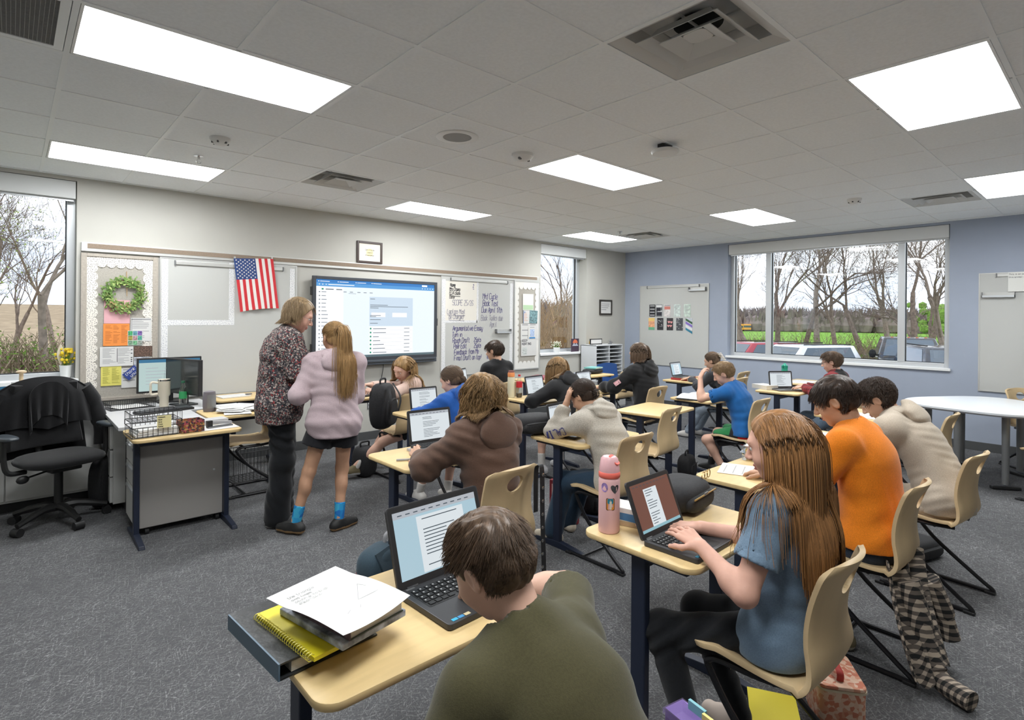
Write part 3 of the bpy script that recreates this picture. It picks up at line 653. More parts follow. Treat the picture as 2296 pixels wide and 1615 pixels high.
def chair(label, x, y, rz=0, group='tan shell chairs', s=1.0):
    """(x, y) = seat centre, faces local +y"""
    r = thing('shell_chair', label, 'chair', (x, y, 0), rz, group)
    if not chair.me:
        me = chair.me; me['shell'] = shell_mesh()
        for sx in (-1, 1):
            p = catmull([(sx * .12, -.13, .424), (sx * .155, 0, .424), (sx * .17, .12, .428), (sx * .172, .165, .415), (sx * .172, .165, .385), (sx * .178, .06, .25), (sx * .186, -.16, .075), (sx * .19, -.225, .028), (sx * .19, -.215, .013), (sx * .19, -.15, .013), (sx * .19, .12, .013), (sx * .19, .215, .013)], 5)
            me['frame%d' % sx] = MB().tube(p, .0115, 8).mesh('frame_tube', M_tube, smooth=True)
        me['cross0'] = MB().tube([(-.19, .10, .016), (.19, .10, .016)], .009, 8).mesh('cross_bar', M_tube, smooth=True)
        me['cross1'] = MB().tube([(-.145, -.04, .418), (.145, -.04, .418)], .010, 8).mesh('cross_bar', M_tube, smooth=True)
        me['cross2'] = MB().tube([(-.168, .10, .418), (.168, .10, .418)], .010, 8).mesh('cross_bar', M_tube, smooth=True)
        me['cap'] = MB().box((0, 0, .008), (.03, .05, .016)).mesh('floor_cap', M_black, bevel=.004)
    for k, m_ in chair.me.items():
        if k == 'cap':
            for cx in (-.19, .19):
                for cy in (-.215, .215):
                    o = bpy.data.objects.new('floor_cap', m_); o.location = (cx, cy, 0); COL.objects.link(o); o.parent = r
        else:
            o = bpy.data.objects.new({'f': 'frame_tube', 's': 'shell', 'c': 'cross_bar'}[k[0]], m_); COL.objects.link(o); o.parent = r
    return r
chair.me = {}

DESKS = {   # centre x, y, turn
 'olive': (0.845, 1.405, 0), 'girl': (2.045, 1.22, 0), 'orange': (3.105, 1.34, 0), 'tan': (4.28, 1.45, 0),
 'brown': (1.965, 2.885, 0), 'cali': (3.115, 2.65, 0), 'spare': (4.50, 2.98, .12), 'bluet': (5.60, 3.07, 0), 'glasses': (6.95, 2.76, 0),
 'blueh': (2.84, 4.12, 0), 'blackg': (4.19, 4.15, 0), 'blackb': (5.21, 4.25, 0), 'sweater': (7.05, 4.10, 0),
 'blonde': (2.98, 5.50, 0), 'boardboy': (4.40, 5.55, 0), 'row4': (5.45, 5.45, 0), 'bagdesk': (6.45, 5.45, 0), 'window': (8.05, 2.95, 0), 'pair': (5.70, 1.66, 0)}
DLAB = {'olive': 'maple topped desk in front of the boy in the olive shirt', 'girl': 'maple topped desk in front of the girl in the grey-blue shirt', 'orange': 'maple topped desk in front of the boy in orange',
 'tan': 'maple topped desk in front of the boy in the beige hoodie', 'brown': 'maple topped desk in front of the student in the brown hoodie', 'cali': 'maple topped desk under the elbows of the student in the lettered grey hoodie',
 'spare': 'maple topped desk with nothing on it', 'bluet': 'maple topped desk in front of the boy in the blue tee', 'glasses': 'maple topped desk with the green bottle on it', 'blueh': 'maple topped desk in front of the student in the blue hoodie',
 'blackg': 'maple topped desk with the cola bottle on it', 'blackb': 'maple topped desk in front of the student with the flag sleeve patch', 'sweater': 'maple topped desk in front of the girl with the claw clip',
 'blonde': 'maple topped desk in front of the girl with the backpack', 'boardboy': 'maple topped desk by the whiteboard in front of the boy in black', 'row4': 'maple topped desk with the red binder on it', 'bagdesk': 'maple topped desk with the black case and teal folder on it', 'window': 'maple topped desk under the wide window', 'pair': 'maple topped desk between the beige hoodie and the white table'}
for k, (x, y, a) in DESKS.items(): desk(DLAB[k], x, y, a)
CHAIRS = [('tan shell chair under the girl in the grey-blue shirt', 1.97, .80, .0), ('tan shell chair with the checked shirt hanging from it', 3.11, .85, 0), ('tan shell chair under the boy in the beige hoodie', 4.08, .77, -.1),
 ('tan shell chair with the black studded strap over its back', 1.85, 2.24, .03), ('tan shell chair under the student in the lettered grey hoodie', 3.0, 2.31, 0), ('empty tan shell chair pushed up to the bare desk', 4.11, 2.76, .12),
 ('tan shell chair under the boy in the blue tee', 5.24, 2.50, 0), ('tan shell chair under the boy in the plaid jacket', 7.10, 2.20, 0), ('tan shell chair under the student in the blue hoodie', 2.72, 3.58, 0),
 ('tan shell chair under the girl in the black hoodie', 4.15, 3.66, 0), ('tan shell chair under the student with the flag sleeve patch', 5.28, 3.65, 0), ('tan shell chair under the girl with the claw clip', 6.92, 3.50, 0),
 ('tan shell chair under the girl holding the backpack', 2.93, 4.86, 0), ('tan shell chair under the boy facing the whiteboard', 4.28, 4.98, 0), ('empty tan shell chair at the desk with the black case', 6.55, 4.98, 0), ('empty tan shell chair below the wide window sill', 7.75, 3.86, 0), ('tan shell chair under the boy in the olive shirt', .84, .60, 0),
 ('tan shell chair by the desk between the beige hoodie and the white table', 5.62, 1.15, 0)]
for lab, x, y, a in CHAIRS: chair(lab, x, y, a)
chair('tan shell chair at the white table, backrest against the blue wall', 8.16, .66, math.radians(138))
chair('tan shell chair at the near side of the white table', 6.75, .38, math.radians(-25))
chair('tan shell chair between the white table and the wide window', 7.35, 1.78, math.radians(200))
chair('tan shell chair tucked under the small desk behind the teacher', 1.64, 5.36, math.radians(90))
M_bpl = mat('blue_moulded_plastic', (0.012, 0.06, 0.22), .4)
bc = thing('blue_chair', 'dark blue moulded plastic chair with a pierced back in the far corner', 'chair', (7.55, 5.75, 0), math.radians(170))
MB().surf(lambda u, v: ((u - .5) * .44, -.2 - .06 * v, .46 + .36 * v - .03 * (2 * u - 1) ** 2 * v), 8, 8, .012).build('backrest', M_bpl, bc, smooth=True)
MB().surf(lambda u, v: ((u - .5) * .44, -.2 + .42 * v, .455 + .015 * (2 * u - 1) ** 2), 8, 8, .012).build('seat', M_bpl, bc, smooth=True)
for sx in (-1, 1):
    for sy in (-1, 1): MB().tube([(sx * .17, sy * .15, .45), (sx * .2, sy * .2, 0)], .011, 8).build('leg', M_chrome, bc)
for r_ in range(3):
    for c_ in range(5): MB().box((-.14 + .07 * c_, -.238 - .015 * r_ + .008, .60 + .06 * r_), (.05, .012, .018)).build('slot', M_dark, bc)
M_wtop = mat('white_laminate', (0.80, 0.83, 0.86), .25); M_gtube = mat('grey_tube', (0.22, 0.225, 0.23), .4, .4)
wt = thing('activity_table', 'large white wavy topped activity table on grey legs by the blue wall', 'table', (7.35, 1.02, 0), math.radians(0))
pts = []
for k in range(64):
    a = 2 * math.pi * k / 64; rr = .66 + .07 * math.cos(3 * a + .4); pts.append((rr * math.cos(a) * 1.06, rr * math.sin(a) * .86))
MB().prism(pts, .725, .742).build('top', M_wtop, wt); MB().prism([(x * 1.006, y * 1.006) for x, y in pts], .712, .7255).build('edge', mat('grey_edge', (.12, .12, .125), .5), wt)
for a in (100, 165, 215, 320, 30):
    x, y = .42 * math.cos(math.radians(a)) * 1.1, .42 * math.sin(math.radians(a)); MB().cyl((x, y, .05), (x, y, .712), .028, 14, .032).build('leg', M_gtube, wt, smooth=True)
    MB().box((x, y, .02), (.05, .24, .03), rz=math.radians(a)).build('foot', M_black, wt, bevel=.008)

M_lgrey = mat('light_grey_laminate', (0.52, 0.52, 0.53), .45); M_metal = mat('grey_enamelled_steel', (0.30, 0.285, 0.27), .45); M_metal2 = mat('pale_enamelled_steel', (0.60, 0.60, 0.585), .45); M_char = mat('charcoal_steel', (0.08, 0.08, 0.085), .45)
fd = desk('small maple desk with wire basket and stapler at the end of the teacher area', .955, 4.68, 0)
pd = thing('mobile_pedestal', 'grey steel drawer pedestal standing under the small maple desk', 'pedestal', (.97, 4.88, 0))
MB().bb(-.28, .28, -.17, .25, .055, .645).build('body', M_metal, pd, bevel=.006)
for k, (z0, z1) in enumerate(((.07, .33), (.34, .48), (.49, .635))):
    d_ = MB().bb(-.305, -.281, -.165, .245, z0, z1).build('drawer', M_metal2, pd, bevel=.003); MB().bb(-.318, -.305, -.1, .18, z1 - .03, z1 - .012).build('handle', M_alu, d_)
MB().lathe([(.008, 0), (.008, .004), (.001, .005)], n=12, M=MX((.20, -.17, .40), 0, math.pi / 2)).build('lock', M_alu, pd)
for sx in (-1, 1):
    for sy in (-1, 1): MB().cyl((sx * .23 - .012, sy * .17 + .04, .027), (sx * .23 + .012, sy * .17 + .04, .027), .027, 12).build('caster', M_black, pd)
tk = thing('teacher_desk', 'grey topped teacher desk holding the monitors and keyboard', 'desk', (0, 0, 0))
MB().prism([(.60, 5.02), (1.19, 5.02), (1.19, 5.58), (1.42, 5.58), (1.42, 6.28), (.60, 6.28)], .715, .742).build('top', M_lgrey, tk, bevel=.003)
MB().bb(.70, .74, 5.08, 6.2, 0, .715).build('end_panel', M_char, tk); MB().bb(1.36, 1.40, 5.62, 6.2, 0, .715).build('end_panel', M_char, tk)
fc = thing('file_cabinet', 'white faced drawer cabinet under the teacher desk beside the office chair', 'cabinet', (.62, 5.80, 0))
MB().bb(.0, .08, -.35, .35, .06, .70).build('body', M_metal2, fc)
for z0, z1 in ((.50, .69), (.28, .49), (.07, .27)):
    d_ = MB().bb(-.022, 0, -.34, .34, z0, z1).build('drawer', M_metal2, fc, bevel=.004); MB().bb(-.034, -.022, -.2, .2, z1 - .035, z1 - .012).build('handle', M_alu, d_)
cz = thing('credenza', 'low pale steel credenza under the left window behind the office chair', 'cabinet', (0, 6.15, 0))
MB().bb(-1.3, .58, -.22, .36, .08, .72).build('body', M_metal2, cz, bevel=.004); MB().bb(-1.32, .60, -.24, .37, .72, .745).build('worktop', M_lgrey, cz, bevel=.003)
for x0, x1 in ((-1.29, -.68), (-.67, -.03), (-.02, .57)): MB().bb(x0, x1, -.238, -.22, .10, .70).build('door', M_metal2, cz, bevel=.003)
MB().bb(-1.25, .55, -.18, .3, 0, .08).build('plinth', M_black, cz)
desk('maple desk strewn with papers behind the small front desk', 1.56, 5.28, 0); desk('maple desk against the white wall behind the teacher', 1.86, 6.22, 0)
oc = thing('office_chair', 'black swivel office chair with armrests in front of the window', 'office chair', (.28, 5.45, 0), math.radians(200))
M_mesh = fabric('black_mesh_fabric', (0.010, 0.010, 0.011), 300, .3); M_arm = mat('arm_pad', (0.05, 0.06, 0.07), .35); M_blkp = mat('black_nylon', (0.012, 0.012, 0.012), .45)
def cushion(cx, cy, cz, w, d, h, p=3.0):
    def fn(u, v):
        a = 2 * math.pi * u; t = math.pi * (v - .5); cs = lambda q, e: math.copysign(abs(q) ** (2 / e), q)
        return (cx + w / 2 * cs(math.cos(t), 4) * cs(math.cos(a), p), cy + d / 2 * cs(math.cos(t), 4) * cs(math.sin(a), p), cz + h / 2 * cs(math.sin(t), 2.5))
    return MB().surf(fn, 32, 12)
cushion(0, .02, .49, .52, .50, .09).build('seat', M_mesh, oc, smooth=True)
MB().surf(lambda u, v: ((u - .5) * (.50 - .06 * v), -.25 - .05 * math.sin(v * 2.6) + .05 * (2 * u - 1) ** 2, .55 + .50 * v), 12, 12, .05).build('backrest', M_mesh, oc, smooth=True, bevel=.01)
MB().tube(catmull([(0, -.1, .43), (0, -.26, .43), (0, -.32, .55), (0, -.31, .75)], 5), .022, 8).build('spine', M_blkp, oc, smooth=True)
for sx in (-1, 1):
    ar = MB().tube(catmull([(sx * .2, 0, .43), (sx * .30, 0, .44), (sx * .325, -.01, .52), (sx * .325, -.02, .68)], 5), .018, 8).build('armrest', M_blkp, oc, smooth=True)
    cushion(sx * .325, .02, .70, .10, .25, .035, 3).build('arm_pad', M_arm, ar, smooth=True)
MB().cyl((0, 0, .12), (0, 0, .42), .028, 14).build('gas_lift', M_blkp, oc, smooth=True); MB().box((0, 0, .425), (.2, .26, .04)).build('mechanism', M_blkp, oc, bevel=.01)
lv = MB(); lv.tube([(.08, .05, .42), (.24, .08, .40)], .007, 6); lv.ball((.25, .08, .395), (.04, .02, .03)); lv.build('tilt_lever', M_blkp, oc, smooth=True)
for k in range(5):
    a = math.radians(18 + 72 * k); c, s_ = math.cos(a), math.sin(a); MB().tube(catmull([(0, 0, .12), (c * .12, s_ * .12, .125), (c * .30, s_ * .30, .075)], 4), [.032] * 4 + [.026] * 3 + [.02] * 2, 8).build('base_spoke', M_blkp, oc, smooth=True)
    cs = MB(); cs.cyl((c * .30 - s_ * .03, s_ * .30 + c * .03, .03), (c * .30 + s_ * .03, s_ * .30 - c * .03, .03), .03, 12); cs.build('caster', M_black, oc, smooth=True)
jk = thing('jacket', 'black jacket draped over the back of the office chair', 'jacket', (.28, 5.45, 0), math.radians(200))
M_jack = fabric('black_jersey', (0.007, 0.007, 0.008), 200, .2)
def jfront(u, v):           # hangs over chair's front face and shoulders
    s = 2 * u - 1; w = .29 + .06 * v; fold = .012 * math.sin(9 * s + 2 * v) * v + .006 * math.sin(23 * s) * v
    z = 1.09 - .10 * abs(s) ** 2.5 - .40 * v * (1 - .25 * abs(s)); return (w * s, -.215 + .045 * math.sin(min(1, v * 3) * 1.57) + fold - .05 * s * s, z)
def jback(u, v):
    s = 2 * u - 1; w = .29 + .11 * v; fold = .016 * math.sin(8 * s + 1) * v + .008 * math.sin(19 * s) * v
    z = 1.09 - .10 * abs(s) ** 2.5 - .62 * v; return (w * s, -.225 - .13 * math.sin(min(1, v * 4) * 1.57) + fold - .02 * s * s, z)
MB().surf(jfront, 40, 18, .006).build('front_drape', M_jack, jk, smooth=True); MB().surf(jback, 40, 20, .006).build('back_drape', M_jack, jk, smooth=True)
MB().surf(lambda u, v: (.13 * math.cos(math.pi * u) * (1 - .1 * v), -.155 + .012 * math.sin(u * 30) * v, 1.0 - .04 * (2 * u - 1) ** 2 * 2 - .26 * v + .06 * math.sin(math.pi * u)), 30, 8, .005).build('hood', M_jack, jk, smooth=True)
for sx in (-1, 1): MB().tube(catmull([(sx * .27, -.27, .98), (sx * .35, -.26, .84), (sx * .385, -.22, .66), (sx * .38, -.2, .50)], 6), [.07] * 6 + [.06] * 6 + [.05] * 7, 12).build('sleeve', M_jack, jk, smooth=True)
M_cork = mat('grey_tack_fabric', (0.40, 0.375, 0.33), .95, noise=(90, .12), bump=(300, .2)); M_wbrd = mat('whiteboard_enamel', (0.54, 0.545, 0.525), .16, noise=(1.2, .015)); M_frame = mat('satin_aluminium', (0.60, 0.60, 0.58), .4, .5)
M_tan = mat('brown_cork_strip', (0.26, 0.20, 0.15), .9, noise=(120, .15)); M_tfr = mat('taupe_board_frame', (0.40, 0.36, 0.31), .8, noise=(60, .1))
PAPER = lambda c, n: mat('paper_' + n, c, .85, noise=(4, .02))
M_ink = mat('black_marker', (0.02, 0.02, 0.03), .6); M_ink2 = mat('violet_marker', (0.10, 0.09, 0.24), .6); M_ink3 = mat('faded_marker', (0.30, 0.29, 0.36), .6); M_print = mat('grey_print', (0.32, 0.32, 0.33), .7); M_pwhite = PAPER((.68, .675, .66), 'white')
def dotted(name, base, dot, sc=70, thr=.22):
    if name in MATS: return MATS[name]
    m = bpy.data.materials.new(name); m.use_nodes = True; MATS[name] = m; t = m.node_tree; b = t.nodes['Principled BSDF']
    co = t.nodes.new('ShaderNodeTexCoord'); v = t.nodes.new('ShaderNodeTexVoronoi'); v.voronoi_dimensions = '2D'; v.inputs['Scale'].default_value = sc; mpn = t.nodes.new('ShaderNodeMapping'); mpn.inputs['Rotation'].default_value = (math.pi / 2, 0, 0); v.inputs['Randomness'].default_value = .75
    r = t.nodes.new('ShaderNodeValToRGB'); r.color_ramp.interpolation = 'CONSTANT'; r.color_ramp.elements[0].color = dot + (1,); r.color_ramp.elements[1].color = base + (1,); r.color_ramp.elements[1].position = thr
    t.links.new(co.outputs['Object'], mpn.inputs['Vector']); t.links.new(mpn.outputs[0], v.inputs['Vector']); t.links.new(v.outputs['Distance'], r.inputs[0]); t.links.new(r.outputs[0], b.inputs['Base Color']); b.inputs['Roughness'].default_value = .8; return m
M_dotb = dotted('spotted_border_card', (.80, .76, .69), (.10, .09, .09), 62, .19); M_dotw = dotted('spotted_border_faint', (.78, .785, .79), (.33, .33, .40), 62, .18)
FA = lambda x, z, d=.012: (x, YA - d, z)
def boxA(x0, x1, z0, z1, d0, d1): return MB().bb(x0, x1, YA - d1, YA - d0, z0, z1)
def boxB(y0, y1, z0, z1, d0, d1): return MB().bb(XB - d1, XB - d0, y0, y1, z0, z1)
o = thing('display_rail', 'long aluminium display rail with a brown cork strip across the front wall', 'rail');
boxA(.485, 6.47, 2.185, 2.255, 0, .018).build('rail_body', M_frame, o, bevel=.003); boxA(.53, 6.42, 2.2, 2.245, .018, .021).build('cork_insert', M_tan, o); boxA(.487, .53, 2.188, 2.252, .018, .024).build('end_cap', M_white, o); boxA(.485, 6.47, 2.172, 2.186, 0, .026).build('lip', M_frame, o)
x0, x1, z0, z1 = .483, 1.097, .76, 2.155
o = thing('notice_board', 'taupe framed notice board with scalloped spotted border and wreath', 'notice board')
boxA(x0, x1, z0, z1, 0, .012).build('tack_panel', M_cork, o)
for a in ((x0, x0 + .045, z0, z1), (x1 - .045, x1, z0, z1), (x0 + .045, x1 - .045, z1 - .03, z1), (x0 + .045, x1 - .045, z0, z0 + .03)): boxA(*a, .0, .028).build('board_frame', M_tfr, o, bevel=.002)
def scallop(n, p0, p1, inner, depth, axis, y=.015):
    """strip from outer edge with n half-round lobes; axis 'v' vertical strip growing to inner (+-1)"""
    pts = []; L = p1 - p0;
    for k in range(n):
        for q in range(7):
            a = math.pi * q / 6; pts.append((p0 + L * (k + .5 - .5 * math.cos(a)) / n, depth * .62 + depth * .38 * math.sin(a)))
    return [(p0, 0)] + pts + [(p1, 0)]
def strip(board_x, poly, flip, vertical, zref, m, par, d=.013):
    mb = MB(); n = len(poly)
    P = [((board_x + flip * b), a) if vertical else (a, zref + flip * b) for a, b in poly]
    vs = [FA(x, z, d + .003) for x, z in P] + [FA(x, z, d) for x, z in P]
    mb.add(vs, [tuple(range(n)), tuple(range(2 * n - 1, n - 1, -1))] + [(i, (i + 1) % n, n + (i + 1) % n, n + i) for i in range(n)]); mb.build('scalloped_border', m, par)
strip(x0 + .045, scallop(15, z0 + .03, z1 - .09, 1, .085, 'v'), 1, True, 0, M_dotb, o); strip(x1 - .045, scallop(15, z0 + .03, z1 - .09, 1, .085, 'v'), -1, True, 0, M_dotb, o, .0145)
strip(0, scallop(7, x0 + .045, x1 - .045, 1, .10, 'h'), -1, False, z1 - .03, M_dotb, o, .016)
def sheet(name, label, x0, x1, z0, z1, m, d=.02, lines=None, inkm=None, tilt=0, cat='paper', head=False, wall='A', grp=None):
    """thin paper sheet fixed to a wall with printed lines on it"""
    r = thing(name, label, cat, group=grp); cx, cz = (x0 + x1) / 2, (z0 + z1) / 2; w, h = x1 - x0, z1 - z0; ct, st = math.cos(tilt), math.sin(tilt)
    def P(u, v, dd):
        a, b = u * ct - v * st, u * st + v * ct
        return (cx + a, YA - dd, cz + b) if wall == 'A' else (XB - dd, cx - a, cz + b)
    mb = MB(); vs = [P(s * w / 2, t * h / 2, dd) for dd in (d, d - .0015) for s, t in ((-1, -1), (1, -1), (1, 1), (-1, 1))]
    mb.add(vs, [(0, 1, 2, 3), (7, 6, 5, 4), (0, 4, 5, 1), (1, 5, 6, 2), (2, 6, 7, 3), (3, 7, 4, 0)]); mb.build('sheet', m, r)
    if lines:
        rnd = random.Random(int(cx * 1000 + cz * 77)); mb = MB(); n, cols = lines
        for c in range(cols):
            u0 = -w / 2 + w * (.08 + .9 * c / cols); uw = w * .8 / cols
            for k in range(n):
                v = h / 2 - h * (.10 + .82 * k / n);
                if rnd.random() < .12: continue
                l = uw * rnd.uniform(.45, 1); t = h * .28 / n * (1.6 if head and k == 0 else 1); mb.quad(P(u0, v, d + .0006), P(u0 + l, v, d + .0006), P(u0 + l, v + t, d + .0006), P(u0, v + t, d + .0006))
        mb.build('print', inkm or M_print, r)
    r['_P'] = 0; del r['_P']; return r, P, w, h
def decal(par, P, d, m, rects, nm='print'):
    mb = MB()
    for u0, u1, v0, v1 in rects: mb.quad(P(u0, v0, d), P(u1, v0, d), P(u1, v1, d), P(u0, v1, d))
    return mb.build(nm, m, par)
sheet('pink_sheet', 'pink sheet pinned below the wreath', .66, .865, 1.495, 1.72, PAPER((.72, .40, .43), 'pink'), lines=None)
sheet('orange_sheet', 'bright orange timetable sheet on the notice board', .655, .862, 1.28, 1.493, PAPER((.80, .27, .06), 'orange'), lines=(16, 3), inkm=mat('orange_print', (.45, .13, .03), .8), d=.022)
r, P, w, h = sheet('certificate_sheet', 'white sheet with a grey printed border beside the orange timetable', .872, 1.045, 1.32, 1.55, M_pwhite, lines=(12, 1)); decal(r, P, .0208, M_print, [(-w / 2 + .006, w / 2 - .006, h / 2 - .02, h / 2 - .008), (-w / 2 + .006, -w / 2 + .012, -h / 2 + .02, h / 2 - .008)], 'border_print')
r, P, w, h = sheet('photo_collage', 'nine-photo collage card on the notice board', .848, .968, 1.28, 1.425, M_pwhite, d=.025)
rnd = random.Random(3)
for i in range(3):
    for j in range(3):
        decal(r, P, .0256, mat('collage_%d%d' % (i, j), (rnd.uniform(.05, .5), rnd.uniform(.1, .4), rnd.uniform(.04, .4)), .5, noise=(60, .6)), [(-w / 2 + .003 + i * .039, -w / 2 + .039 + i * .039, -h / 2 + .004 + j * .047, -h / 2 + .047 + j * .047)], 'photo')
r, P, w, h = sheet('schedule_sheet', 'white landscape schedule with a black divider on the notice board', .63, .895, 1.085, 1.272, M_pwhite, lines=(13, 2), d=.024); decal(r, P, .0248, M_ink, [(0, .004, -h * .3, h * .42)] + [(w * .42, w * .47, h * q, h * q + .008) for q in (.3, .12, -.1, -.2, -.3)], 'divider_print')
sheet('yellow_list', 'yellow list sheet low on the notice board behind the jacket', .64, .80, .90, 1.085, PAPER((.74, .68, .16), 'yellow'), lines=(18, 2), inkm=mat('olive_print', (.30, .28, .05), .8))
sheet('class_photo', 'landscape photo print of a crowd on the notice board', .90, 1.06, 1.17, 1.272, mat('crowd_photo', (.13, .08, .06), .5, noise=(90, .9)), d=.023, cat='photo')
sheet('postcard', 'white postcard with dark photo strip behind the monitor', .90, 1.03, 1.06, 1.165, mat('postcard_print', (.50, .52, .58), .5, noise=(40, .5)), d=.024, cat='postcard')
sheet('white_letter', 'white letter sheet low on the notice board', .80, .96, .87, 1.06, M_pwhite, lines=(6, 1), d=.018)
r, P, w, h = sheet('thank_you_card', 'tilted blue thank-you card on the notice board', .815, .945, .975, 1.055, mat('royal_blue_card', (.03, .06, .28), .6), d=.03, tilt=.75, cat='card')
for k, tx in enumerate(('thank', 'you')):
    mb = MB(); st, L = strokes(tx, .028, .25); ink(mb, st, .0035, lambda a, b: P(a - L / 2, b + .004 - .034 * k, .031)); mb.build('lettering', mat('white_ink', (.85, .85, .85), .6), r)
sheet('black_card', 'black lettered card beside the tilted blue card', .93, 1.04, .88, .965, mat('black_card', (.03, .025, .02), .6, noise=(60, .8)), d=.021, cat='card')
wr = thing('wreath', 'green leafy fern wreath hanging on the notice board', 'wreath'); cx, cz, R = .815, 1.775, .135; rnd = random.Random(5)
MB().tube([(cx + R * math.cos(a), YA - .035, cz + R * math.sin(a)) for a in np.linspace(0, 2 * math.pi, 40)], .011, 6).build('twig_ring', mat('twig', (.10, .07, .035), .9), wr)
for g, (m, nn) in enumerate(((mat('fern_green', (.13, .24, .05), .7, noise=(30, .3)), 560), (mat('fern_light', (.30, .38, .12), .7, noise=(30, .3)), 300), (mat('fern_dry', (.34, .24, .10), .8), 70))):
    mb = MB()
    for k in range(nn):
        a = rnd.uniform(0, 2 * math.pi) if g < 2 else rnd.uniform(3.6, 5.2); rr = R + rnd.gauss(0, .02); p = np.array([cx + rr * math.cos(a), YA - .035 - abs(rnd.gauss(0, .014)), cz + rr * math.sin(a)])
        an = a + math.pi / 2 + rnd.gauss(0, .9); l = rnd.uniform(.018, .042); dv = np.array([math.cos(an) * l, rnd.gauss(0, .008), math.sin(an) * l]); nv = np.array([-dv[2], 0, dv[0]]) * .22
        mb.add([p, p + dv * .5 + nv, p + dv, p + dv * .5 - nv], [(0, 1, 2, 3)])
    mb.build('leaves', m, wr)['kind'] = 'stuff'
MB().tube([(.835, YA - .02, 2.0), (.838, YA - .03, 1.76)], .003, 5).build('twine', mat('jute', (.42, .27, .12), .9), wr)
def whiteboard(name, label, a0, a1, z0, z1, wall):
    r = thing(name, label, 'whiteboard'); bx = boxA if wall == 'A' else boxB
    bx(a0, a1, z0, z1, 0, .014).build('writing_surface', M_wbrd, r)
    t = .012
    for q in ((a0 - t, a0, z0 - t, z1 + t), (a1, a1 + t, z0 - t, z1 + t), (a0, a1, z1, z1 + t), (a0, a1, z0 - t, z0)): bx(*q, 0, .018).build('frame_strip', M_frame, r)
    return r
w1 = whiteboard('whiteboard', 'whiteboard behind the flag with spotted edging and nothing written on it', 1.125, 2.475, .745, 2.155, 'A')
for a in ((1.128, 1.185, .80, 2.15), (1.185, 1.755, 1.475, 1.53), (1.755, 1.81, 1.475, 2.15), (2.405, 2.462, .80, 2.13)): boxA(*a, .0142, .0155).build('spotted_border', M_dotw, w1)
def map_rail(lab, a0, a1, z, wall, par):
    bx = boxA if wall == 'A' else boxB; bx(a0, a1, z - .018, z + .018, .014, .03).build('paper_rail', M_frame, par, bevel=.004)
    for q in ((a0 - .012, a0), (a1, a1 + .012)): bx(*q, z - .024, z + .024, .014, .036).build('rail_end', M_gtube, par)
map_rail('', 1.25, 2.32, 2.115, 'A', w1)
fl = thing('flag', 'american flag hanging vertically from the display rail', 'flag'); TL, TR, BR, BL = [np.array(q) for q in ((1.79, 2.20), (2.205, 2.225), (2.275, 1.665), (1.86, 1.62))]
def FP(u, v, d=0):
    q = TL * (1 - u) * (1 - v) + TR * u * (1 - v) + BR * u * v + BL * (1 - u) * v
    return (q[0], YA - .045 - d - .010 * math.sin(u * 9 + v * 3) * v - .006 * math.sin(u * 21 + 1) * v, q[1] + .012 * v * math.sin(3 * u))
M_fr, M_fw, M_fb = mat('flag_red', (.60, .025, .035), .7), mat('flag_white', (.80, .77, .74), .7), mat('flag_blue', (.02, .055, .20), .7)
for k in range(13):
    v0 = .40 if k < 7 else 0
    MB().surf(lambda u, v: FP((k + u) / 13, v0 + v * (1 - v0)), 3, 14).build('stripe', M_fw if k % 2 else M_fr, fl, smooth=True)
MB().surf(lambda u, v: FP(u * 7 / 13, v * .40), 10, 8).build('canton', M_fb, fl, smooth=True)
mb = MB()
for r_ in range(9):
    for c_ in range(6 if r_ % 2 == 0 else 5):
        uu = ((r_ + 1) / 10) * 7 / 13; vv = .40 * ((c_ + .5 + (0 if r_ % 2 == 0 else .5)) / 6); c = FP(uu, vv, .003); pts = [c]
        for q in range(10):
            a = math.pi / 2 + q * math.pi / 5; rr = .0115 if q % 2 == 0 else .0045; pts.append((c[0] + rr * math.cos(a), c[1], c[2] + rr * math.sin(a)))
        mb.add(pts, [(0, 1 + q, 1 + (q + 1) % 10) for q in range(10)])
mb.build('stars', M_fw, fl)['kind'] = 'stuff'
for u in (.03, .97): q = FP(u, 0); MB().box((q[0], q[1] + .01, q[2] + .008), (.014, .03, .02)).build('hanging_clip', M_frame, fl)

dp = thing('interactive_display', 'large wall-mounted interactive display showing a class website', 'display'); Y0 = YA - .09
X0, X1, Z0, Z1 = 2.645, 4.41, .965, 2.062; M_bez = mat('dark_slate_bezel', (.045, .05, .06), .35)
MB().bb(X0 + .03, X1 - .03, Y0 + .02, YA - .001, Z0 + .08, Z1 - .03).build('housing', M_black, dp)
for a in ((X0, X0 + .045, Z0 + .06, Z1), (X1 - .045, X1, Z0 + .06, Z1), (X0 + .045, X1 - .045, Z1 - .04, Z1), (X0 + .045, X1 - .045, Z0 + .06, Z0 + .105)): MB().bb(a[0], a[1], Y0, Y0 + .03, a[2], a[3]).build('bezel', M_bez, dp, bevel=.004)
MB().bb(X0 + .01, X1 - .01, Y0 - .01, Y0 + .05, Z0, Z0 + .062).build('soundbar', mat('slate_soundbar', (.06, .07, .085), .45), dp, bevel=.006)
MB().bb(X0 + .05, X1 - .05, Y0 - .016, Y0 - .01, Z0 + .028, Z0 + .036).build('pen_groove', M_black, dp)
for z in (1.88, 1.20): MB().bb(X0 - .018, X0, Y0 + .005, Y0 + .03, z - .05, z + .05).build('side_speaker', M_black, dp, bevel=.003)
MB().bb(X1, X1 + .012, Y0 + .005, Y0 + .03, 1.46, 1.56).build('side_speaker', M_black, dp, bevel=.003)
sx0, sx1, sz0, sz1 = 2.69, 4.365, 1.07, 2.022; SW, SH = sx1 - sx0, sz1 - sz0
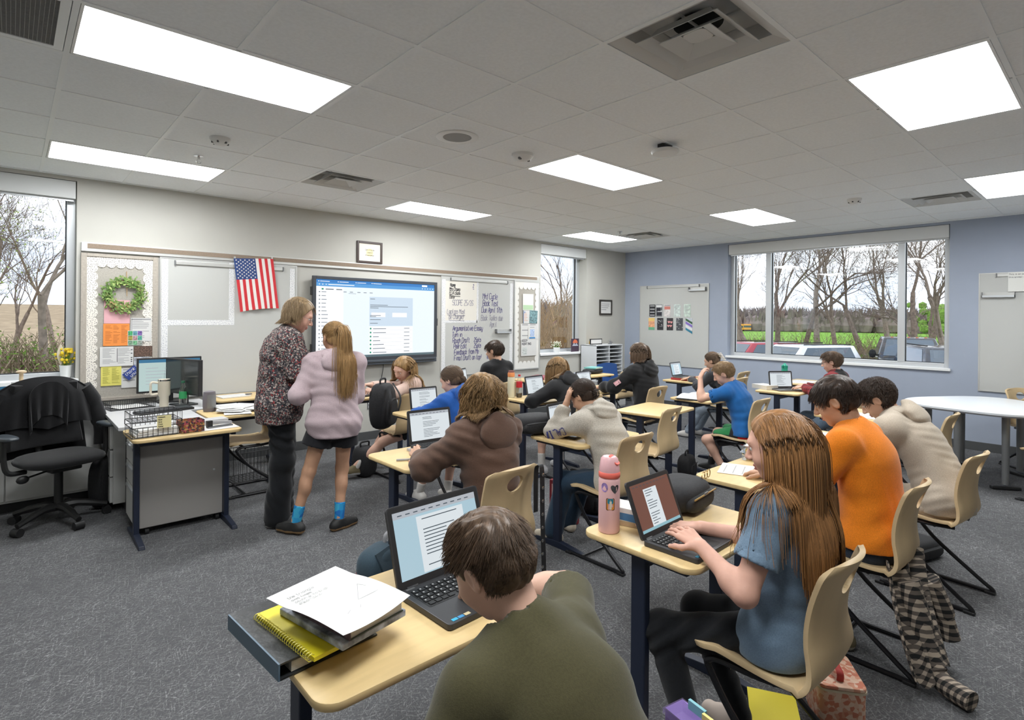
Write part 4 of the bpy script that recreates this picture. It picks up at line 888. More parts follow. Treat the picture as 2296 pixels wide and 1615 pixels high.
def EM(n, c, s=.85):
    m = mat('screen_' + n, c, .25, emit=s); m.node_tree.nodes['Principled BSDF'].inputs['Base Color'].default_value = (.01, .01, .012, 1); return m
def SR(u0, u1, v0, v1, d, nm, m, par=None):         # v measured from the top
    mb = MB(); mb.quad(*[(sx0 + u * SW, Y0 + .012 - d, sz1 - v * SH) for u, v in ((u0, v1), (u1, v1), (u1, v0), (u0, v0))]); return mb.build(nm, m, par or dp)
scr = SR(0, 1, 0, 1, 0, 'screen', EM('page', (.80, .88, .95), .95))
E_w, E_bl, E_bl2, E_tx, E_gr, E_cd, E_bar = EM('white', (.95, .97, 1), .95), EM('blue', (.035, .22, .60)), EM('blue_light', (.10, .36, .75)), EM('text', (.30, .36, .42), .5), EM('green', (.03, .32, .20)), EM('card', (.62, .74, .86), .9), EM('taskbar', (.16, .24, .27), .6)
mb = MB()
def sq(mb, u0, u1, v0, v1, d=.001): mb.quad(*[(sx0 + u * SW, Y0 + .012 - d, sz1 - v * SH) for u, v in ((u0, v1), (u1, v1), (u1, v0), (u0, v0))])
sq(mb, 0, 1, 0, .085); mb.build('browser_bar', E_bl, scr); mb = MB(); sq(mb, 0, 1, .04, .085, .0016); mb.build('address_bar', E_bl2, scr)
mb = MB()
for u in (.015, .16, .30, .43): sq(mb, u, u + .008, .018, .028, .002); sq(mb, u + .014, u + .085, .02, .027, .002)
sq(mb, .09, .29, .056, .066, .002); sq(mb, .88, .93, .01, .034, .002)
for u in (.02, .045, .07, .88, .905, .93, .955, .98): sq(mb, u, u + .008, .056, .066, .002)
mb.build('browser_lettering', E_w, scr)
mb = MB(); sq(mb, .0, .205, .09, .985, .001); mb.build('side_panel', E_w, scr)
mb = MB(); sq(mb, .415, .795, .20, .59, .001); mb.build('post_card', E_cd, scr); mb = MB(); sq(mb, .415, .795, .60, .985, .001); sq(mb, .43, .55, .41, .47, .002); sq(mb, .61, .74, .41, .47, .002); mb.build('list_card', E_w, scr)
mb = MB(); rnd = random.Random(4)
for k in range(17): v = .15 + .048 * k; sq(mb, .02, .03, v, v + .013, .002); sq(mb, .04, .04 + rnd.uniform(.03, .05), v + .002, v + .010, .002)
for u in (.205, .255, .315, .365, .415): sq(mb, u, u + .025, .145, .153, .002)
sq(mb, .245, .305, .166, .17, .002); sq(mb, .07, .13, .115, .128, .002); sq(mb, .15, .195, .115, .128, .002)
for v, w_ in ((.225, .04), (.305, .15), (.325, .33), (.345, .07), (.445, .09), (.46, .05), (.50, .09), (.55, .065)): sq(mb, .42, .42 + w_, v, v + .008, .003)
for k in range(7): v = .62 + .053 * k; sq(mb, .445, .445 + rnd.uniform(.03, .13), v + .004, v + .013, .003); sq(mb, .715, .765, v, v + .008, .003); sq(mb, .42, .79, v + .03, v + .0312, .003)
mb.build('page_lettering', E_tx, scr)['kind'] = 'stuff'
mb = MB()
for k in range(7):
    v = .625 + .053 * k; c = (sx0 + .425 * SW, sz1 - v * SH); mb.add([(c[0] + .012 * math.cos(a), Y0 + .012 - .004, c[1] + .012 * math.sin(a)) for a in np.linspace(0, 6.2832, 16)[:-1]], [tuple(range(15))])
sq(mb, .04, .055, .11, .13, .003); mb.build('green_badges', E_gr, scr)
mb = MB(); sq(mb, 0, 1, .972, 1, .0024); mb.build('task_bar', E_bar, scr)
cb = thing('power_cable', 'thin black cable hanging from the interactive display', 'cable'); MB().tube(catmull([(3.62, YA - .03, .98), (3.61, YA - .02, .86), (3.58, YA - .02, .74), (3.50, YA - .03, .62), (3.45, YA - .02, .46)], 6), .004, 6).build('cable', M_black, cb, smooth=True)
cb = thing('side_cable', 'black cable looping from the left side of the interactive display', 'cable'); MB().tube(catmull([(2.63, YA - .05, 1.18), (2.60, YA - .03, 1.14), (2.52, YA - .02, 1.08), (2.50, YA - .02, .98), (2.53, YA - .02, .9)], 6), .004, 6).build('cable', M_black, cb, smooth=True)
o = thing('wall_outlet', 'grey wall outlet beside the crossed legs', 'outlet'); boxA(3.405, 3.475, .39, .50, 0, .006).build('plate', M_gtube, o, bevel=.002)
for z in (.42, .468): boxA(3.42, 3.46, z - .016, z + .016, .006, .008).build('socket', M_white, o)
def framed(name, label, x0, x1, z0, z1, fm, t, lines, matm):
    r = thing(name, label, 'picture frame')
    for a in ((x0, x0 + t, z0, z1), (x1 - t, x1, z0, z1), (x0 + t, x1 - t, z1 - t, z1), (x0 + t, x1 - t, z0, z0 + t)): boxA(*a, 0, .022).build('frame', fm, r, bevel=.003)
    boxA(x0 + t, x1 - t, z0 + t, z1 - t, 0, .010).build('sheet', matm, r); return r
r = framed('certificate', 'dark framed certificate above the interactive display', 3.24, 3.595, 2.262, 2.54, mat('dark_walnut', (.05, .03, .025), .4), .028, 0, PAPER((.80, .76, .66), 'cream'))
mb = MB()
for k, tx in enumerate(('Certificate', 'award', 'Excellence')): st, L = strokes(tx, .017, .3); ink(mb, st, .0025, lambda a, b: FA(3.418 - L / 2 + a, 2.425 - .034 * k + b, .0115))
mb.build('lettering', M_ink, r); mb = MB(); mb.add([FA(3.418 + .05 * math.cos(a), 2.40 + .05 * math.sin(a), .0106) for a in np.linspace(0, 6.28, 24)[:-1]], [tuple(range(23))]); mb.build('gold_seal', mat('pale_gold', (.78, .70, .40), .5), r)
r = framed('quote_frame', 'small black framed printed quote on the short wall by the corner', 8.045, 8.408, 1.643, 1.925, mat('black_wood_frame', (.03, .025, .02), .4), .03, 0, M_pwhite)
mb = MB()
for k, l in enumerate((.24, .23, .20, .14)): mb.quad(*[FA(8.10 + a, 1.84 - .035 * k + b, .0108) for a, b in ((0, 0), (l, 0), (l, .013), (0, .013))])
mb.build('print', M_print, r)
w2 = whiteboard('whiteboard', 'whiteboard covered in handwritten class notes beside the display', 4.535, 5.895, .745, 2.165, 'A')
for a in ((4.537, 4.60, .80, 2.12), (4.60, 5.18, 1.50, 1.535), (5.165, 5.20, 1.50, 2.12), (5.83, 5.89, .80, 2.12)): boxA(*a, .0142, .0155).build('spotted_border', M_dotw, w2)
boxA(4.60, 5.165, 1.535, 2.10, .0142, .0152).build('cream_zone', mat('cream_board_patch', (.78, .75, .68), .3), w2)
map_rail('', 4.69, 5.765, 2.125, 'A', w2)
def note(text, x, z, h, m, par=w2, slant=.15, wd=.008, under=False, wall='A', sp=1.0):
    mb = MB(); st, L = strokes(text, h, slant, sp, .18); st = [[(a * .62, b) for a, b in pl] for pl in st]; L *= .62; f = (lambda a, b: FA(x + a, z + b, .0165)) if wall == 'A' else (lambda a, b: (XB - .0165, x - a, z + b))
    ink(mb, st, wd, f)
    if under: ink(mb, [[(0, -.02), (L, -.025)]], wd, f)
    mb.build('handwriting', m, par)
for tx, x, z, h, m, un in (('Name', 4.68, 2.02, .05, M_ink, 0), ('Mrs Champ', 4.67, 1.96, .05, M_ink, 0), ('ELA class', 4.67, 1.905, .05, M_ink, 1), ('Date', 4.67, 1.85, .05, M_ink, 0), ('2', 5.09, 2.02, .05, M_ink2, 1),
    ('SCOPE 25/26', 4.72, 1.755, .075, M_ink3, 0), ('Laptops Must', 4.63, 1.632, .065, M_ink3, 1), ('be Charged!', 4.66, 1.555, .065, M_ink3, 1),
    ('Mrd Cycle', 5.28, 1.86, .085, M_ink2, 0), ('Book Test', 5.28, 1.755, .085, M_ink2, 0), ('Due April 17th', 5.26, 1.655, .08, M_ink2, 0), ('Book Talks due', 5.25, 1.535, .078, M_ink3, 0), ('April', 5.42, 1.435, .08, M_ink3, 0),
    ('Argumentative Essay:', 4.73, 1.385, .072, M_ink2, 0), ('Turn in:', 4.72, 1.295, .07, M_ink2, 0), ('Rough Draft', 4.73, 1.21, .07, M_ink2, 0), ('25pts', 5.12, 1.215, .065, M_ink2, 0), ('Peer Edit', 4.75, 1.128, .068, M_ink2, 0), ('25pts', 5.12, 1.13, .065, M_ink2, 0),
    ('Feedback from Me', 4.76, 1.04, .07, M_ink2, 0), ('Final Draft on top!', 4.76, .955, .07, M_ink2, 0), ('100', 5.36, .955, .07, M_ink2, 0)): note(tx, x, z, h, m, under=bool(un), sp=.8)
def marker_tray(par, a0, a1, z, wall):
    bx = boxA if wall == 'A' else boxB
    bx(a0, a1, z - .03, z - .024, .014, .06).build('marker_shelf', M_frame, par); bx(a0, a1, z - .03, z - .006, .056, .062).build('marker_lip', M_alu, par); bx(a0, a1, z - .03, z + .03, .014, .018).build('marker_back', M_frame, par)
    for q in (a0, a1 - .006): bx(q, q + .006, z - .034, z + .032, .014, .062).build('marker_end', M_gtube, par)
    for k, c in enumerate(((.02, .02, .02), (.03, .05, .2), (.02, .02, .02))):
        b0 = a0 + (a1 - a0) * (.12 + .24 * k); bx(b0, b0 + .10, z - .022, z - .006, .03, .046).build('marker', mat('marker_%d' % k, c, .4), par, bevel=.005)
marker_tray(w2, 5.53, 5.83, 1.37, 'A')
x0, x1, z0, z1 = 5.915, 6.49, .745, 2.175
o = thing('notice_board', 'grey notice board with scalloped white border beside the narrow window', 'notice board'); boxA(x0, x1, z0, z1, 0, .012).build('tack_panel', M_cork, o)
for a in ((x0, x0 + .02, z0, z1), (x1 - .02, x1, z0, z1), (x0 + .02, x1 - .02, z1 - .02, z1), (x0 + .02, x1 - .02, z0, z0 + .02)): boxA(*a, .0, .024).build('board_frame', M_frame, o)
M_bw = PAPER((.78, .765, .73), 'border_white'); strip(x0 + .02, scallop(13, z0 + .02, z1 - .12, 1, .09, 'v'), 1, True, 0, M_bw, o); strip(x1 - .02, scallop(13, z0 + .02, z1 - .12, 1, .09, 'v'), -1, True, 0, M_bw, o, .0145); strip(0, scallop(6, x0 + .02, x1 - .02, 1, .12, 'h'), -1, False, z1 - .02, M_bw, o, .016); strip(0, scallop(6, x0 + .02, x1 - .02, 1, .12, 'h'), 1, False, z0 + .02, M_bw, o, .016)
r, P, w, h = sheet('landscape_drawing', 'green and white drawing high on the right notice board', 6.10, 6.34, 1.70, 1.965, PAPER((.76, .77, .72), 'drawing'), d=.022); decal(r, P, .0228, mat('crayon_green', (.45, .62, .40), .8), [(-w / 2 + .01, w / 2 - .01, -h / 2 + .01, -h * .18)], 'crayon')
r, P, w, h = sheet('comic_sheet', 'blue-edged comic sheet on the right notice board', 6.115, 6.255, 1.49, 1.695, M_pwhite, d=.024, lines=(7, 1), inkm=mat('salmon_print', (.65, .35, .25), .7)); decal(r, P, .0246, mat('pen_blue', (.10, .25, .55), .7), [(-w / 2, -w / 2 + .008, -h / 2, h / 2), (-w * .35, -w * .22, h * .3, h * .42)], 'blue_print')
sheet('teal_artwork', 'teal ink artwork sheet overlapping the comic sheet', 6.25, 6.43, 1.49, 1.70, mat('teal_art', (.16, .27, .29), .7, noise=(40, .6)), d=.026, tilt=-.05)
sheet('large_poster', 'large white illustrated sheet in the middle of the right notice board', 6.06, 6.45, 1.22, 1.485, M_pwhite, d=.021, lines=(5, 2))
r, P, w, h = sheet('crystal_drawing', 'blue crystal drawing with a blue foot strip', 6.22, 6.40, 1.24, 1.42, M_pwhite, d=.027); decal(r, P, .0278, mat('pale_blue_crayon', (.42, .52, .72), .8, noise=(50, .3)), [(-w * .25, w * .28, -h * .3, h * .35)], 'crayon'); decal(r, P, .028, mat('blue_strip', (.03, .22, .55), .6), [(-w * .35, w * .38, -h * .48, -h * .36)], 'strip')
r, P, w, h = sheet('lower_poster', 'white sheet headed in heavy black letters on the right notice board', 6.07, 6.41, .965, 1.235, M_pwhite, d=.023)
mb = MB()
for k, tx in enumerate(('KEEP', 'HUNTING')): st, L = strokes(tx, .035); ink(mb, st, .007, lambda a, b: P(-w * .44 + a, h * .34 - .05 * k + b, .0238))
mb.build('lettering', M_ink, r); decal(r, P, .0238, mat('sketch_grey', (.55, .58, .56), .8, noise=(60, .4)), [(-w * .42, -w * .12, -h * .42, 0)], 'sketch')
w3 = whiteboard('whiteboard', 'whiteboard on the blue wall with ten small posters', 4.81, 6.18, .745, 2.18, 'B'); map_rail('', 4.98, 6.02, 2.16, 'B', w3); marker_tray(w3, 4.84, 5.16, 2.10, 'B')
PC = [('dark text poster, first of the top row on the blue wall whiteboard', (.03, .03, .035)), ('dark collage poster, second of the top row', (.16, .17, .18)), ('white poster with a red heading, third of the top row', (.70, .66, .64)), ('pale green poster, fourth of the top row', (.62, .70, .66)), ('pale green poster, last of the top row', (.58, .68, .60)),
      ('orange and green sunset poster, first of the lower row', (.80, .40, .22)), ('black starry poster, second of the lower row', (.03, .03, .035)), ('black poster with pink hearts, third of the lower row', (.04, .035, .04)), ('charcoal poster with white specks, fourth of the lower row', (.07, .075, .085)), ('diagonal purple and green poster, last of the lower row', (.55, .58, .62))]
for k, (lab, c) in enumerate(PC):
    col, row = k % 5, k // 5; yc = (5.915, 5.77, 5.60, 5.40, 5.20)[col] if row == 0 else (5.93, 5.745, 5.545, 5.35, 5.165)[col]; zc = 1.73 if row == 0 else 1.485
    r, P, w, h = sheet('poster', lab, yc - .065, yc + .065, zc - .11, zc + .11, mat('poster_%d' % k, c, .6, noise=(25, .25)), d=.018, cat='poster', wall='B', grp='small posters on the blue wall whiteboard')
    W_ = mat('poster_white', (.75, .75, .75), .7); D_ = .0186
    if k == 0: decal(r, P, D_, W_, [(-.05, .05, v, v + .012) for v in (-.09, -.035, .02, .08)])
    if k == 1: decal(r, P, D_, W_, [(-.06, .06, .06, .10), (-.03, .06, -.02, 0)]); decal(r, P, D_, M_ink, [(-.055, .03, -.01, .05), (-.05, .05, -.09, -.03)], 'dark_blocks')
    if k == 2: decal(r, P, D_, mat('red_head', (.62, .22, .18), .7), [(-.06, .06, .02, .075)]); decal(r, P, D_, M_print, [(-.055, .055, .085, .1)], 'heading')
    if k in (3, 4): decal(r, P, D_, M_print, [(-.05, .05 - .02 * (q % 3), .08 - .022 * q, .087 - .022 * q) for q in range(7)])
    if k == 5: decal(r, P, D_, mat('sun_yellow', (.85, .58, .2), .7), [(-.065, .065, .05, .11)], 'sky_band'); decal(r, P, D_, mat('hill_green', (.15, .42, .25), .7), [(-.065, .065, -.11, -.06)], 'hill_band')
    if k in (6, 8):
        rr = random.Random(k); decal(r, P, D_, W_, [(a, a + .012, b, b + .009) for a, b in ((rr.uniform(-.06, .05), rr.uniform(-.1, .1)) for _ in range(14))], 'specks')
    if k == 7:
        mb = MB()
        for a, b in ((-.02, .04), (.03, .035), (-.03, -.03), (.02, -.03)):
            mb.add([P(a + .026 * 16 * math.sin(t) ** 3 / 16, b + .026 * (13 * math.cos(t) - 5 * math.cos(2 * t) - 2 * math.cos(3 * t)) / 16, D_) for t in np.linspace(0, 6.28, 20)[:-1]], [tuple(range(19))])
        mb.build('hearts', mat('heart_pink', (.75, .33, .32), .7), r)
    if k == 9:
        for q, cc in enumerate(((.05, .12, .06), (.22, .14, .5), (.75, .75, .75), (.03, .2, .3))):
            mb = MB(); b0 = .09 - .055 * q; mb.quad(P(-.065, b0 - .02, D_), P(-.065, b0 + .02, D_), P(.065, b0 - .05, D_), P(.065, b0 - .09, D_)); mb.build('diagonal_band', mat('diag_%d' % q, cc, .7), r)
w4 = whiteboard('whiteboard', 'whiteboard at the right edge of the blue wall above the white table', -.05, 1.235, .745, 2.16, 'B'); map_rail('', .05, 1.075, 2.14, 'B', w4); marker_tray(w4, .91, 1.215, 1.905, 'B')
r, P, w, h = sheet('fox_drawing', 'white sheet with a drawn brown animal on grass on the right whiteboard', .62, .975, 1.94, 2.17, PAPER((.78, .78, .74), 'fox'), d=.034, wall='B', cat='drawing')
decal(r, P, .0346, mat('drawn_grass', (.32, .46, .26), .8), [(-w * .05, w * .45, -h * .22, -h * .08)], 'grass')
mb = MB(); ink(mb, [[(-.0, -.02), (.03, .01), (.05, .035)]], .008, lambda a, b: P(a, b, .0352)); ink(mb, [[(.05, .03), (.09, .045), (.13, .035)]], .03, lambda a, b: P(a, b, .0352));
for q in (.06, .075, .115, .13): ink(mb, [[(q, .02), (q + .004, -.005), (q - .004, -.03)]], .007, lambda a, b: P(a, b, .0354))
mb.build('drawn_animal', mat('rust_crayon', (.33, .15, .06), .8), r)
for k, tx in enumerate(('This is an animal', 'this animal is a good')): mb = MB(); st, L = strokes(tx, .016); ink(mb, st, .0025, lambda a, b: P(-w * .48 + a, h * .36 - .035 * k + b, .0346)); mb.build('handwriting', M_ink, r)
ms = thing('mail_sorter', 'white two-column mail sorter standing in the far corner', 'sorter', (7.86, 6.30, 0)); M_sw = mat('sorter_white', (.66, .68, .70), .5)
for a in ((-.37, -.355), (-.01, .005), (.355, .37)): MB().bb(a[0], a[1], -.15, .2, .50, 1.11).build('upright', M_sw, ms)
for k in range(10):
    z = .50 + .0665 * k
    for q in ((-.355, -.01), (.005, .355)): MB().bb(q[0], q[1], -.15, .2, z, z + .012).build('shelf', M_sw, ms)
MB().bb(-.37, .37, .19, .2, .5, 1.11).build('back_panel', M_sw, ms); MB().bb(-.37, .37, -.152, .2, 1.10, 1.115).build('top', M_sw, ms)
cbn = thing('low_cabinet', 'pale low cabinet under the white mail sorter', 'cabinet', (7.86, 6.30, 0)); MB().bb(-.40, .40, -.2, .22, 0, .48).build('body', M_metal2, cbn); MB().bb(-.41, .41, -.21, .23, .48, .50).build('worktop', M_lgrey, cbn)
for s in (-1, 1): d_ = MB().bb(min(0, s * .39) + .004, max(0, s * .39) - .004, -.216, -.2, .03, .46).build('door', M_metal2, cbn); MB().bb(s * .04 - .005, s * .04 + .005, -.23, -.216, .28, .38).build('handle', M_alu, d_)
o = thing('award_plate', 'black framed award plate leaning on the mail sorter', 'plaque', (7.70, 6.33, 1.118)); MB().box((0, 0, .05), (.33, .018, .10)).build('frame', M_black, o, bevel=.003); MB().box((0, -.0105, .05), (.29, .004, .07)).build('sheet', M_pwhite, o)
o = MB().box((7.77, 6.42, 1.145), (.22, .07, .055)).build('crayon_box', mat('crayon_yellow', (.72, .42, .05), .6), bevel=.004); tag(o, 'yellow and orange box lying behind the award plate', 'box')
o = thing('figurine', 'small dark figurine on the mail sorter', 'figurine', (8.06, 6.30, 1.117)); MB().lathe([(.035, 0), (.04, .01), (.015, .03), (.02, .06), (.001, .09)], n=12).build('body', M_gtube, o, smooth=True); MB().ball((.03, 0, .03), (.05, .02, .015)).build('base', M_gtube, o)
o = thing('white_flower_pot', 'small white pot of pale flowers on the narrow window sill', 'potted plant', (6.98, 6.60, .986)); MB().lathe([(.04, 0), (.055, .02), (.058, .09), (.05, .09), (.045, .03)], n=20).build('pot', M_white, o, smooth=True)
mb = MB(); mb2 = MB(); rnd = random.Random(8)
for _ in range(60): p = np.array([rnd.gauss(0, .04), rnd.gauss(0, .035), .10 + rnd.random() * .09]); mb.ball(tuple(p), .011, 6); mb2.tube([(p[0] * .3, p[1] * .3, .08), tuple(p)], .002, 3)
mb.build('blossoms', mat('pale_blossom', (.72, .70, .58), .7), o)['kind'] = 'stuff'; mb2.build('stems', M_bush, o)['kind'] = 'stuff'
r = thing('sunset_card', 'dark card with a red sun and mountains standing on the narrow window sill', 'card', (7.45, 6.60, .986)); MB().box((0, 0, .115), (.20, .01, .23)).build('card', mat('maroon_card', (.06, .035, .06), .6), r)
mb = MB(); mb.add([(.065 * math.cos(a), -.0056, .15 + .065 * math.sin(a)) for a in np.linspace(0, math.pi, 16)], [tuple(range(16))]); mb.build('sun_print', mat('card_sun', (.70, .17, .08), .6), r)
mb = MB(); mb.add([(-.08, -.006, .10), (-.03, -.006, .16), (0, -.006, .12), (.035, -.006, .155), (.08, -.006, .10)], [(0, 4, 3, 2, 1)]); mb.build('mountain_print', mat('card_mountain', (.45, .50, .58), .6), r)
def V(*a): return np.array(a, float)
def nrm(v): v = np.asarray(v, float); return v / (np.linalg.norm(v) + 1e-12)
def cap(a, b, ra, rb=None, k=.03, op='+'): return dict(t='c', a=np.asarray(a, float), b=np.asarray(b, float), ra=ra, rb=ra if rb is None else rb, k=k, op=op)
def ell(c, r, R=None, k=.02, op='+'): return dict(t='e', c=np.asarray(c, float), r=np.asarray(r if not np.isscalar(r) else (r, r, r), float), R=np.eye(3) if R is None else np.asarray(R, float), k=k, op=op)
def oval(a, b, ra, rb, lat, ratio, k=.04, op='+'):     # capsule with an elliptical section: full width along lat, ratio in depth
    return dict(t='x', a=np.asarray(a, float), b=np.asarray(b, float), ra=ra, rb=rb, lat=nrm(lat), q=ratio, k=k, op=op)
def sd(p, P):
    if p['t'] == 'e':
        q = (P - p['c']) @ p['R']; k0 = np.sqrt(((q / p['r']) ** 2).sum(-1)); k1 = np.sqrt(((q / p['r'] ** 2) ** 2).sum(-1)) + 1e-9
        return k0 * (k0 - 1) / k1
    ab = p['b'] - p['a']
    if p['t'] == 'x':
        ax = nrm(ab); lat = nrm(p['lat'] - ax * (p['lat'] @ ax)); fr = np.cross(ax, lat); d = P - p['a']
        z = d @ ax; x = d @ lat; y = (d @ fr) / p['q']; L = np.linalg.norm(ab); t = np.clip(z / L, 0, 1); return (np.sqrt(x * x + y * y + (z - t * L) ** 2) - (p['ra'] + (p['rb'] - p['ra']) * t)) * (.5 + .5 * p['q'])
    if p.get('flat'):          # open tube end: flat cut with a hollow rim
        L = np.linalg.norm(ab); ax = ab / L; d = P - p['a']; z = d @ ax; t = np.clip(z / L, 0, 1.2); rad = np.sqrt(np.maximum((d * d).sum(-1) - z * z, 0)); r = p['ra'] + (p['rb'] - p['ra']) * t
        o = np.where(z < 0, np.sqrt((d * d).sum(-1)) - p['ra'], np.maximum(rad - r, z - L)); w = p.get('rim', .010)
        return np.maximum(o, -np.maximum(rad - (r - w), (L - .035) - z))
    d = P - p['a']; t = np.clip((d @ ab) / (ab @ ab + 1e-12), 0, 1); d = d - t[..., None] * ab
    return np.sqrt((d * d).sum(-1)) - (p['ra'] + (p['rb'] - p['ra']) * t)
def smin(a, b, k):
    h = np.maximum(k - np.abs(a - b), 0) / k; return np.minimum(a, b) - h * h * k * .25
def ext(p):
    if p['t'] == 'e': r = p['r'].max(); return p['c'] - r, p['c'] + r
    r = max(p['ra'], p['rb']); return np.minimum(p['a'], p['b']) - r, np.maximum(p['a'], p['b']) + r
def grow(prims, d):
    out = []
    for p in prims:
        p = dict(p)
        if p['op'] == '+':
            if p['t'] == 'e': p['r'] = p['r'] + d
            else: p['ra'] += d; p['rb'] += d
        out.append(p)
    return out
def sdf_points(prims, P):
    F = np.full(len(P), 9.0)
    for p in prims:
        d = sd(p, P); F = smin(F, d, p['k']) if p['op'] == '+' else -smin(-F, d, p['k'])
    return F
def field(prims, lo, h, n):
    F = np.full(n, .2, np.float32)
    for p in prims:
        a, b = ext(p); m = p['k'] + 2.5 * h
        i0 = np.clip(np.floor((a - m - lo) / h).astype(int), 0, n); i1 = np.clip(np.ceil((b + m - lo) / h).astype(int) + 1, 0, n)
        if (i1 - i0 <= 0).any(): continue
        ax = [lo[c] + h * np.arange(i0[c], i1[c]) for c in range(3)]; G = np.stack(np.meshgrid(*ax, indexing='ij'), -1)
        s = tuple(slice(i0[c], i1[c]) for c in range(3)); d = sd(p, G).astype(np.float32)
        F[s] = smin(F[s], d, p['k']) if p['op'] == '+' else -smin(-F[s], d, p['k'])
    return F
def gridpts(lo, h, n):
    return np.stack(np.meshgrid(*[lo[c] + h * np.arange(n[c]) for c in range(3)], indexing='ij'), -1)
def nets(F, lo, h):
    S = F < 0; n = F.shape
    sl = lambda o: tuple(slice(o[c], n[c] - 1 + o[c]) for c in range(3))
    C = [(i, j, k) for i in (0, 1) for j in (0, 1) for k in (0, 1)]
    cnt = sum(S[sl(c)].astype(np.int8) for c in C); M = (cnt > 0) & (cnt < 8)
    I = np.argwhere(M); idx = np.full(M.shape, -1, np.int64); idx[M] = np.arange(len(I))
    vals = {c: F[I[:, 0] + c[0], I[:, 1] + c[1], I[:, 2] + c[2]] for c in C}
    acc = np.zeros((len(I), 3)); w = np.zeros(len(I))
    for c in C:
        for ax in range(3):
            if c[ax]: continue
            e = list(c); e[ax] = 1; e = tuple(e); a, b = vals[c], vals[e]; m = (a < 0) != (b < 0); t = np.where(m, a / np.where(m, a - b, 1), 0)
            p = np.array(c, float)[None] + np.zeros((len(I), 1)); p[:, ax] = t; acc[m] += p[m]; w[m] += 1
    P = lo + h * (I + acc / w[:, None]); Q = []
    for ax in range(3):
        u, v = (ax + 1) % 3, (ax + 2) % 3
        s0 = [slice(None)] * 3; s1 = [slice(None)] * 3; s0[ax] = slice(0, -1); s1[ax] = slice(1, None)
        X = S[tuple(s0)] != S[tuple(s1)]; J = np.argwhere(X); ok = (J[:, u] > 0) & (J[:, v] > 0) & (J[:, u] < n[u] - 1) & (J[:, v] < n[v] - 1); J = J[ok]
        inside = S[tuple(s0)][J[:, 0], J[:, 1], J[:, 2]]; q = []
        for du, dv in ((1, 1), (0, 1), (0, 0), (1, 0)):
            K = J.copy(); K[:, u] -= du; K[:, v] -= dv; q.append(idx[K[:, 0], K[:, 1], K[:, 2]])
        q = np.stack(q, 1); q[~inside] = q[~inside][:, ::-1]; Q.append(q[(q >= 0).all(1)])
    return P, np.vstack(Q)
def np_mesh(name, P, Q, mats, mi=None, smooth=True):
    me = bpy.data.meshes.new(name); me.vertices.add(len(P)); me.vertices.foreach_set('co', np.asarray(P, np.float32).ravel()); k = Q.shape[1]
    me.loops.add(Q.size); me.loops.foreach_set('vertex_index', Q.astype(np.int32).ravel()); me.polygons.add(len(Q))
    me.polygons.foreach_set('loop_start', np.arange(len(Q), dtype=np.int32) * k)
    me.polygons.foreach_set('use_smooth', np.ones(len(Q), bool) if smooth else np.zeros(len(Q), bool))
    for m in (mats if isinstance(mats, (list, tuple)) else [mats]): me.materials.append(m)
    if mi is not None: me.polygons.foreach_set('material_index', mi.astype(np.int32))
    me.update(calc_edges=True); me.validate(); return me
def add_obj(name, me, parent):
    o = bpy.data.objects.new(name, me); COL.objects.link(o); o.parent = parent; return o
def wrinkle(G, amp, seed=0, dirv=(0, 0, 1), wl=.07):
    """soft folds: a few warped sine ridges that come and go over the cloth"""
    r = np.random.RandomState(seed); k = 6.283 / wl; a = nrm(np.array(dirv) + r.normal(0, .35, 3)); b = nrm(r.normal(0, 1, 3)); c = nrm(r.normal(0, 1, 3)); e = nrm(r.normal(0, 1, 3))
    warp = 2.2 * np.sin(G @ b * 9 + 1) + 1.4 * np.sin(G @ c * 17 + 2); mask = np.clip(.5 + .9 * np.sin(G @ c * 11 + 3 * np.sin(G @ e * 5)), 0, 1); rid = np.sin(G @ a * k + warp); return amp * mask * (np.abs(rid) ** .7 * np.sign(rid)) + amp * .5 * np.sin(G @ e * 13 + warp)
def solid(name, prims, h, mats, parent, cuts=None, disp=None, mifn=None, box=None):
    lo = np.min([ext(p)[0] for p in prims if p['op'] == '+'], 0) - 3 * h; hi = np.max([ext(p)[1] for p in prims if p['op'] == '+'], 0) + 3 * h
    if box is not None: lo = np.maximum(lo, box[0] - 2 * h); hi = np.minimum(hi, box[1] + 2 * h)
    n = np.ceil((hi - lo) / h).astype(int) + 1; F = field(prims, lo, h, tuple(n))
    if disp is not None or cuts:
        near = F < .06; G = gridpts(lo, h, n)[near]; f = F[near].astype(float)
        if disp is not None: f = f + disp(G)
        for c in (cuts or []): f = np.maximum(f, c(G))
        F[near] = f
    if box is not None:
        pass
    P, Q = nets(F, lo, h)
    mi = mifn(P[Q].mean(1)) if mifn is not None else None
    return add_obj(name, np_mesh(name, P, Q, mats, mi), parent)
def ik(a, c, l1, l2, pole):
    a, c = np.asarray(a, float), np.asarray(c, float); d = c - a; L = np.linalg.norm(d); L2 = min(L, (l1 + l2) * .999); u = d / (L + 1e-9); c = a + u * L2
    x = (l1 * l1 - l2 * l2 + L2 * L2) / (2 * L2); hgt = math.sqrt(max(l1 * l1 - x * x, 0)); p = np.asarray(pole, float); p = nrm(p - u * (p @ u)); return a + u * x + p * hgt, c
def rotv(v, axis, ang):
    axis = nrm(axis); return v * math.cos(ang) + np.cross(axis, v) * math.sin(ang) + axis * (axis @ v) * (1 - math.cos(ang))
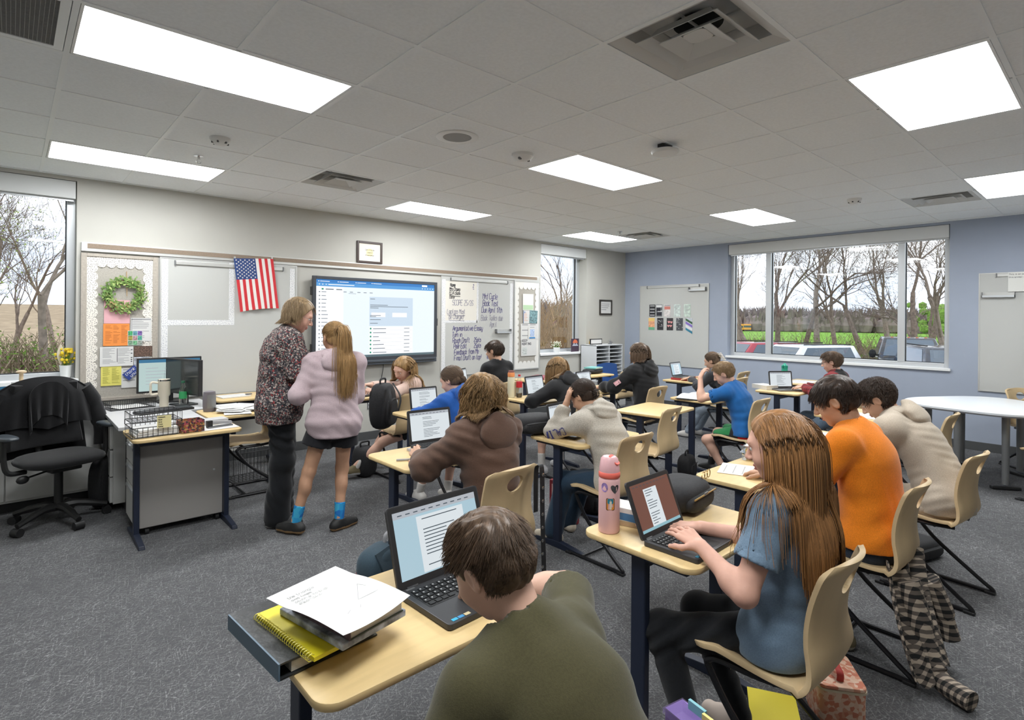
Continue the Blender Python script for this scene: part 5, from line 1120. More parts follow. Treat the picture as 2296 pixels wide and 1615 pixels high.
def hand_prims(w, d, nrmv, side, s, curl=.35, spread=.10, thumb=.5):
    """w wrist, d towards fingers, nrmv out of the palm, side +1 right hand / -1 left"""
    d = nrm(d); pn = nrm(nrmv - d * (nrmv @ d)); lat = np.cross(d, pn) * -side        # towards the thumb side
    P = []; k = .008 * s
    root = w + d * .012 * s;
    spec = ((.030, .088, .068, .0085), (.010, .092, .076, .0088), (-.011, .088, .070, .0084), (-.031, .078, .055, .0075))
    for q, (off, pl, fl, r) in enumerate(spec):
        kn = w + d * pl * s + lat * off * s; P.append(cap(root + lat * off * .45 * s, kn, .013 * s, .0108 * s, .012 * s)); dd = nrm(d + lat * off * spread * 14); p0 = kn; c = curl * (1 + .12 * q)
        for seg, (fr, ang) in enumerate(((.45, .75), (.32, 1.1), (.23, .7))):
            dd = rotv(dd, np.cross(dd, pn), c * ang); p1 = p0 + dd * fl * fr * s; P.append(cap(p0, p1, r * s * (1 - .08 * seg), r * s * (1 - .08 * (seg + 1)), k * .6)); p0 = p1
    t0 = w + d * .022 * s + lat * .026 * s; td = nrm(lat * .75 + d * .6 + pn * .35 * thumb); t1 = t0 + td * .036 * s; td2 = nrm(td * .6 + d * .7 + pn * .3 * thumb); t2 = t1 + td2 * .028 * s; t3 = t2 + nrm(td2 + pn * .3 * thumb) * .022 * s
    P += [cap(w + lat * .01 * s, t0, .014 * s, .0125 * s, .012 * s), cap(t0, t1, .0125 * s, .0105 * s, k), cap(t1, t2, .0105 * s, .0095 * s, k), cap(t2, t3, .0092 * s, .0075 * s, k)]
    return P
SKIN = {}
def skin(tone):
    if tone not in SKIN:
        c = {'fair': (.66, .40, .30), 'light': (.60, .36, .25), 'tan': (.50, .28, .175), 'rosy': (.64, .36, .27), 'warm': (.54, .31, .20)}[tone]
        SKIN[tone] = (mat('skin_' + tone, c, .55, noise=(18, .07), bump=(260, .03)), mat('lips_' + tone, (c[0] * .82, c[1] * .55, c[2] * .58), .45))
    return SKIN[tone]
M_eye = mat('eye_white', (.72, .70, .67), .2); M_iris = mat('iris_dark', (.05, .045, .045), .15)
def hair_mat(name, col, amt=.35):
    m = mat('hair_' + name, col, .42, spec=.35)
    t = m.node_tree; b = t.nodes['Principled BSDF']; at = t.nodes.new('ShaderNodeAttribute'); at.attribute_name = 'shade'
    r = t.nodes.new('ShaderNodeMapRange'); r.inputs['To Min'].default_value = 1 - amt; r.inputs['To Max'].default_value = 1 + amt * 1.15
    mx = t.nodes.new('ShaderNodeMix'); mx.data_type = 'RGBA'; mx.blend_type = 'MULTIPLY'; mx.inputs['Factor'].default_value = 1; mx.inputs['A'].default_value = tuple(col) + (1,)
    t.links.new(at.outputs['Fac'], r.inputs['Value']); t.links.new(r.outputs[0], mx.inputs['B']); t.links.new(mx.outputs['Result'], b.inputs['Base Color']); return m
def strand_mesh(name, S, r, m, parent, shade):
    """S (N, K, 3) strand points -> thin 3-sided tapering tubes with a per-strand shade"""
    N, K, _ = S.shape; T = np.gradient(S, axis=1); T /= np.linalg.norm(T, axis=2)[..., None] + 1e-9
    ref = np.where(np.abs(T[..., 2:3]) < .9, np.array([0, 0, 1.]), np.array([1., 0, 0])); A = np.cross(T, ref); A /= np.linalg.norm(A, axis=2)[..., None] + 1e-9; B = np.cross(T, A)
    taper = (np.linspace(1, .45, K) * np.minimum(1, .15 + np.arange(K) * (.45 if K > 6 else .85)))[None, :, None] * (np.ones((N, 1, 1)) if np.isscalar(r) else r[:, None, None]); rr = (r if np.isscalar(r) else 1) * taper
    ring = [S + rr * (math.cos(a) * A + math.sin(a) * B) for a in (0, 2.094, 4.189)]; P = np.stack(ring, 2).reshape(-1, 3)
    base = (np.arange(N)[:, None] * K + np.arange(K - 1)[None]) * 3; Q = []
    for k in range(3): Q.append(np.stack([base + k, base + (k + 1) % 3, base + 3 + (k + 1) % 3, base + 3 + k], -1).reshape(-1, 4))
    me = np_mesh(name, P, np.vstack(Q), m); at = me.attributes.new('shade', 'FLOAT', 'POINT'); at.data.foreach_set('value', np.repeat(shade, K * 3).astype(np.float32)); return add_obj(name, me, parent)
def push(prims, X, off):
    f = sdf_points(prims, X) - off; bad = f < 0
    if bad.any():
        Y = X[bad]; e = .004; g = np.stack([sdf_points(prims, Y + e * ax) - sdf_points(prims, Y - e * ax) for ax in np.eye(3)], -1); g /= np.linalg.norm(g, axis=1)[:, None] + 1e-9; X = X.copy(); X[bad] = Y - g * f[bad][:, None]
    return X

def hug(prims, X, mx):
    f = sdf_points(prims, X) - mx; bad = f > 0
    if bad.any():
        Y = X[bad]; e = .004; g = np.stack([sdf_points(prims, Y + e * ax) - sdf_points(prims, Y - e * ax) for ax in np.eye(3)], -1); g /= np.linalg.norm(g, axis=1)[:, None] + 1e-9; X = X.copy(); X[bad] = Y - g * (f[bad] * .8)[:, None]
    return X
def person(label, spec):
    g = spec.get; s = g('s', 1.0); rz = math.radians(g('rz', 0)); px, py = spec['pos']; seed = g('seed', int(px * 100 + py * 1000) % 997)
    root = thing('person', label, 'person', (px, py, 0), rz, 'people in the classroom')
    Ri = rotz(-rz); L = lambda p: Ri @ (np.asarray(p, float) - V(px, py, 0)); LD = lambda d: Ri @ np.asarray(d, float)
    fw = px * .6695 + py * .7428; h = g('res', min(.0105, max(.0062, fw * .0023))); hh = min(.0075, max(.0038, fw * .0015)); hhand = min(.0062, max(.0034, fw * .0014))
    sm, lipm = skin(g('skin', 'fair'))
    hipz = g('hipz', .54 if g('sit', True) else .87 * s); pel = V(0, g('hipy', 0), hipz); lean = g('lean', (5, 12, 25)); side = math.radians(g('side', 0)); tw = math.radians(g('twist', 0)); fat = g('fat', 1.0)
    seg = [.17 * s, .18 * s, .15 * s]; pts = [pel];
    for l, a in zip(seg, lean): a = math.radians(a); pts.append(pts[-1] + l * V(math.sin(side), math.sin(a) * math.cos(side), math.cos(a) * math.cos(side)))
    P0, P1, P2, P3 = pts; up = nrm(P3 - P2); latx = V(math.cos(tw), math.sin(tw), 0); latx = nrm(latx - up * (latx @ up)); chest_f = np.cross(up, latx)
    shw = g('shw', .158) * s; raise_ = g('shrug', (0, 0)); SL = P3 - latx * shw - up * (.035 * s) + up * raise_[0]; SR = P3 + latx * shw - up * (.035 * s) + up * raise_[1]
    fwd = g('shfwd', (.015, .015)); SL = SL + chest_f * fwd[0]; SR = SR + chest_f * fwd[1]
    hp, hy, hr = [math.radians(a) for a in g('head', (15, 0, 0))]; hs = g('hs', 1.0) * (s * .35 + .65)
    Rh = np.array(Matrix.Rotation(hy, 3, 'Z') @ Matrix.Rotation(-hp, 3, 'X') @ Matrix.Rotation(hr, 3, 'Y')); Hc = P3 + nrm(up * .6 + V(0, .12, .6)) * .085 * s + Rh @ V(0, .022, .085) * hs
    HL = lambda p: Hc + Rh @ (np.asarray(p, float) * hs)
    ua, fa = .275 * s, .235 * s; arms = {}
    for nm, S_, sg in (('L', SL, -1), ('R', SR, 1)):
        tgt = g('wrist' + nm); tgt = L(tgt) if tgt is not None else S_ + V(sg * .03, .10, -.42 * s)
        pole = g('pole' + nm, (sg * .5, -.4, -.8)); E, W = ik(S_, tgt, ua, fa, LD(pole) if g('wpole') else np.array(pole, float)); arms[nm] = (S_, E, W, sg)
    legs = {}; hw = .082 * s; tl, sl = .40 * s, .385 * s
    for nm, sg in (('L', -1), ('R', 1)):
        Hj = pel + V(sg * hw, .02, -.01); an = g('ankle' + nm); an = L(an) if an is not None else (V(sg * .10, .40 + .02 * sg, .085) if g('sit', True) else V(sg * .09, .0, .085)); pole = g('kpole' + nm, (sg * .12, 1, .45 if g('sit', True) else .1)); K, A = ik(Hj, an, tl, sl, np.array(pole, float)); legs[nm] = (Hj, K, A, sg)
    lat0 = V(1, 0, 0); torso = [cap(pel - V(hw, 0, 0), pel + V(hw, 0, 0), .098 * s * fat, k=.05), oval(pel, P1, .128 * s * fat, .118 * s * fat, lat0 + latx, .78 * (1 + .25 * (fat - 1)), .06), oval(P1, P2, .122 * s * fat, .138 * s * fat, lat0 + latx, .72 * (1 + .25 * (fat - 1)), .06),
        oval(P2, P3 - up * .04 * s, .135 * s, .09 * s, latx, .72, .06), cap(SL, SR, .052 * s, k=.05), cap(P3 + up * .02, SL, .045 * s, .05 * s, .05), cap(P3 + up * .02, SR, .045 * s, .05 * s, .05)]
    if g('bust'): torso += [ell(P2 - up * .03 + chest_f * .085 * s * fat + q * latx * .062 * s, (.062 * s * g('bust'), .05 * s * g('bust'), .058 * s * g('bust')), k=.04) for q in (-1, 1)]
    if g('belly'): torso.append(ell(pel + (P1 - pel) * .8 + V(0, .06 * s, 0), (.125 * s, .10 * s, .13 * s) if g('belly') is True else np.array((.13, .10, .14)) * s * g('belly'), k=.06))
    neck = [cap(P3 - up * .02, Hc + Rh @ V(0, -.022, -.06) * hs, .052 * s * g('neck', 1), .05 * hs * g('neck', 1), .03)]
    armp, handp = [], {}
    for nm, (S_, E, W, sg) in arms.items():
        armp += [cap(S_, E, .046 * s * fat, .038 * s * fat, .03), cap(E, W, .039 * s * fat, .0255 * s, .02), ell(E + (W - E) * .25, .041 * s * fat, k=.03)]
        hd = g('hand' + nm, {}); d = LD(hd['d']) if 'd' in hd else nrm(W - E); n_ = LD(hd['n']) if 'n' in hd else V(0, 0, -1); handp[nm] = hand_prims(W, d, n_, sg, s * 1.0, hd.get('curl', .4), hd.get('spread', .08), hd.get('thumb', .5))
    legp = []
    for nm, (Hj, K, A, sg) in legs.items():
        lf = g('leg', 1.0); kf = nrm(K - Hj); legp += [cap(Hj, K, .079 * s * lf, .052 * s * lf, .04), cap(K, A, .050 * s * lf, .034 * s, .03), ell(K + (A - K) * .28 - np.cross(nrm(A - K), V(1, 0, 0)) * -.012, np.array((.046, .048, .075)) * s * lf, np.stack([V(1, 0, 0), np.cross(nrm(A - K), V(1, 0, 0)), nrm(A - K)], 1), .03)]
    e_ = lambda c, r, k=.012, op='+', R=None: ell(HL(c), np.array(r) * hs, Rh if R is None else Rh @ R, k * hs, op)
    c_ = lambda a, b, ra, rb, k=.01, op='+': cap(HL(a), HL(b), ra * hs, rb * hs, k * hs, op)
    fw_ = g('face', 1.0)
    head = [e_((0, -.012, .03), (.076, .096, .083), .02), e_((0, .028, -.012), (.064 * fw_, .062, .085), .03), e_((0, .036, -.066), (.046 * fw_, .046, .040), .03), e_((0, .064, -.094), (.019, .017, .017), .02),
        e_((.036, .058, -.032), (.024, .022, .024), .025), e_((-.036, .058, -.032), (.024, .022, .024), .025), c_((-.036, .080, .030), (.036, .080, .030), .010, .010, .02),
        e_((.031, .099, .008), (.016, .014, .011), .014, '-'), e_((-.031, .099, .008), (.016, .014, .011), .014, '-'),
        c_((0, .088, .016), (0, .110, -.024), .0075, .0115, .012), e_((.0105, .1, -.029), (.008, .009, .0075), .008), e_((-.0105, .1, -.029), (.008, .009, .0075), .008),
        e_((0, .089, -.055), (.021, .011, .0062), .006), e_((0, .088, -.0665), (.018, .011, .0068), .006), e_((0, .097, -.0605), (.022, .006, .0022), .004, '-')]
    for q in (-1, 1):
        Re = np.array(Matrix.Rotation(q * .35, 3, 'Z') @ Matrix.Rotation(-.2, 3, 'X')); head += [e_((q * .078, -.010, -.004), (.009, .020, .031), .01, R=Re), e_((q * .085, -.006, -.001), (.006, .011, .018), .006, '-', Re)]
    lipz = [e_((0, .093, -.055), (.024, .014, .0075)), e_((0, .092, -.0665), (.021, .014, .0078))]
    P_all, Q_all, mi_all, off = [], [], [], 0
    def patch(prims, hres, lo=None, hi=None, lips=False, cut=None):
        nonlocal off
        a = np.min([ext(p)[0] for p in prims if p['op'] == '+'], 0) - 3 * hres; b = np.max([ext(p)[1] for p in prims if p['op'] == '+'], 0) + 3 * hres
        n = np.ceil((b - a) / hres).astype(int) + 1; F = field(prims, a, hres, tuple(n))
        if cut is not None: near = F < .05; G = gridpts(a, hres, n)[near]; F[near] = np.maximum(F[near], cut(G))
        P, Q = nets(F, a, hres); mi = np.zeros(len(Q), int)
        if lips: mi[sdf_points(lipz, P[Q].mean(1)) < .0012] = 1
        P_all.append(P); Q_all.append(Q + off); mi_all.append(mi); off += len(P)
    bare_leg = g('bare_leg', False)
    tpc, btc = g('top', {}), g('bottom', {}); full = btc.get('len', 2.0) > 1.5; slv = tpc.get('sleeve', .5)      # thinner under cloth so nothing shows through
    ab = []
    for nm, (S_, E, W, sg) in arms.items():
        if slv > 1: ab += [cap(S_, E, .036 * s, .030 * s, .02), cap(E, W, .030 * s, .0245 * s, .02)]
        else:
            E2 = S_ + (E - S_) * min(.9, slv * .8); r2 = (.046 + (.038 - .046) * slv * .8) * s * fat; ab += [cap(S_, E2, .036 * s, r2, .02), cap(E2, E, r2, .038 * s * fat, .02), cap(E, W, .039 * s * fat, .0255 * s, .02), ell(E + (W - E) * .25, .041 * s * fat, k=.03)]
    lb = []
    for nm, (Hj, K, A, sg) in legs.items():
        lf = g('leg', 1.0)
        if full: lb += [cap(Hj, K, .060 * s, .040 * s, .02), cap(K, A, .038 * s, .030 * s, .02)]
        else:
            f_ = btc.get('len', .5) * .8; K2 = Hj + (K - Hj) * f_; r2 = (.079 + (.052 - .079) * f_) * s * lf; lb += [cap(Hj, K2, .060 * s, r2, .02), cap(K2, K, r2, .052 * s * lf, .02)] + [p for i, p in enumerate(legp) if i // 3 == (0 if nm == 'L' else 1) and i % 3 > 0]
    patch(grow(torso, -.026) + [dict(p, k=.02) for p in neck] + ab + lb, max(h, .0075))
    patch(head + neck, hh, lips=True)
    for nm in ('L', 'R'):
        S_, E, W, sg = arms[nm]; patch(handp[nm] + [cap(E + (W - E) * .55, W, .0315 * s, .0258 * s, .012)], hhand)
    add_obj('body', np_mesh('body', np.vstack(P_all), np.vstack(Q_all), [sm, lipm], np.concatenate(mi_all)), root)
    hcol = g('hair', {}).get('col', (.1, .07, .05))
    for q in (-1, 1):
        ob = MB().ball((0, 0, 0), .0118 * hs, 12).build('eye', M_eye, root, smooth=True); ob.matrix_local = Matrix.Translation(HL((q * .031, .0775, .008))) @ Matrix(Rh.tolist()).to_4x4(); gz = g('gaze', -.003)
        ir = MB().ball((0, .0072 * hs, gz), (.0055 * hs, .0055 * hs, .0055 * hs), 10).build('iris', M_iris, ob, smooth=True)
        lid = MB().surf(lambda u, v: tuple(.0128 * hs * np.array([math.cos(math.pi * u) * math.cos(v * g('lid', .75)), math.sin(math.pi * u) * math.cos(v * g('lid', .75) * 0 + (1.57 - v * (1.57 - (.45 - g('lidclose', 0))))), math.sin(1.57 - v * (1.57 - (.25 - g('lidclose', 0))))])), 10, 6).build('eyelid', sm, ob, smooth=True)
        br = MB().tube([HL((q * .016, .0885, .028)), HL((q * .032, .0895, .034)), HL((q * .050, .077, .029))], [.0035 * hs, .004 * hs, .002 * hs], 6, flat=.6).build('eyebrow', mat('brow_%s' % g('hair', {}).get('name', 'x'), tuple(c * .8 for c in hcol), .7), root, smooth=True)
    D = dict(root=root, HL=HL, Rh=Rh, Hc=Hc, hs=hs, head=head, neck=neck, torso=torso, armp=armp, arms=arms, legs=legs, legp=legp, up=up, latx=latx, chest_f=chest_f, P=(P0, P1, P2, P3), SL=SL, SR=SR, h=h, s=s, fw=fw, seed=seed, L=L, hw=hw, pel=pel, fat=fat, binf=g('bottom', {}).get('inf', .010), sit=g('sit', True))
    bottoms(D, g('bottom', {})); tops(D, g('top', {})); shoes(D, g('shoe', {})); hair(D, g('hair', {}))
    if g('glasses'): glasses(D, g('glasses'))
    return D
def plane(p, n): p = np.asarray(p, float); n = nrm(n); return lambda G: (G - p) @ n        # keeps the side where (G-p).n < 0
def tops(D, c):
    if not c: return
    s, h = D['s'], D['h']; inf = c.get('inf', .010); m = c['mat']; P0, P1, P2, P3 = D['P']; up = D['up']; sl = c.get('sleeve', .55); arms = D['arms']
    hem = c.get('hem', .02); pr = grow(D['torso'], inf); loose = c.get('loose', 0); bi = max(inf, D['binf'] + .010)
    pr += [cap(P0 - V(D['hw'], 0, 0), P0 + V(D['hw'], 0, 0), .100 * s * D['fat'] + bi, k=.04), oval(P0, P0 + (P1 - P0) * .7, .128 * s * D['fat'] + bi, .122 * s * D['fat'] + bi, V(1, 0, 0), .80, .04)]
    if loose: pr += [oval(P2, P0 + V(0, -.01, -.02 if D['sit'] else -hem - .06), (.135 + loose) * s * D['fat'], (.145 + loose) * s * D['fat'], D['latx'] + V(1, 0, 0), .74, .05)]
    body = list(pr); cuts = []
    arm_b = .30 if c.get('kind') != 'tee' else .10
    for nm, (S_, E, W, sg) in arms.items():
        if sl <= 1:
            E2 = S_ + (E - S_) * sl; pr += [dict(cap(S_, E2, (.052 + inf) * s * D['fat'] + loose * .3, (.050 + inf * 1.5) * s * D['fat'] + c.get('cuff', .006), .03), flat=True)]
        else:
            W2 = E + (W - E) * (sl - 1); r1 = (.050 + inf) * s * D['fat']; r2 = (.044 + inf) * s * D['fat']; r3 = (.032 + inf * .9) * s
            ax = nrm(W - E); pr += [cap(S_, E, r1, r2, .04), cap(E, E + (W2 - E) * .8, r2, r3 * 1.05, .03), ell(E, r2 * 1.04, k=.03), dict(cap(W2 - ax * .06, W2, r3 * 1.0, r3 * .96, .008), flat=True, rim=.009)]
            pr += [ell(W2 - ax * .075, r3 * 1.12, k=.015)]
    if c.get('kind') == 'hoodie':
        bk = -D['chest_f']; Hn = P3 + up * .015; lat = D['latx']; hz = c.get('hood', 1.0)
        cf = D['chest_f']; B3 = np.stack([lat, bk, up], 1); o = lambda a, b, c_: Hn + (lat * a + bk * b + up * c_) * s
        hd = [ell(o(0, .115, -.045), np.array((.118 * hz, .046, .088 * hz)) * s, B3, .03)]
        for q in (-1, 1):
            hd += [cap(o(q * .075, .05, .005), o(0, .10, .022), .034 * s, .042 * s, .03), cap(o(q * .10, .0, -.005), o(q * .075, .05, .005), .028 * s, .034 * s, .03), cap(o(q * .05, -.075, -.05), o(q * .10, .0, -.005), .02 * s, .028 * s, .03), cap(o(q * .01, -.09, -.10), o(q * .05, -.075, -.05), .012 * s, .02 * s, .02)]
        hd += [ell(o(0, .075, .05), np.array((.062, .028, .05)) * s, B3, .02, '-'), cap(P3 - up * .05, D['Hc'] + D['Rh'] @ V(0, -.02, -.03), .056 * s, .058 * s, .01, '-'), oval(o(-.11, .155, -.135), o(.11, .155, -.135), .012, .012, up, .8, .02, '-')]
        solid('hood', hd, h, m if not isinstance(m, list) else m[0], D['root'], None, lambda G: wrinkle(G, .003, D['seed'] + 9, (0, .2, 1), .05)); D['hood'] = hd
        pr.append(cap(P3 - up * .02, D['Hc'] + D['Rh'] @ V(0, -.02, -.03), .056 * s, .056 * s, .008, '-'))
    elif c.get('kind') == 'collar': pr += [cap(P3 + up * .0 - D['latx'] * .05 * s, P3 + up * .03 - D['chest_f'] * .05 * s, .022 * s, .022 * s, .02), cap(P3 + D['latx'] * .05 * s, P3 + up * .03 - D['chest_f'] * .05 * s, .022 * s, .022 * s, .02)]; pr.append(cap(P3 - up * .03, P3 + up * .2, .058 * s, .062 * s, .006, '-'))
    else:
        nk = nrm(D['Hc'] - P3); rn = c.get('neckr', .062); pr.append(cap(P3 - nk * .015, P3 + nk * .2, rn * s, rn * s, .006, '-')); pr.append(ell(P3 + D['chest_f'] * .05 * s - up * .01, np.array((.055, .05, .045)) * s, None, .01, '-'))
    hp = P0 + V(0, 0, -hem); cuts.append(plane(hp, c.get('hemn', (0, 0, -1))))
    if c.get('hemcut') is not False:
        q = [p for p in pr]
    dz = c.get('wr', .004); sd_ = D['seed']
    W1 = lambda G: wrinkle(G, dz * .62, sd_, (0, .4, 1), .10) + wrinkle(G, dz * .3, sd_ + 1, (.6, .2, .6), .055)
    ob = solid(c.get('name', 'shirt'), pr, h, m, D['root'], cuts, W1, c.get('mifn') and c['mifn'](D))
    D['top_prims'] = pr
    return ob
def bottoms(D, c):
    if not c: return
    s, h = D['s'], D['h']; inf = c.get('inf', .010); frac = c.get('len', 2.0); P0 = D['P'][0]; fl = c.get('flare', 0)
    pr = [cap(P0 - V(D['hw'], 0, 0), P0 + V(D['hw'], 0, 0), .100 * s * D['fat'] + inf, k=.05), oval(P0, P0 + (D['P'][1] - P0) * .6, .128 * s * D['fat'] + inf, .122 * s * D['fat'] + inf, V(1, 0, 0), .78, .05)]
    for nm, (Hj, K, A, sg) in D['legs'].items():
        lf = c.get('leg', 1.0)
        if frac <= 1:
            K2 = Hj + (K - Hj) * frac; ax = nrm(K - Hj); r2 = (.079 + (.052 - .079) * frac) * s * lf + inf * 1.6 + fl; pr += [dict(cap(Hj, K2, .082 * s * lf + inf, r2, .025), flat=True, rim=.018)]
        else:
            A2 = K + (A - K) * (frac - 1); pr += [cap(Hj, K, .081 * s * lf + inf, .055 * s * lf + inf, .04), ell(K, .056 * s * lf + inf, k=.04), cap(K, A2, .054 * s * lf + inf, .038 * s + inf + fl, .03)]
    sd_ = D['seed'] + 5; dz = c.get('wr', .004)
    solid(c.get('name', 'trousers'), pr, h, c['mat'], D['root'], [plane(P0 + V(0, 0, c.get('waist', .09)), (0, 0, 1))] + ([lambda G: .012 - G[:, 2]] if True else []), lambda G: wrinkle(G, dz, sd_, (.2, .6, .7), .07), c.get('mifn') and c['mifn'](D))
def shoes(D, c):
    if c is None: return
    m, ms = c.get('mat', M_black), c.get('sole', M_pwhite); s = D['s']; h = max(.0055, min(.009, D['h']))
    for nm, (Hj, K, A, sg) in D['legs'].items():
        d = c.get('dir' + nm); d = nrm(d) if d is not None else nrm(V(sg * .18, 1, 0)); low = c.get('z' + nm, A[2] - .085); z0 = low + .032; heel = V(A[0], A[1], 0) - d * .045 * s; toe = V(A[0], A[1], 0) + d * .145 * s; lat = np.cross(d, V(0, 0, 1)); tip = c.get('tip' + nm, 0)
        pr = [cap(heel + V(0, 0, z0), heel + d * .10 * s + V(0, 0, z0), .036 * s, .038 * s, .02), cap(heel + d * .09 * s + V(0, 0, z0), toe + V(0, 0, z0 - .004 + tip), .039 * s, .032 * s, .03), cap(heel + d * .015 + V(0, 0, z0 + .01), A + V(0, 0, -.005), .038 * s, .036 * s * c.get('ank', 1), .03), cap(heel + d * .06 + V(0, 0, z0 + .03), heel + d * .13 + V(0, 0, z0 + .012), .033 * s, .03 * s, .02)]
        zc = low + .018
        ax = nrm(toe + V(0, 0, tip) - heel)
        solid('shoe', pr, h, [m, ms], D['root'], [lambda G, l=low, hl=heel, a=ax, t=tip: (l + (t * np.clip(((G - hl) @ a) / .2, 0, 1))) - G[:, 2], plane(A + V(0, 0, c.get('top', .012)), (0, 0, 1))], None, lambda C, l=low, hl=heel, a=ax, t=tip: ((C[:, 2] - (l + t * np.clip(((C - hl) @ a) / .2, 0, 1))) < c.get('solh', .022)).astype(int))
        if c.get('sock') is not None:
            solid('sock', [cap(A + V(0, 0, -.02), A + (K - A) * c.get('sockl', .25), .037 * s, .043 * s, .02)], h, c['sock'], D['root'], [plane(A + (K - A) * c.get('sockl', .25), K - A)])
def hair(D, c):
    if not c: return
    HL, Rh, hs, Hc, root = D['HL'], D['Rh'], D['hs'], D['Hc'], D['root']; m = c['mat']; r = np.random.RandomState(D['seed']); st = c.get('style', 'short'); fw = D['fw']
    vol = c.get('vol', .012); fr = c.get('front', 0.0); nape = c.get('nape', 0.0)
    e_ = lambda cc, rr, k=.02, op='+': ell(HL(cc), np.array(rr) * hs, Rh, k * hs, op)
    pr = [e_((0, -.014, .034), (.0775 + vol * .8, .0965 + vol, .083 + vol * 1.2)), e_((0, -.045, -.012), (.068 + vol * .7, .058 + vol * .7, .06))]
    if c.get('fringe'): pr.append(e_((0, .058, .062), (.058, .035, .030), .02))
    if c.get('quiff'): pr.append(e_((.01, .055, .095), (.045, .04, .026), .02))
    inv = np.linalg.inv(Rh)
    def region(G):
        q = (G - Hc) @ inv.T / hs; x, y, z = q[:, 0], q[:, 1], q[:, 2]; sl = c.get('slope', .55)
        a = y - (c.get('line', .030) + fr + sl * z) - .02 * np.maximum(0, 1 - (x / .05) ** 2) * c.get('peak', 0)
        b = -(z + .060 + nape + .45 * (y + .085)); ear = -(np.sqrt(((y + .004) / .8) ** 2 + (z + .006) ** 2) - .026) + np.where(np.abs(x) > .055, 0, -9) if c.get('ears', True) else np.full(len(G), -9.)
        return np.maximum(np.maximum(a, b), ear) * hs
    hres = min(.008, max(.0045, fw * .0016)); cp = solid('hair', pr, hres, m, root, [region], lambda G: c.get('rough', .0022) * np.sin(((G - Hc) @ Rh) @ V(230, 40, 20) + 2 * np.sin(((G - Hc) @ Rh) @ V(10, 60, 40))))
    me = cp.data; n = len(me.vertices); co = np.empty(n * 3, np.float32); me.vertices.foreach_get('co', co); co = co.reshape(-1, 3).astype(float); nr = np.empty(n * 3, np.float32); me.vertices.foreach_get('normal', nr); nr = nr.reshape(-1, 3).astype(float)
    at = me.attributes.new('shade', 'FLOAT', 'POINT'); q = (co - Hc) @ inv.T / hs; sh = .5 + .35 * np.sin(q[:, 0] * 190 + 6 * np.sin(q[:, 1] * 30)) * np.sin(q[:, 1] * 120 + q[:, 2] * 60); at.data.foreach_set('value', np.clip(sh, 0, 1).astype(np.float32))
    outer = np.where(sdf_points(D['head'], co) > .004)[0]
    if len(outer) == 0: return
    N = int(c.get('n', 1400) * min(1.0, max(.55, 3.4 / max(fw, .8)))); ids = r.choice(outer, N); X = co[ids] + r.normal(0, .002, (N, 3)); Nn = nr[ids]; q = (X - Hc) @ inv.T / hs
    body = D['head'] + D.get('top_prims', []) + [p for p in D.get('hood', []) if p['op'] == '+'] + D['neck']; wd = c.get('w', .0011) * max(1, fw / 4.5)
    if st in ('short', 'messy', 'curly'):
        ln = c.get('len', .028) * hs; crown = np.array([0.01, -.055, .10]); rad = q - crown; swirl = np.cross(rad, [0, 0, 1.]); comb = nrm_rows(rad * V(1, 1, .6) + swirl * .35 + V(0, .3, -.25) * .08 + V(0, 0, -.12) * c.get('fall', .3)) @ Rh.T
        K = 4; S = np.zeros((N, K, 3)); S[:, 0] = X - Nn * .002; lift = c.get('lift', .45); d = nrm_rows(Nn * lift + comb * (1 - lift) + r.normal(0, c.get('mess', .18), (N, 3)))
        L = ln * r.uniform(.55, 1.25, N) * np.where(q[:, 2] > .04, c.get('toplen', 1.25), 1.0) * np.where(q[:, 2] < -.02, .6, 1)
        for k in range(1, K): d = nrm_rows(d + comb * .30 + (r.normal(0, .35, (N, 3)) if st == 'curly' else 0)); S[:, k] = S[:, k - 1] + d * (L / (K - 1))[:, None]; S[:, k] = hug(D['head'], push(D['head'], S[:, k], vol * .95 + .001), c.get('hug', vol + .016) * hs)
        ql = (S - Hc) @ inv.T / hs; S = S[~((np.abs(ql[..., 0]) > .055) & ((ql[..., 1] + .002) ** 2 + (ql[..., 2] + .008) ** 2 < .031 ** 2)).any(1)]
        strand_mesh('hair_strands', S, wd, m, root, r.uniform(0, 1, len(S)))['kind'] = 'stuff'
    elif st == 'long':
        total = c.get('len', .35); K = c.get('K', 14); part = c.get('part', 0.0); S = np.zeros((N, K, 3)); top = q[:, 2] > -.03; S[:, 0] = X - Nn * .004; sidev = np.sign(q[:, 0] - part + r.normal(0, .01, N))[:, None]
        d = nrm_rows((np.hstack([sidev * .8, np.full((N, 1), c.get('back', -.45)), np.full((N, 1), -.15)])) @ Rh.T + Nn * .12); step = total / (K - 1); L = r.uniform(.8, 1.08, N) * np.clip(.35 + (q[:, 2] + .07) * 3.6, .5, 1); ph = r.uniform(0, 6.28, N); lay = r.uniform(0, 1, N); grav = V(0, 0, -1); wave = c.get('wave', 0); drift = Rh @ V(0, c.get('drift', -.06), 0)
        for k in range(1, K):
            gk = min(1, .16 + .14 * k); d = nrm_rows(d * (1 - gk * .6) + grav * gk + drift * .4);
            if wave: d = nrm_rows(d + wave * np.stack([np.sin(ph + k * 1.1), np.cos(ph + k * 1.1), 0 * ph], 1))
            S[:, k] = S[:, k - 1] + d * (step * L)[:, None]; S[:, k] = push(body, S[:, k], vol * .85 + .001 + (.001 + .010 * lay) * min(1, k / 5)); d = nrm_rows(S[:, k] - S[:, k - 1])
        face = c.get('faceclear', True)
        if face:
            ql = (S - Hc) @ inv.T / hs; bad = ((ql[..., 1] > c.get('facey', .02)) & (np.abs(ql[..., 0]) < .11) & (ql[..., 2] < .05) & (ql[..., 2] > -.2)).any(1); S = S[~bad]
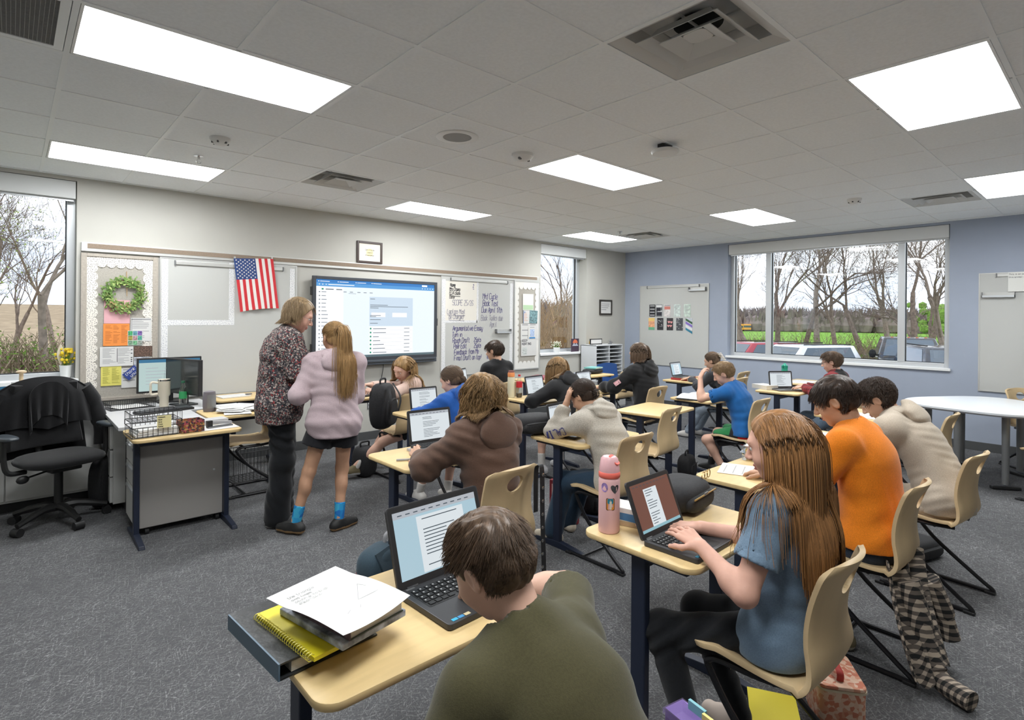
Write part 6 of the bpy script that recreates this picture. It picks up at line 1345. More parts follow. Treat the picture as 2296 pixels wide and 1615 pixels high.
        nb = len(S); strand_mesh('hair_strands', S, np.full(nb, wd * c.get('thick', 1.6)), m, root, np.clip(r.normal(.5, .27, nb), 0, 1))['kind'] = 'stuff'
    elif st in ('ponytail', 'bun'):
        tie = HL(c.get('tie', (0, -.108, .035))); K = 8; S = np.zeros((N, K, 3)); S[:, 0] = X
        for k in range(1, K): t = k / (K - 1); S[:, k] = push(D['head'], X + (tie - X) * t, .013 * (1 - .5 * t) + .002)
        strand_mesh('hair_strands', S, wd * 1.5, m, root, r.uniform(0, 1, N))['kind'] = 'stuff'
        M2 = int(c.get('tail_n', 500));
        if st == 'ponytail':
            total = c.get('len', .32); K = 14; S = np.zeros((M2, K, 3)); S[:, 0] = tie + r.normal(0, .007, (M2, 3)); out = Rh @ V(0, -1, .25); d = nrm_rows(np.tile(out, (M2, 1)) + r.normal(0, .22, (M2, 3))); L = total * r.uniform(.75, 1.05, M2)
            for k in range(1, K): gk = min(1, .25 * k); d = nrm_rows(d * (1 - .5 * gk) + V(0, 0, -1) * gk + r.normal(0, .03, (M2, 3))); S[:, k] = push(body, S[:, k - 1] + d * (L / (K - 1))[:, None], .010 + .02 * r.uniform(0, 1, M2))
            strand_mesh('ponytail', S, wd * 1.7, m, root, np.clip(r.normal(.62, .25, M2), 0, 1))['kind'] = 'stuff'; MB().lathe([(.013, -.006), (.018, 0), (.013, .006)], n=14, M=np.vstack([np.column_stack([np.stack([nrm(np.cross(out, V(1, 0, 0.01))), V(1, 0, 0), nrm(out)], 1), tie + out * .008]), [0, 0, 0, 1]])).build('hair_tie', M_black, root)
        else:
            S = np.zeros((M2, 10, 3)); R = .036 * hs
            for k in range(M2):
                ax = nrm(r.normal(0, 1, 3)); b = nrm(np.cross(ax, r.normal(0, 1, 3))); cc = np.cross(ax, b); th = np.linspace(0, 4.2, 10); S[k] = tie + R * (r.uniform(.75, 1) * (np.cos(th)[:, None] * b + np.sin(th)[:, None] * cc)) + ax * R * r.uniform(-.35, .35)
            strand_mesh('hair_bun', S, wd * 1.8, m, root, r.uniform(0, 1, M2))['kind'] = 'stuff'
def nrm_rows(A): return A / (np.linalg.norm(A, axis=1)[:, None] + 1e-9)
def glasses(D, col):
    HL, root, hs = D['HL'], D['root'], D['hs']; m = mat('spectacle_' + col, (.05, .05, .055) if col == 'dark' else (.35, .33, .32), .3, .6)
    mb = MB()
    for q in (-1, 1):
        mb.tube([HL((q * .033 + .022 * math.cos(a) * (1 if abs(math.cos(a)) < .8 else .97), .100, .008 + .016 * math.sin(a))) for a in np.linspace(0, 6.2832, 20)], .0013 * hs, 5, cap=False); mb.tube([HL((q * .055, .098, .012)), HL((q * .076, .07, .012)), HL((q * .083, .0, .010)), HL((q * .082, -.02, -.006))], .0014 * hs, 5)
    mb.tube([HL((-.011, .103, .010)), HL((0, .107, .013)), HL((.011, .103, .010))], .0013 * hs, 5); fr = mb.build('eyeglass_frame', m, root, smooth=True)
    for q in (-1, 1): mb = MB(); mb.add([HL((q * .033 + .0215 * math.cos(a), .100, .008 + .0155 * math.sin(a))) for a in np.linspace(0, 6.2832, 20)[:-1]], [tuple(range(19))]); mb.build('lens', M_plasticclear, fr)
def cells(name, cols, sc=90, rough=.85):
    m = bpy.data.materials.new(name); m.use_nodes = True; t = m.node_tree; b = t.nodes['Principled BSDF']; co = t.nodes.new('ShaderNodeTexCoord'); v = t.nodes.new('ShaderNodeTexVoronoi'); v.inputs['Scale'].default_value = sc
    r = t.nodes.new('ShaderNodeValToRGB'); r.color_ramp.interpolation = 'CONSTANT'; sp = t.nodes.new('ShaderNodeSeparateColor')
    for k, c in enumerate(cols):
        e = r.color_ramp.elements[k] if k < 2 else r.color_ramp.elements.new(k / len(cols)); e.position = k / len(cols); e.color = tuple(c) + (1,)
    t.links.new(co.outputs['Object'], v.inputs['Vector']); t.links.new(v.outputs['Color'], sp.inputs[0]); t.links.new(sp.outputs[0], r.inputs[0]); t.links.new(r.outputs[0], b.inputs['Base Color']); b.inputs['Roughness'].default_value = rough; b.inputs['Specular IOR Level'].default_value = .2; return m
def plaid(name, base, line, sc=26, w=.16, both=None):
    m = bpy.data.materials.new(name); m.use_nodes = True; t = m.node_tree; b = t.nodes['Principled BSDF']; N, L = t.nodes.new, t.links.new; co = N('ShaderNodeTexCoord'); sx = N('ShaderNodeSeparateXYZ'); L(co.outputs['Object'], sx.inputs[0])
    def stripe(o):
        a = N('ShaderNodeMath'); a.operation = 'MULTIPLY'; a.inputs[1].default_value = sc; L(o, a.inputs[0]); f = N('ShaderNodeMath'); f.operation = 'FRACT'; L(a.outputs[0], f.inputs[0]); c = N('ShaderNodeMath'); c.operation = 'LESS_THAN'; c.inputs[1].default_value = w; L(f.outputs[0], c.inputs[0]); return c.outputs[0]
    ad = N('ShaderNodeMath'); ad.operation = 'ADD'; L(sx.outputs[0], ad.inputs[0]); L(sx.outputs[1], ad.inputs[1])
    s1, s2 = stripe(ad.outputs[0]), stripe(sx.outputs[2]); q = N('ShaderNodeMath'); q.operation = 'ADD'; L(s1, q.inputs[0]); L(s2, q.inputs[1]); h = N('ShaderNodeMath'); h.operation = 'MULTIPLY'; h.inputs[1].default_value = .5; L(q.outputs[0], h.inputs[0])
    r = N('ShaderNodeValToRGB'); r.color_ramp.interpolation = 'CONSTANT'; e = r.color_ramp.elements; e[0].color = base + (1,); e[1].position = .4; e[1].color = (both or tuple((x + y) / 2 for x, y in zip(base, line))) + (1,); z = e.new(.8); z.color = line + (1,)
    L(h.outputs[0], r.inputs[0]); L(r.outputs[0], b.inputs['Base Color']); b.inputs['Roughness'].default_value = .9; return m
H_brown = hair_mat('brown', (.10, .062, .038), .45); H_dark = hair_mat('dark_brown', (.040, .024, .016)); H_auburn = hair_mat('auburn', (.28, .135, .05), .5); H_blond = hair_mat('blond', (.33, .20, .085), .45); H_dirty = hair_mat('dirty_blond', (.24, .145, .065), .45); H_sandy = hair_mat('sandy', (.22, .14, .07), .35); H_ash = hair_mat('ash_brown', (.12, .078, .05), .4); H_grey = hair_mat('grey_blond', (.26, .18, .10), .4); H_curl = hair_mat('honey', (.27, .165, .075), .5)
F_olive = fabric('olive_jersey', (.058, .052, .022)); F_blue = fabric('dusty_blue_jersey', (.16, .235, .32)); F_orange = fabric('orange_jersey', (.78, .215, .012)); F_beige = fabric('beige_fleece', (.44, .375, .30)); F_brown = fabric('brown_fleece', (.115, .066, .047)); F_grey = fabric('oat_grey_fleece', (.45, .41, .35), 160, .18); F_royal = fabric('royal_blue_fleece', (.015, .085, .33)); F_blk = fabric('black_fleece', (.013, .013, .014)); F_char = fabric('charcoal_fleece', (.045, .045, .05)); F_bluet = fabric('cobalt_jersey', (.012, .105, .32)); F_lav = fabric('lavender_fleece', (.49, .385, .41)); F_pink = fabric('blush_jersey', (.66, .48, .41)); F_bt = fabric('black_jersey_tee', (.012, .012, .013))
F_denim = fabric('washed_denim', (.10, .14, .19), 120, .25); F_ddenim = fabric('dark_denim', (.02, .03, .05), 120, .25); F_bpants = fabric('black_pants', (.008, .009, .011)); F_track = fabric('navy_track', (.018, .04, .07)); F_shorts = fabric('black_shorts', (.010, .010, .013)); F_green = fabric('green_shorts', (.015, .15, .045)); F_red = fabric('red_shorts', (.5, .012, .012)); F_tan = fabric('tan_sweatpants', (.46, .39, .31)); F_ldenim = fabric('light_denim', (.25, .30, .36), 120, .2)
F_floral = cells('floral_blouse', [(.022, .020, .024), (.10, .08, .075), (.34, .29, .25), (.04, .036, .04), (.05, .05, .06), (.42, .37, .34), (.24, .05, .05), (.03, .03, .035), (.16, .13, .13), (.09, .08, .085)], 120)
F_plaid = plaid('red_plaid', (.22, .022, .025), (.02, .018, .02), 28, .22)
W_tan = mat('gum_sole', (.36, .22, .10), .7); W_white = mat('white_leather', (.62, .60, .57), .5); W_blk = mat('black_shoe', (.012, .012, .012), .6); W_khaki = mat('khaki_shoe', (.16, .13, .07), .8); S_blue = cells('tie_dye_sock', [(.02, .20, .48), (.03, .28, .55), (.05, .36, .58), (.02, .15, .45)], 25); S_white = fabric('white_sock', (.62, .60, .57))
def mi_split(fn): return lambda D: (lambda C: fn(C, D))
KB = dict(d=(0, 1, -.12), n=(0, 0, -1), curl=.45)
CAST = [
 ('boy in an olive t-shirt bent over his laptop in the foreground', dict(pos=(.84, .57), s=.94, lean=(26, 40, 50), side=-2, head=(30, 8, -6), skin='fair', wristL=(.66, .98, .62), wristR=(1.02, 1.22, .80), poleL=(-.8, -.2, -.7), poleR=(1, -.1, .1), handL=KB, handR=KB, shfwd=(.03, .05), shw=.165,
   hair=dict(name='brown', col=(.075, .045, .028), mat=H_brown, style='short', n=11000, len=.016, toplen=1.8, lift=.16, vol=.007, mess=.10, w=.0006, quiff=True, line=.026), top=dict(kind='tee', mat=F_olive, inf=.012, sleeve=.78, wr=.0045, neckr=.058), bottom=dict(mat=F_ddenim), shoe=dict(mat=W_blk))),
 ('girl with very long auburn hair in a grey-blue t-shirt typing on a laptop', dict(hipz=.52, pos=(1.98, .79), s=.95, lean=(-8, -6, 4), head=(14, 10, 0), skin='rosy', bust=1.0, fat=1.04, wristL=(1.80, 1.00, .79), wristR=(1.98, 1.10, .785), poleL=(-.5, -.7, -.6), poleR=(.5, -.3, -.6), handL=dict(d=(.25, 1, .25), n=(.3, -.1, -1), curl=.25, spread=.16), handR=dict(d=(-.35, 1, -.1), n=(0, 0, -1), curl=.5),
   ankleL=(1.80, 1.02, .09), ankleR=(2.06, .98, .09), hair=dict(name='auburn', col=(.28, .135, .05), mat=H_auburn, style='long', n=5200, len=.60, K=18, part=.0, drift=-.10, back=-.5, vol=.010, w=.0011, thick=1.5, ears=False, slope=.5, line=.024), top=dict(kind='tee', mat=F_blue, inf=.010, sleeve=.62, wr=.0035, hem=.05), bottom=dict(mat=F_bpants, inf=.008), shoe=dict(mat=mat('cream_suede', (.55, .46, .40), .8), sole=M_pwhite))),
 ('boy with dark straight hair in an orange t-shirt looking down at his desk', dict(pos=(3.12, .83), s=1.0, lean=(2, 8, 22), head=(26, 8, 0), skin='tan', fat=1.08, wristL=(2.98, 1.27, .775), wristR=(3.28, 1.25, .775), poleL=(-.6, -.2, -.8), handL=KB, handR=KB,
   hair=dict(name='darkbrown', col=(.04, .024, .016), mat=H_dark, style='short', n=6500, len=.030, toplen=1.35, lift=.06, vol=.012, mess=.05, fringe=True, line=.040, w=.0011, fall=1.0, hug=.021), top=dict(kind='tee', mat=F_orange, inf=.016, loose=.010, sleeve=.72, wr=.004), bottom=dict(mat=F_ddenim, inf=.012), shoe=dict(mat=W_khaki, sole=mat('cream_sole', (.5, .45, .36), .7)), ankleL=(3.0, .95, .09), ankleR=(3.2, 1.15, .09))),
 ('boy with curly dark hair in a beige hoodie hunched over his desk', dict(pos=(4.10, .73), s=.985, lean=(16, 32, 46), side=5, head=(40, 8, 0), skin='light', wristL=(4.12, 1.33, .775), wristR=(4.48, 1.33, .775), handL=KB, handR=KB,
   hair=dict(name='darkbrown', col=(.04, .024, .016), mat=H_dark, style='curly', n=5200, len=.042, lift=.55, vol=.014, mess=.35, w=.0012, rough=.006), top=dict(name='hoodie', kind='hoodie', mat=F_beige, inf=.026, loose=.012, sleeve=1.93, wr=.006, hem=.06), bottom=dict(mat=F_tan, inf=.016), shoe=dict(mat=W_blk), ankleL=(4.0, .85, .09), ankleR=(4.2, .95, .09))),
 ('student with wavy honey hair in a brown hoodie seen from behind', dict(hipz=.53, pos=(1.88, 2.22), s=.94, lean=(4, 8, 14), head=(8, -6, 0), skin='light', wristL=(1.71, 2.66, .80), wristR=(2.10, 2.66, .79), poleL=(-.9, -.3, -.6), handL=dict(d=(.1, .9, .25), n=(.8, 0, -.5), curl=.45), handR=KB,
   hair=dict(name='honey', col=(.27, .165, .075), mat=H_curl, style='long', n=3600, len=.27, K=12, wave=.38, vol=.020, drift=-.03, back=-.3, w=.0011, thick=1.5, ears=False), top=dict(name='hoodie', kind='hoodie', mat=F_brown, inf=.028, loose=.022, sleeve=1.95, wr=.008, hem=.16, hood=1.1), bottom=dict(mat=F_bpants), shoe=dict(mat=W_blk))),
 ('student with slick dark hair and glasses in a lettered oat hoodie, hand to forehead', dict(hipz=.51, pos=(3.03, 2.28), s=.915, lean=(16, 30, 42), head=(34, 6, 0), skin='warm', glasses='dark', wristL=(2.92, 2.66, .985), wristR=(3.25, 2.62, .78), poleL=(-.25, .55, -.9), handL=dict(d=(.25, -.12, 1), n=(.9, -.5, .1), curl=.35), handR=KB,
   hair=dict(name='darkbrown', col=(.04, .024, .016), mat=H_dark, style='bun', n=2200, tie=(0, -.100, -.03), tail_n=40, vol=.006, w=.0010), top=dict(name='hoodie', kind='hoodie', mat=F_grey, inf=.024, loose=.010, sleeve=1.88, wr=.006, hem=.07), bottom=dict(mat=F_track, inf=.016, flare=.02), shoe=dict(mat=mat('cream_clog', (.55, .48, .38), .6), sole=mat('clog_sole', (.5, .43, .33), .6), sock=S_white), ankleL=(2.86, 2.72, .09), ankleR=(3.1, 2.8, .09))),
 ('student with tied-back brown hair in a royal blue hoodie', dict(hipz=.50, pos=(2.76, 3.55), s=.91, lean=(8, 22, 34), head=(24, 22, 0), skin='fair', wristL=(2.56, 3.98, .79), wristR=(2.90, 3.98, .78), handL=KB, handR=KB, poleL=(-1, -.2, -.3),
   hair=dict(name='ash', col=(.12, .078, .05), mat=H_ash, style='bun', n=1800, tie=(0, -.10, -.035), tail_n=150, vol=.007), top=dict(name='hoodie', kind='hoodie', mat=F_royal, inf=.022, loose=.01, sleeve=1.93, wr=.006), bottom=dict(mat=F_shorts, len=.7), shoe=dict(mat=W_white, sock=S_white), ankleL=(2.60, 4.05, .10), ankleR=(2.82, 3.95, .09))),
 ('girl with long blond hair in a blush top turning to a black backpack', dict(pos=(3.05, 4.78), rz=62, s=.895, lean=(4, 12, 24), twist=22, side=2, head=(28, 40, -8), skin='fair', hipz=.50, wristL=(2.50, 4.68, .90), wristR=(2.55, 4.86, .93), poleL=(-.3, -.3, -.9), handL=dict(d=(-.7, -.4, .2), n=(0, .3, -1), curl=.8), handR=dict(d=(-.8, -.2, .1), n=(0, 0, -1), curl=.8),
   hair=dict(name='blond', col=(.33, .20, .085), mat=H_blond, style='long', n=3200, len=.42, K=14, part=.01, wave=.1, vol=.012, drift=-.05, ears=False), top=dict(name='top', kind='tee', mat=F_pink, inf=.012, sleeve=1.9, wr=.004), bottom=dict(mat=F_shorts, len=.45), shoe=dict(mat=W_khaki, sole=M_pwhite, sock=S_white, sockl=.3), ankleL=(2.52, 5.06, .12), ankleR=(2.78, 5.30, .09), lidclose=.25)),
 ('boy with short dark hair in a black t-shirt in front of the whiteboard', dict(pos=(4.27, 4.95), s=.975, lean=(0, 3, 10), head=(10, 22, 0), skin='light', wristL=(4.15, 5.30, .78), wristR=(4.5, 5.32, .78), handL=KB, handR=KB,
   hair=dict(name='darkbrown', col=(.04, .024, .016), mat=H_dark, style='short', n=2600, len=.035, vol=.013, fringe=True, line=.05, lift=.1, fall=.8), top=dict(kind='tee', mat=F_bt, inf=.012, sleeve=.6), bottom=dict(mat=F_ddenim), shoe=dict(mat=W_blk))),
 ('girl with blond-streaked hair in a black hoodie leaning on her desk', dict(hipz=.51, pos=(4.14, 3.61), s=.935, lean=(12, 26, 40), head=(26, 16, 4), skin='fair', wristL=(4.02, 4.02, .785), wristR=(4.42, 4.02, .785), poleL=(-1, .1, -.4), handL=KB, handR=KB,
   hair=dict(name='dirty', col=(.24, .145, .065), mat=H_dirty, style='long', n=3000, len=.34, K=12, vol=.010, drift=-.02, back=-.15, ears=False, faceclear=False), top=dict(name='hoodie', kind='hoodie', mat=F_blk, inf=.024, loose=.01, sleeve=1.95, wr=.006), bottom=dict(mat=F_shorts, len=.6), shoe=dict(mat=mat('silver_shoe', (.45, .45, .46), .4), sock=S_white, sockl=.35), ankleL=(4.02, 4.0, .09), ankleR=(4.3, 4.0, .09))),
 ('student with shoulder-length brown hair in a black hoodie with a flag patch', dict(hipz=.53, pos=(5.31, 3.62), s=.985, lean=(3, 6, 14), head=(14, 4, 0), skin='light', wristL=(5.06, 4.08, .79), wristR=(5.44, 4.08, .79), poleL=(-.9, -.3, -.6), handL=KB, handR=KB,
   hair=dict(name='ash', col=(.12, .078, .05), mat=H_ash, style='long', n=2600, len=.22, K=9, vol=.016, drift=-.02, back=-.3, ears=False), top=dict(name='hoodie', kind='hoodie', mat=F_blk, inf=.028, loose=.015, sleeve=1.96, wr=.006, hem=.10), bottom=dict(mat=F_ddenim), shoe=dict(mat=W_blk))),
 ('girl in a charcoal sweatshirt with a claw clip in her hair', dict(hipz=.50, pos=(6.95, 3.45), s=.885, lean=(14, 28, 40), head=(20, 10, 0), skin='light', wristL=(6.82, 3.98, .785), wristR=(7.12, 3.98, .785), handL=KB, handR=KB,
   hair=dict(name='ash', col=(.12, .078, .05), mat=H_ash, style='bun', n=1500, tie=(0, -.105, .03), tail_n=260, vol=.010), top=dict(name='sweatshirt', kind='tee', mat=F_char, inf=.022, loose=.01, sleeve=1.94, wr=.006), bottom=dict(mat=F_ldenim, inf=.016), shoe=dict(mat=W_white), ankleL=(6.75, 3.95, .09), ankleR=(7.0, 3.95, .09))),
 ('boy with short sandy hair in a cobalt t-shirt leaning his head on his hand', dict(hipz=.50, pos=(5.27, 2.45), s=.895, lean=(12, 20, 28), side=-3, head=(28, 18, -8), skin='fair', wristL=(5.10, 2.86, 1.00), wristR=(5.55, 2.86, .78), poleL=(-.35, .35, -1), handL=dict(d=(.35, -.25, .9), n=(.8, -.6, 0), curl=.55), handR=KB,
   hair=dict(name='sandy', col=(.22, .14, .07), mat=H_sandy, style='short', n=4200, len=.020, lift=.25, vol=.007, w=.0009), top=dict(kind='tee', mat=F_bluet, inf=.013, loose=.006, sleeve=.6, wr=.004), bottom=dict(mat=[F_green, F_shorts, F_red], len=.72, inf=.018, mifn=mi_split(lambda C, D: np.where(C[:, 2] < .475, np.where(C[:, 1] < .02, 2, 1), np.where(C[:, 1] > .10, 0, 1)))), shoe=dict(mat=W_blk, sock=mat('black_sock', (.012, .012, .013), .9)), ankleL=(5.16, 2.62, .10), ankleR=(5.4, 2.9, .09))),
 ('boy with glasses in a red plaid jacket typing below the wide window', dict(hipz=.50, pos=(7.08, 2.23), s=.905, lean=(-6, 4, 14), head=(14, 12, 0), skin='fair', glasses='dark', wristL=(6.90, 2.56, .80), wristR=(7.08, 2.60, .80), poleL=(-.8, -.3, -.7), handL=KB, handR=KB,
   hair=dict(name='ash', col=(.10, .065, .045), mat=H_brown, style='messy', n=3000, len=.038, lift=.32, vol=.012, quiff=True), top=dict(name='jacket', kind='collar', mat=[F_plaid, F_blk], inf=.022, loose=.008, sleeve=1.95, wr=.006, mifn=mi_split(lambda C, D: (np.abs(C[:, 0]) < .13).astype(int) * (C[:, 1] < .02))), bottom=dict(mat=F_denim, inf=.014), shoe=dict(mat=W_white), ankleL=(6.7, 2.75, .09), ankleR=(7.0, 2.65, .09))),
 ('teacher with a blond bob in a floral blouse and black trousers, standing', dict(pos=(1.54, 4.37), rz=-112, sit=False, s=1.045, fat=1.2, belly=1.0, bust=1.1, lean=(2, 4, 14), head=(24, -4, 0), skin='rosy', glasses='wire', wristR=(1.86, 4.13, 1.06), wristL=(1.92, 4.36, 1.06), poleR=(.3, -.8, -.9), poleL=(-.3, -.8, -.9), handR=dict(d=(.8, .1, .05), n=(0, .6, -.6), curl=.6), handL=dict(d=(.8, -.2, .05), n=(0, -.6, -.6), curl=.6),
   hair=dict(name='grey', col=(.26, .18, .10), mat=H_grey, style='long', n=3400, len=.14, K=9, vol=.022, back=-.1, drift=.0, part=.02, ears=False, slope=.45), top=dict(name='blouse', kind='tee', mat=F_floral, inf=.022, loose=.03, sleeve=.92, cuff=.018, wr=.006, hem=.13), bottom=dict(mat=F_bpants, inf=.022, flare=.035, waist=.06, wr=.008, len=2.02), shoe=dict(mat=W_blk, sole=M_pwhite), ankleL=(1.60, 4.52, .075), ankleR=(1.50, 4.29, .075))),
 ('girl with a long ponytail in a lavender hoodie and black shorts, standing', dict(pos=(1.79, 3.95), rz=-20, sit=False, s=.925, lean=(2, 3, 8), side=1, head=(6, 20, 0), skin='tan', wristL=(1.66, 4.22, 1.0), wristR=(1.94, 4.20, .98), poleL=(-.5, -.7, -.8), poleR=(.5, -.7, -.8), handL=dict(curl=.6), handR=dict(curl=.6), ankleL=(1.545, 4.05, .085), ankleR=(1.825, 3.93, .085),
   hair=dict(name='blond', col=(.33, .20, .085), mat=H_blond, style='ponytail', n=2200, tie=(0, -.098, .062), len=.56, tail_n=900, vol=.008), top=dict(name='hoodie', kind='hoodie', mat=F_lav, inf=.024, loose=.018, sleeve=1.95, wr=.006, hem=.11), bottom=dict(name='shorts', mat=F_shorts, len=.46, inf=.018, flare=.02, wr=.001), leg=.95, shoe=dict(mat=W_blk, sole=W_tan, sock=S_blue, sockl=.32, top=.0, dirL=(-.8, .6, 0), dirR=(.85, .5, 0)))),
]
PPL = {}
for _lab, _sp in CAST:
    if globals().get('ONLY') and not any(k in _lab for k in ONLY): continue
    PPL[_lab[:40]] = person(_lab, _sp)
M_lap = mat('graphite_laptop', (.035, .035, .038), .45); M_lap2 = mat('silver_grey_laptop', (.16, .165, .17), .4, .4); M_key = mat('black_key', (.012, .012, .013), .5); M_klet = mat('key_legend', (.5, .5, .5), .6)
E_doc, E_docw, E_doct, E_docg = EM('doc_page', (.55, .78, .90), .62), EM('doc_white', (.86, .93, .97), .7), EM('doc_text', (.12, .17, .22), .35), EM('doc_grey', (.62, .66, .72), .6)
def laptop(label, x, y, z, rz, ang=105, w=.30, d=.21, m=None, page='doc', near=False, seed=1, legend=False):
    """(x, y) = middle of the hinge line, user on local -y; ang = opening angle"""
    m = m or M_lap; r = thing('laptop', label, 'laptop', (x, y, z), rz, 'open laptops'); rnd = random.Random(seed)
    base = MB().prism(rrect(w, d, .012, 4, 0, -d / 2), 0, .017).build('base', m, r, bevel=.002)
    MB().prism(rrect(w * .90, d * .46, .004, 2, 0, -d * .32), .0168, .0176).build('key_well', M_key, base)
    kb = MB(); rows = 5; kw = w * .88 / 14
    for i in range(rows):
        for j in range(14):
            cx, cy = -w * .44 + kw * (j + .5 + (.0 if i % 2 else .12)), -d * .12 - d * .085 * i - .006
            if i == 4 and 4 <= j <= 8:
                if j == 6: kb.box((0, cy, .0186), (kw * 4.6, d * .062, .0026))
                continue
            kb.box((cx, cy, .0186), (kw * .82, d * .062, .0026))
    o = kb.build('keys', M_key, base); o['kind'] = 'stuff'
    if legend:
        kl = MB()
        for i in range(rows - 1):
            for j in range(14): cx, cy = -w * .44 + kw * (j + .5 + (.0 if i % 2 else .12)), -d * .12 - d * .085 * i - .006; kl.box((cx - kw * .15, cy + .002, .02), (kw * .2, d * .022, .0004))
        kl.build('key_legends', M_klet, base)['kind'] = 'stuff'
    MB().prism(rrect(w * .34, d * .27, .006, 3, 0, -d * .80), .0168, .0174).build('touchpad', M_key, base)
    a = math.radians(ang); ca, sa = math.cos(a), math.sin(a); hs_ = d * .98        # lid plane: starts at hinge, tilts back
    def LP(u, v, t): # u across, v up the lid, t towards the user
        return (u, -(v * math.cos(a) * 1) * 1 + 0 - t * math.sin(a), .014 + v * math.sin(a) - t * math.cos(a))
    lid = MB(); pts = rrect(w, hs_, .012, 4, 0, hs_ / 2); n = len(pts); vs = [LP(px_, py_, 0) for px_, py_ in pts] + [LP(px_, py_, -.008) for px_, py_ in pts]
    lid.add(vs, [tuple(range(n)), tuple(range(2 * n - 1, n - 1, -1))] + [(i, (i + 1) % n, n + (i + 1) % n, n + i) for i in range(n)]); ld = lid.build('lid', m, r)
    bz = MB(); bz.add([LP(u, v, .0006) for u, v in rrect(w * .98, hs_ * .97, .01, 4, 0, hs_ / 2)], [tuple(range(20))]); bz.build('bezel', M_black, ld)
    def scr(u0, u1, v0, v1, t, nm, mm, par): mb = MB(); mb.quad(*[LP((u - .5) * w * .90, hs_ * (.10 + .82 * v), t) for u, v in ((u0, v0), (u1, v0), (u1, v1), (u0, v1))]); return mb.build(nm, mm, par)
    s_ = scr(0, 1, 0, 1, .0012, 'screen', E_doc if page == 'doc' else (E_docw if page == 'white' else EM('rust_' + str(seed), (.30, .12, .08), .45)), ld)
    if page == 'rust': scr(.28, .62, .05, .85, .0018, 'window', E_docw, s_); scr(0, 1, 0, .06, .0019, 'task_bar', EM('cyan_bar', (.35, .65, .75), .6), s_)
    else: scr(0, 1, .9, 1, .0018, 'toolbar', E_docg, s_); scr(.25, .82, .02, .86, .0016, 'page', E_docw if page == 'doc' else E_docw, s_)
    tx = MB(); rows = 14
    for k in range(rows):
        if rnd.random() < .18: continue
        v = .80 - .75 * k / rows; u0 = .31; u1 = u0 + rnd.uniform(.2, .44) * (.55 if page == 'rust' else 1); tx.quad(*[LP((u - .5) * w * .90, hs_ * (.10 + .82 * vv), .0024) for u, vv in ((u0, v), (u1, v), (u1, v + .014), (u0, v + .014))])
    for k in range(10): u = .05 + .09 * k; tx.quad(*[LP((q - .5) * w * .90, hs_ * (.10 + .82 * vv), .0024) for q, vv in ((u, .935), (u + .05, .935), (u + .05, .95), (u, .95))])
    tx.build('screen_text', E_doct, s_)['kind'] = 'stuff'
    for q in (-1, 1): MB().cyl((q * w * .36 - .02, .001, .014), (q * w * .36 + .02, .001, .014), .006, 8).build('hinge', m, r)
    if near:
        for k, c in enumerate(((.03, .35, .55), (.05, .25, .5), (.6, .5, .3))): MB().box((-w * .42 + .022 * k, -d * .94, .0176), (.019, .012, .0006)).build('sticker', mat('laptop_sticker_%d' % k, c, .5), base)
        MB().box((-w * .40, -d * .04, .0176), (.03, .010, .0008)).build('badge', M_lap2, base)
    return r
DT = .7415
laptop('large open laptop with a text document in front of the boy in olive', 1.055, 1.475, DT, .04, 108, .37, .25, near=True, seed=2, legend=True)
laptop('tilted open laptop with a rust coloured desktop in front of the girl with auburn hair', 1.905, 1.215, DT, .03, 112, .30, .22, page='rust', near=True, seed=3, legend=True)
laptop('open laptop propped on a notebook in front of the student in brown', 2.045, 3.04, DT + .014, -.06, 102, .32, .22, page='white', near=True, seed=4)
laptop('open laptop on the desk of the student in royal blue', 2.78, 4.25, DT, 0, 100, .29, .20, page='white', seed=5)
laptop('open laptop with a bright photo screen before the lettered grey hoodie', 3.03, 2.80, DT, .15, 100, .30, .21, page='white', seed=6)
laptop('open laptop behind the cola bottle', 4.22, 4.28, DT, .1, 103, .30, .21, page='white', seed=7, m=M_lap2)
laptop('open laptop in front of the student with the flag patch', 5.12, 4.36, DT, .1, 103, .29, .20, page='white', seed=8)
laptop('silver laptop standing on a red book below the blue wall whiteboard', 6.95, 4.24, DT + .03, .05, 104, .29, .20, m=M_lap2, seed=9)
laptop('dark grey laptop seen from behind beside the green bottle', 6.95, 2.83, DT, -.62, 98, .30, .21, m=M_lap2, page='white', seed=10)
laptop('small laptop with dark screen standing by the whiteboard boy', 4.28, 5.66, DT, .5, 100, .25, .18, page='white', seed=11)
o = tag(MB().prism(rrect(.30, .21, .012), DT, DT + .02).build('closed_laptop', M_lap, None, bevel=.003), 'closed black laptop on the desk by the outlet', 'laptop'); o.location = (2.80, 5.45, 0); o.rotation_euler = (0, 0, .2)

def slab(name, label, cat, x, y, z, w, d, t, rz, mats, parts=None):
    r = thing(name, label, cat, (x, y, z), rz); MB().box((0, 0, t / 2), (w, d, t)).build('cover', mats, r, bevel=min(.003, t * .3)); return r
M_binder = mat('black_vinyl', (.016, .018, .02), .35, bump=(60, .1)); M_pages = mat('page_block', (.66, .62, .54), .8, noise=(300, .12), stretch=(.02, .02, 1))
bd = thing('ring_binder', 'thick black ring binder overhanging the left of the foreground desk', 'binder', (.585, 1.475, DT), .08)
MB().bb(-.13, .13, -.155, .155, .0, .004).build('cover', M_binder, bd); MB().bb(-.13, .13, -.155, .155, .036, .040).build('cover', M_binder, bd); MB().bb(-.134, -.130, -.155, .155, 0, .040).build('spine', mat('blue_grey_spine', (.10, .16, .22), .4), bd); MB().bb(-.10, .125, -.148, .148, .006, .030).build('page_block', M_pages, bd)
for q in (-.1, 0, .1): MB().lathe([(.016, -.002), (.018, 0), (.016, .002)], n=12, M=MX((-.112, q, .02), 0, math.pi / 2)).build('ring', M_chrome, bd)
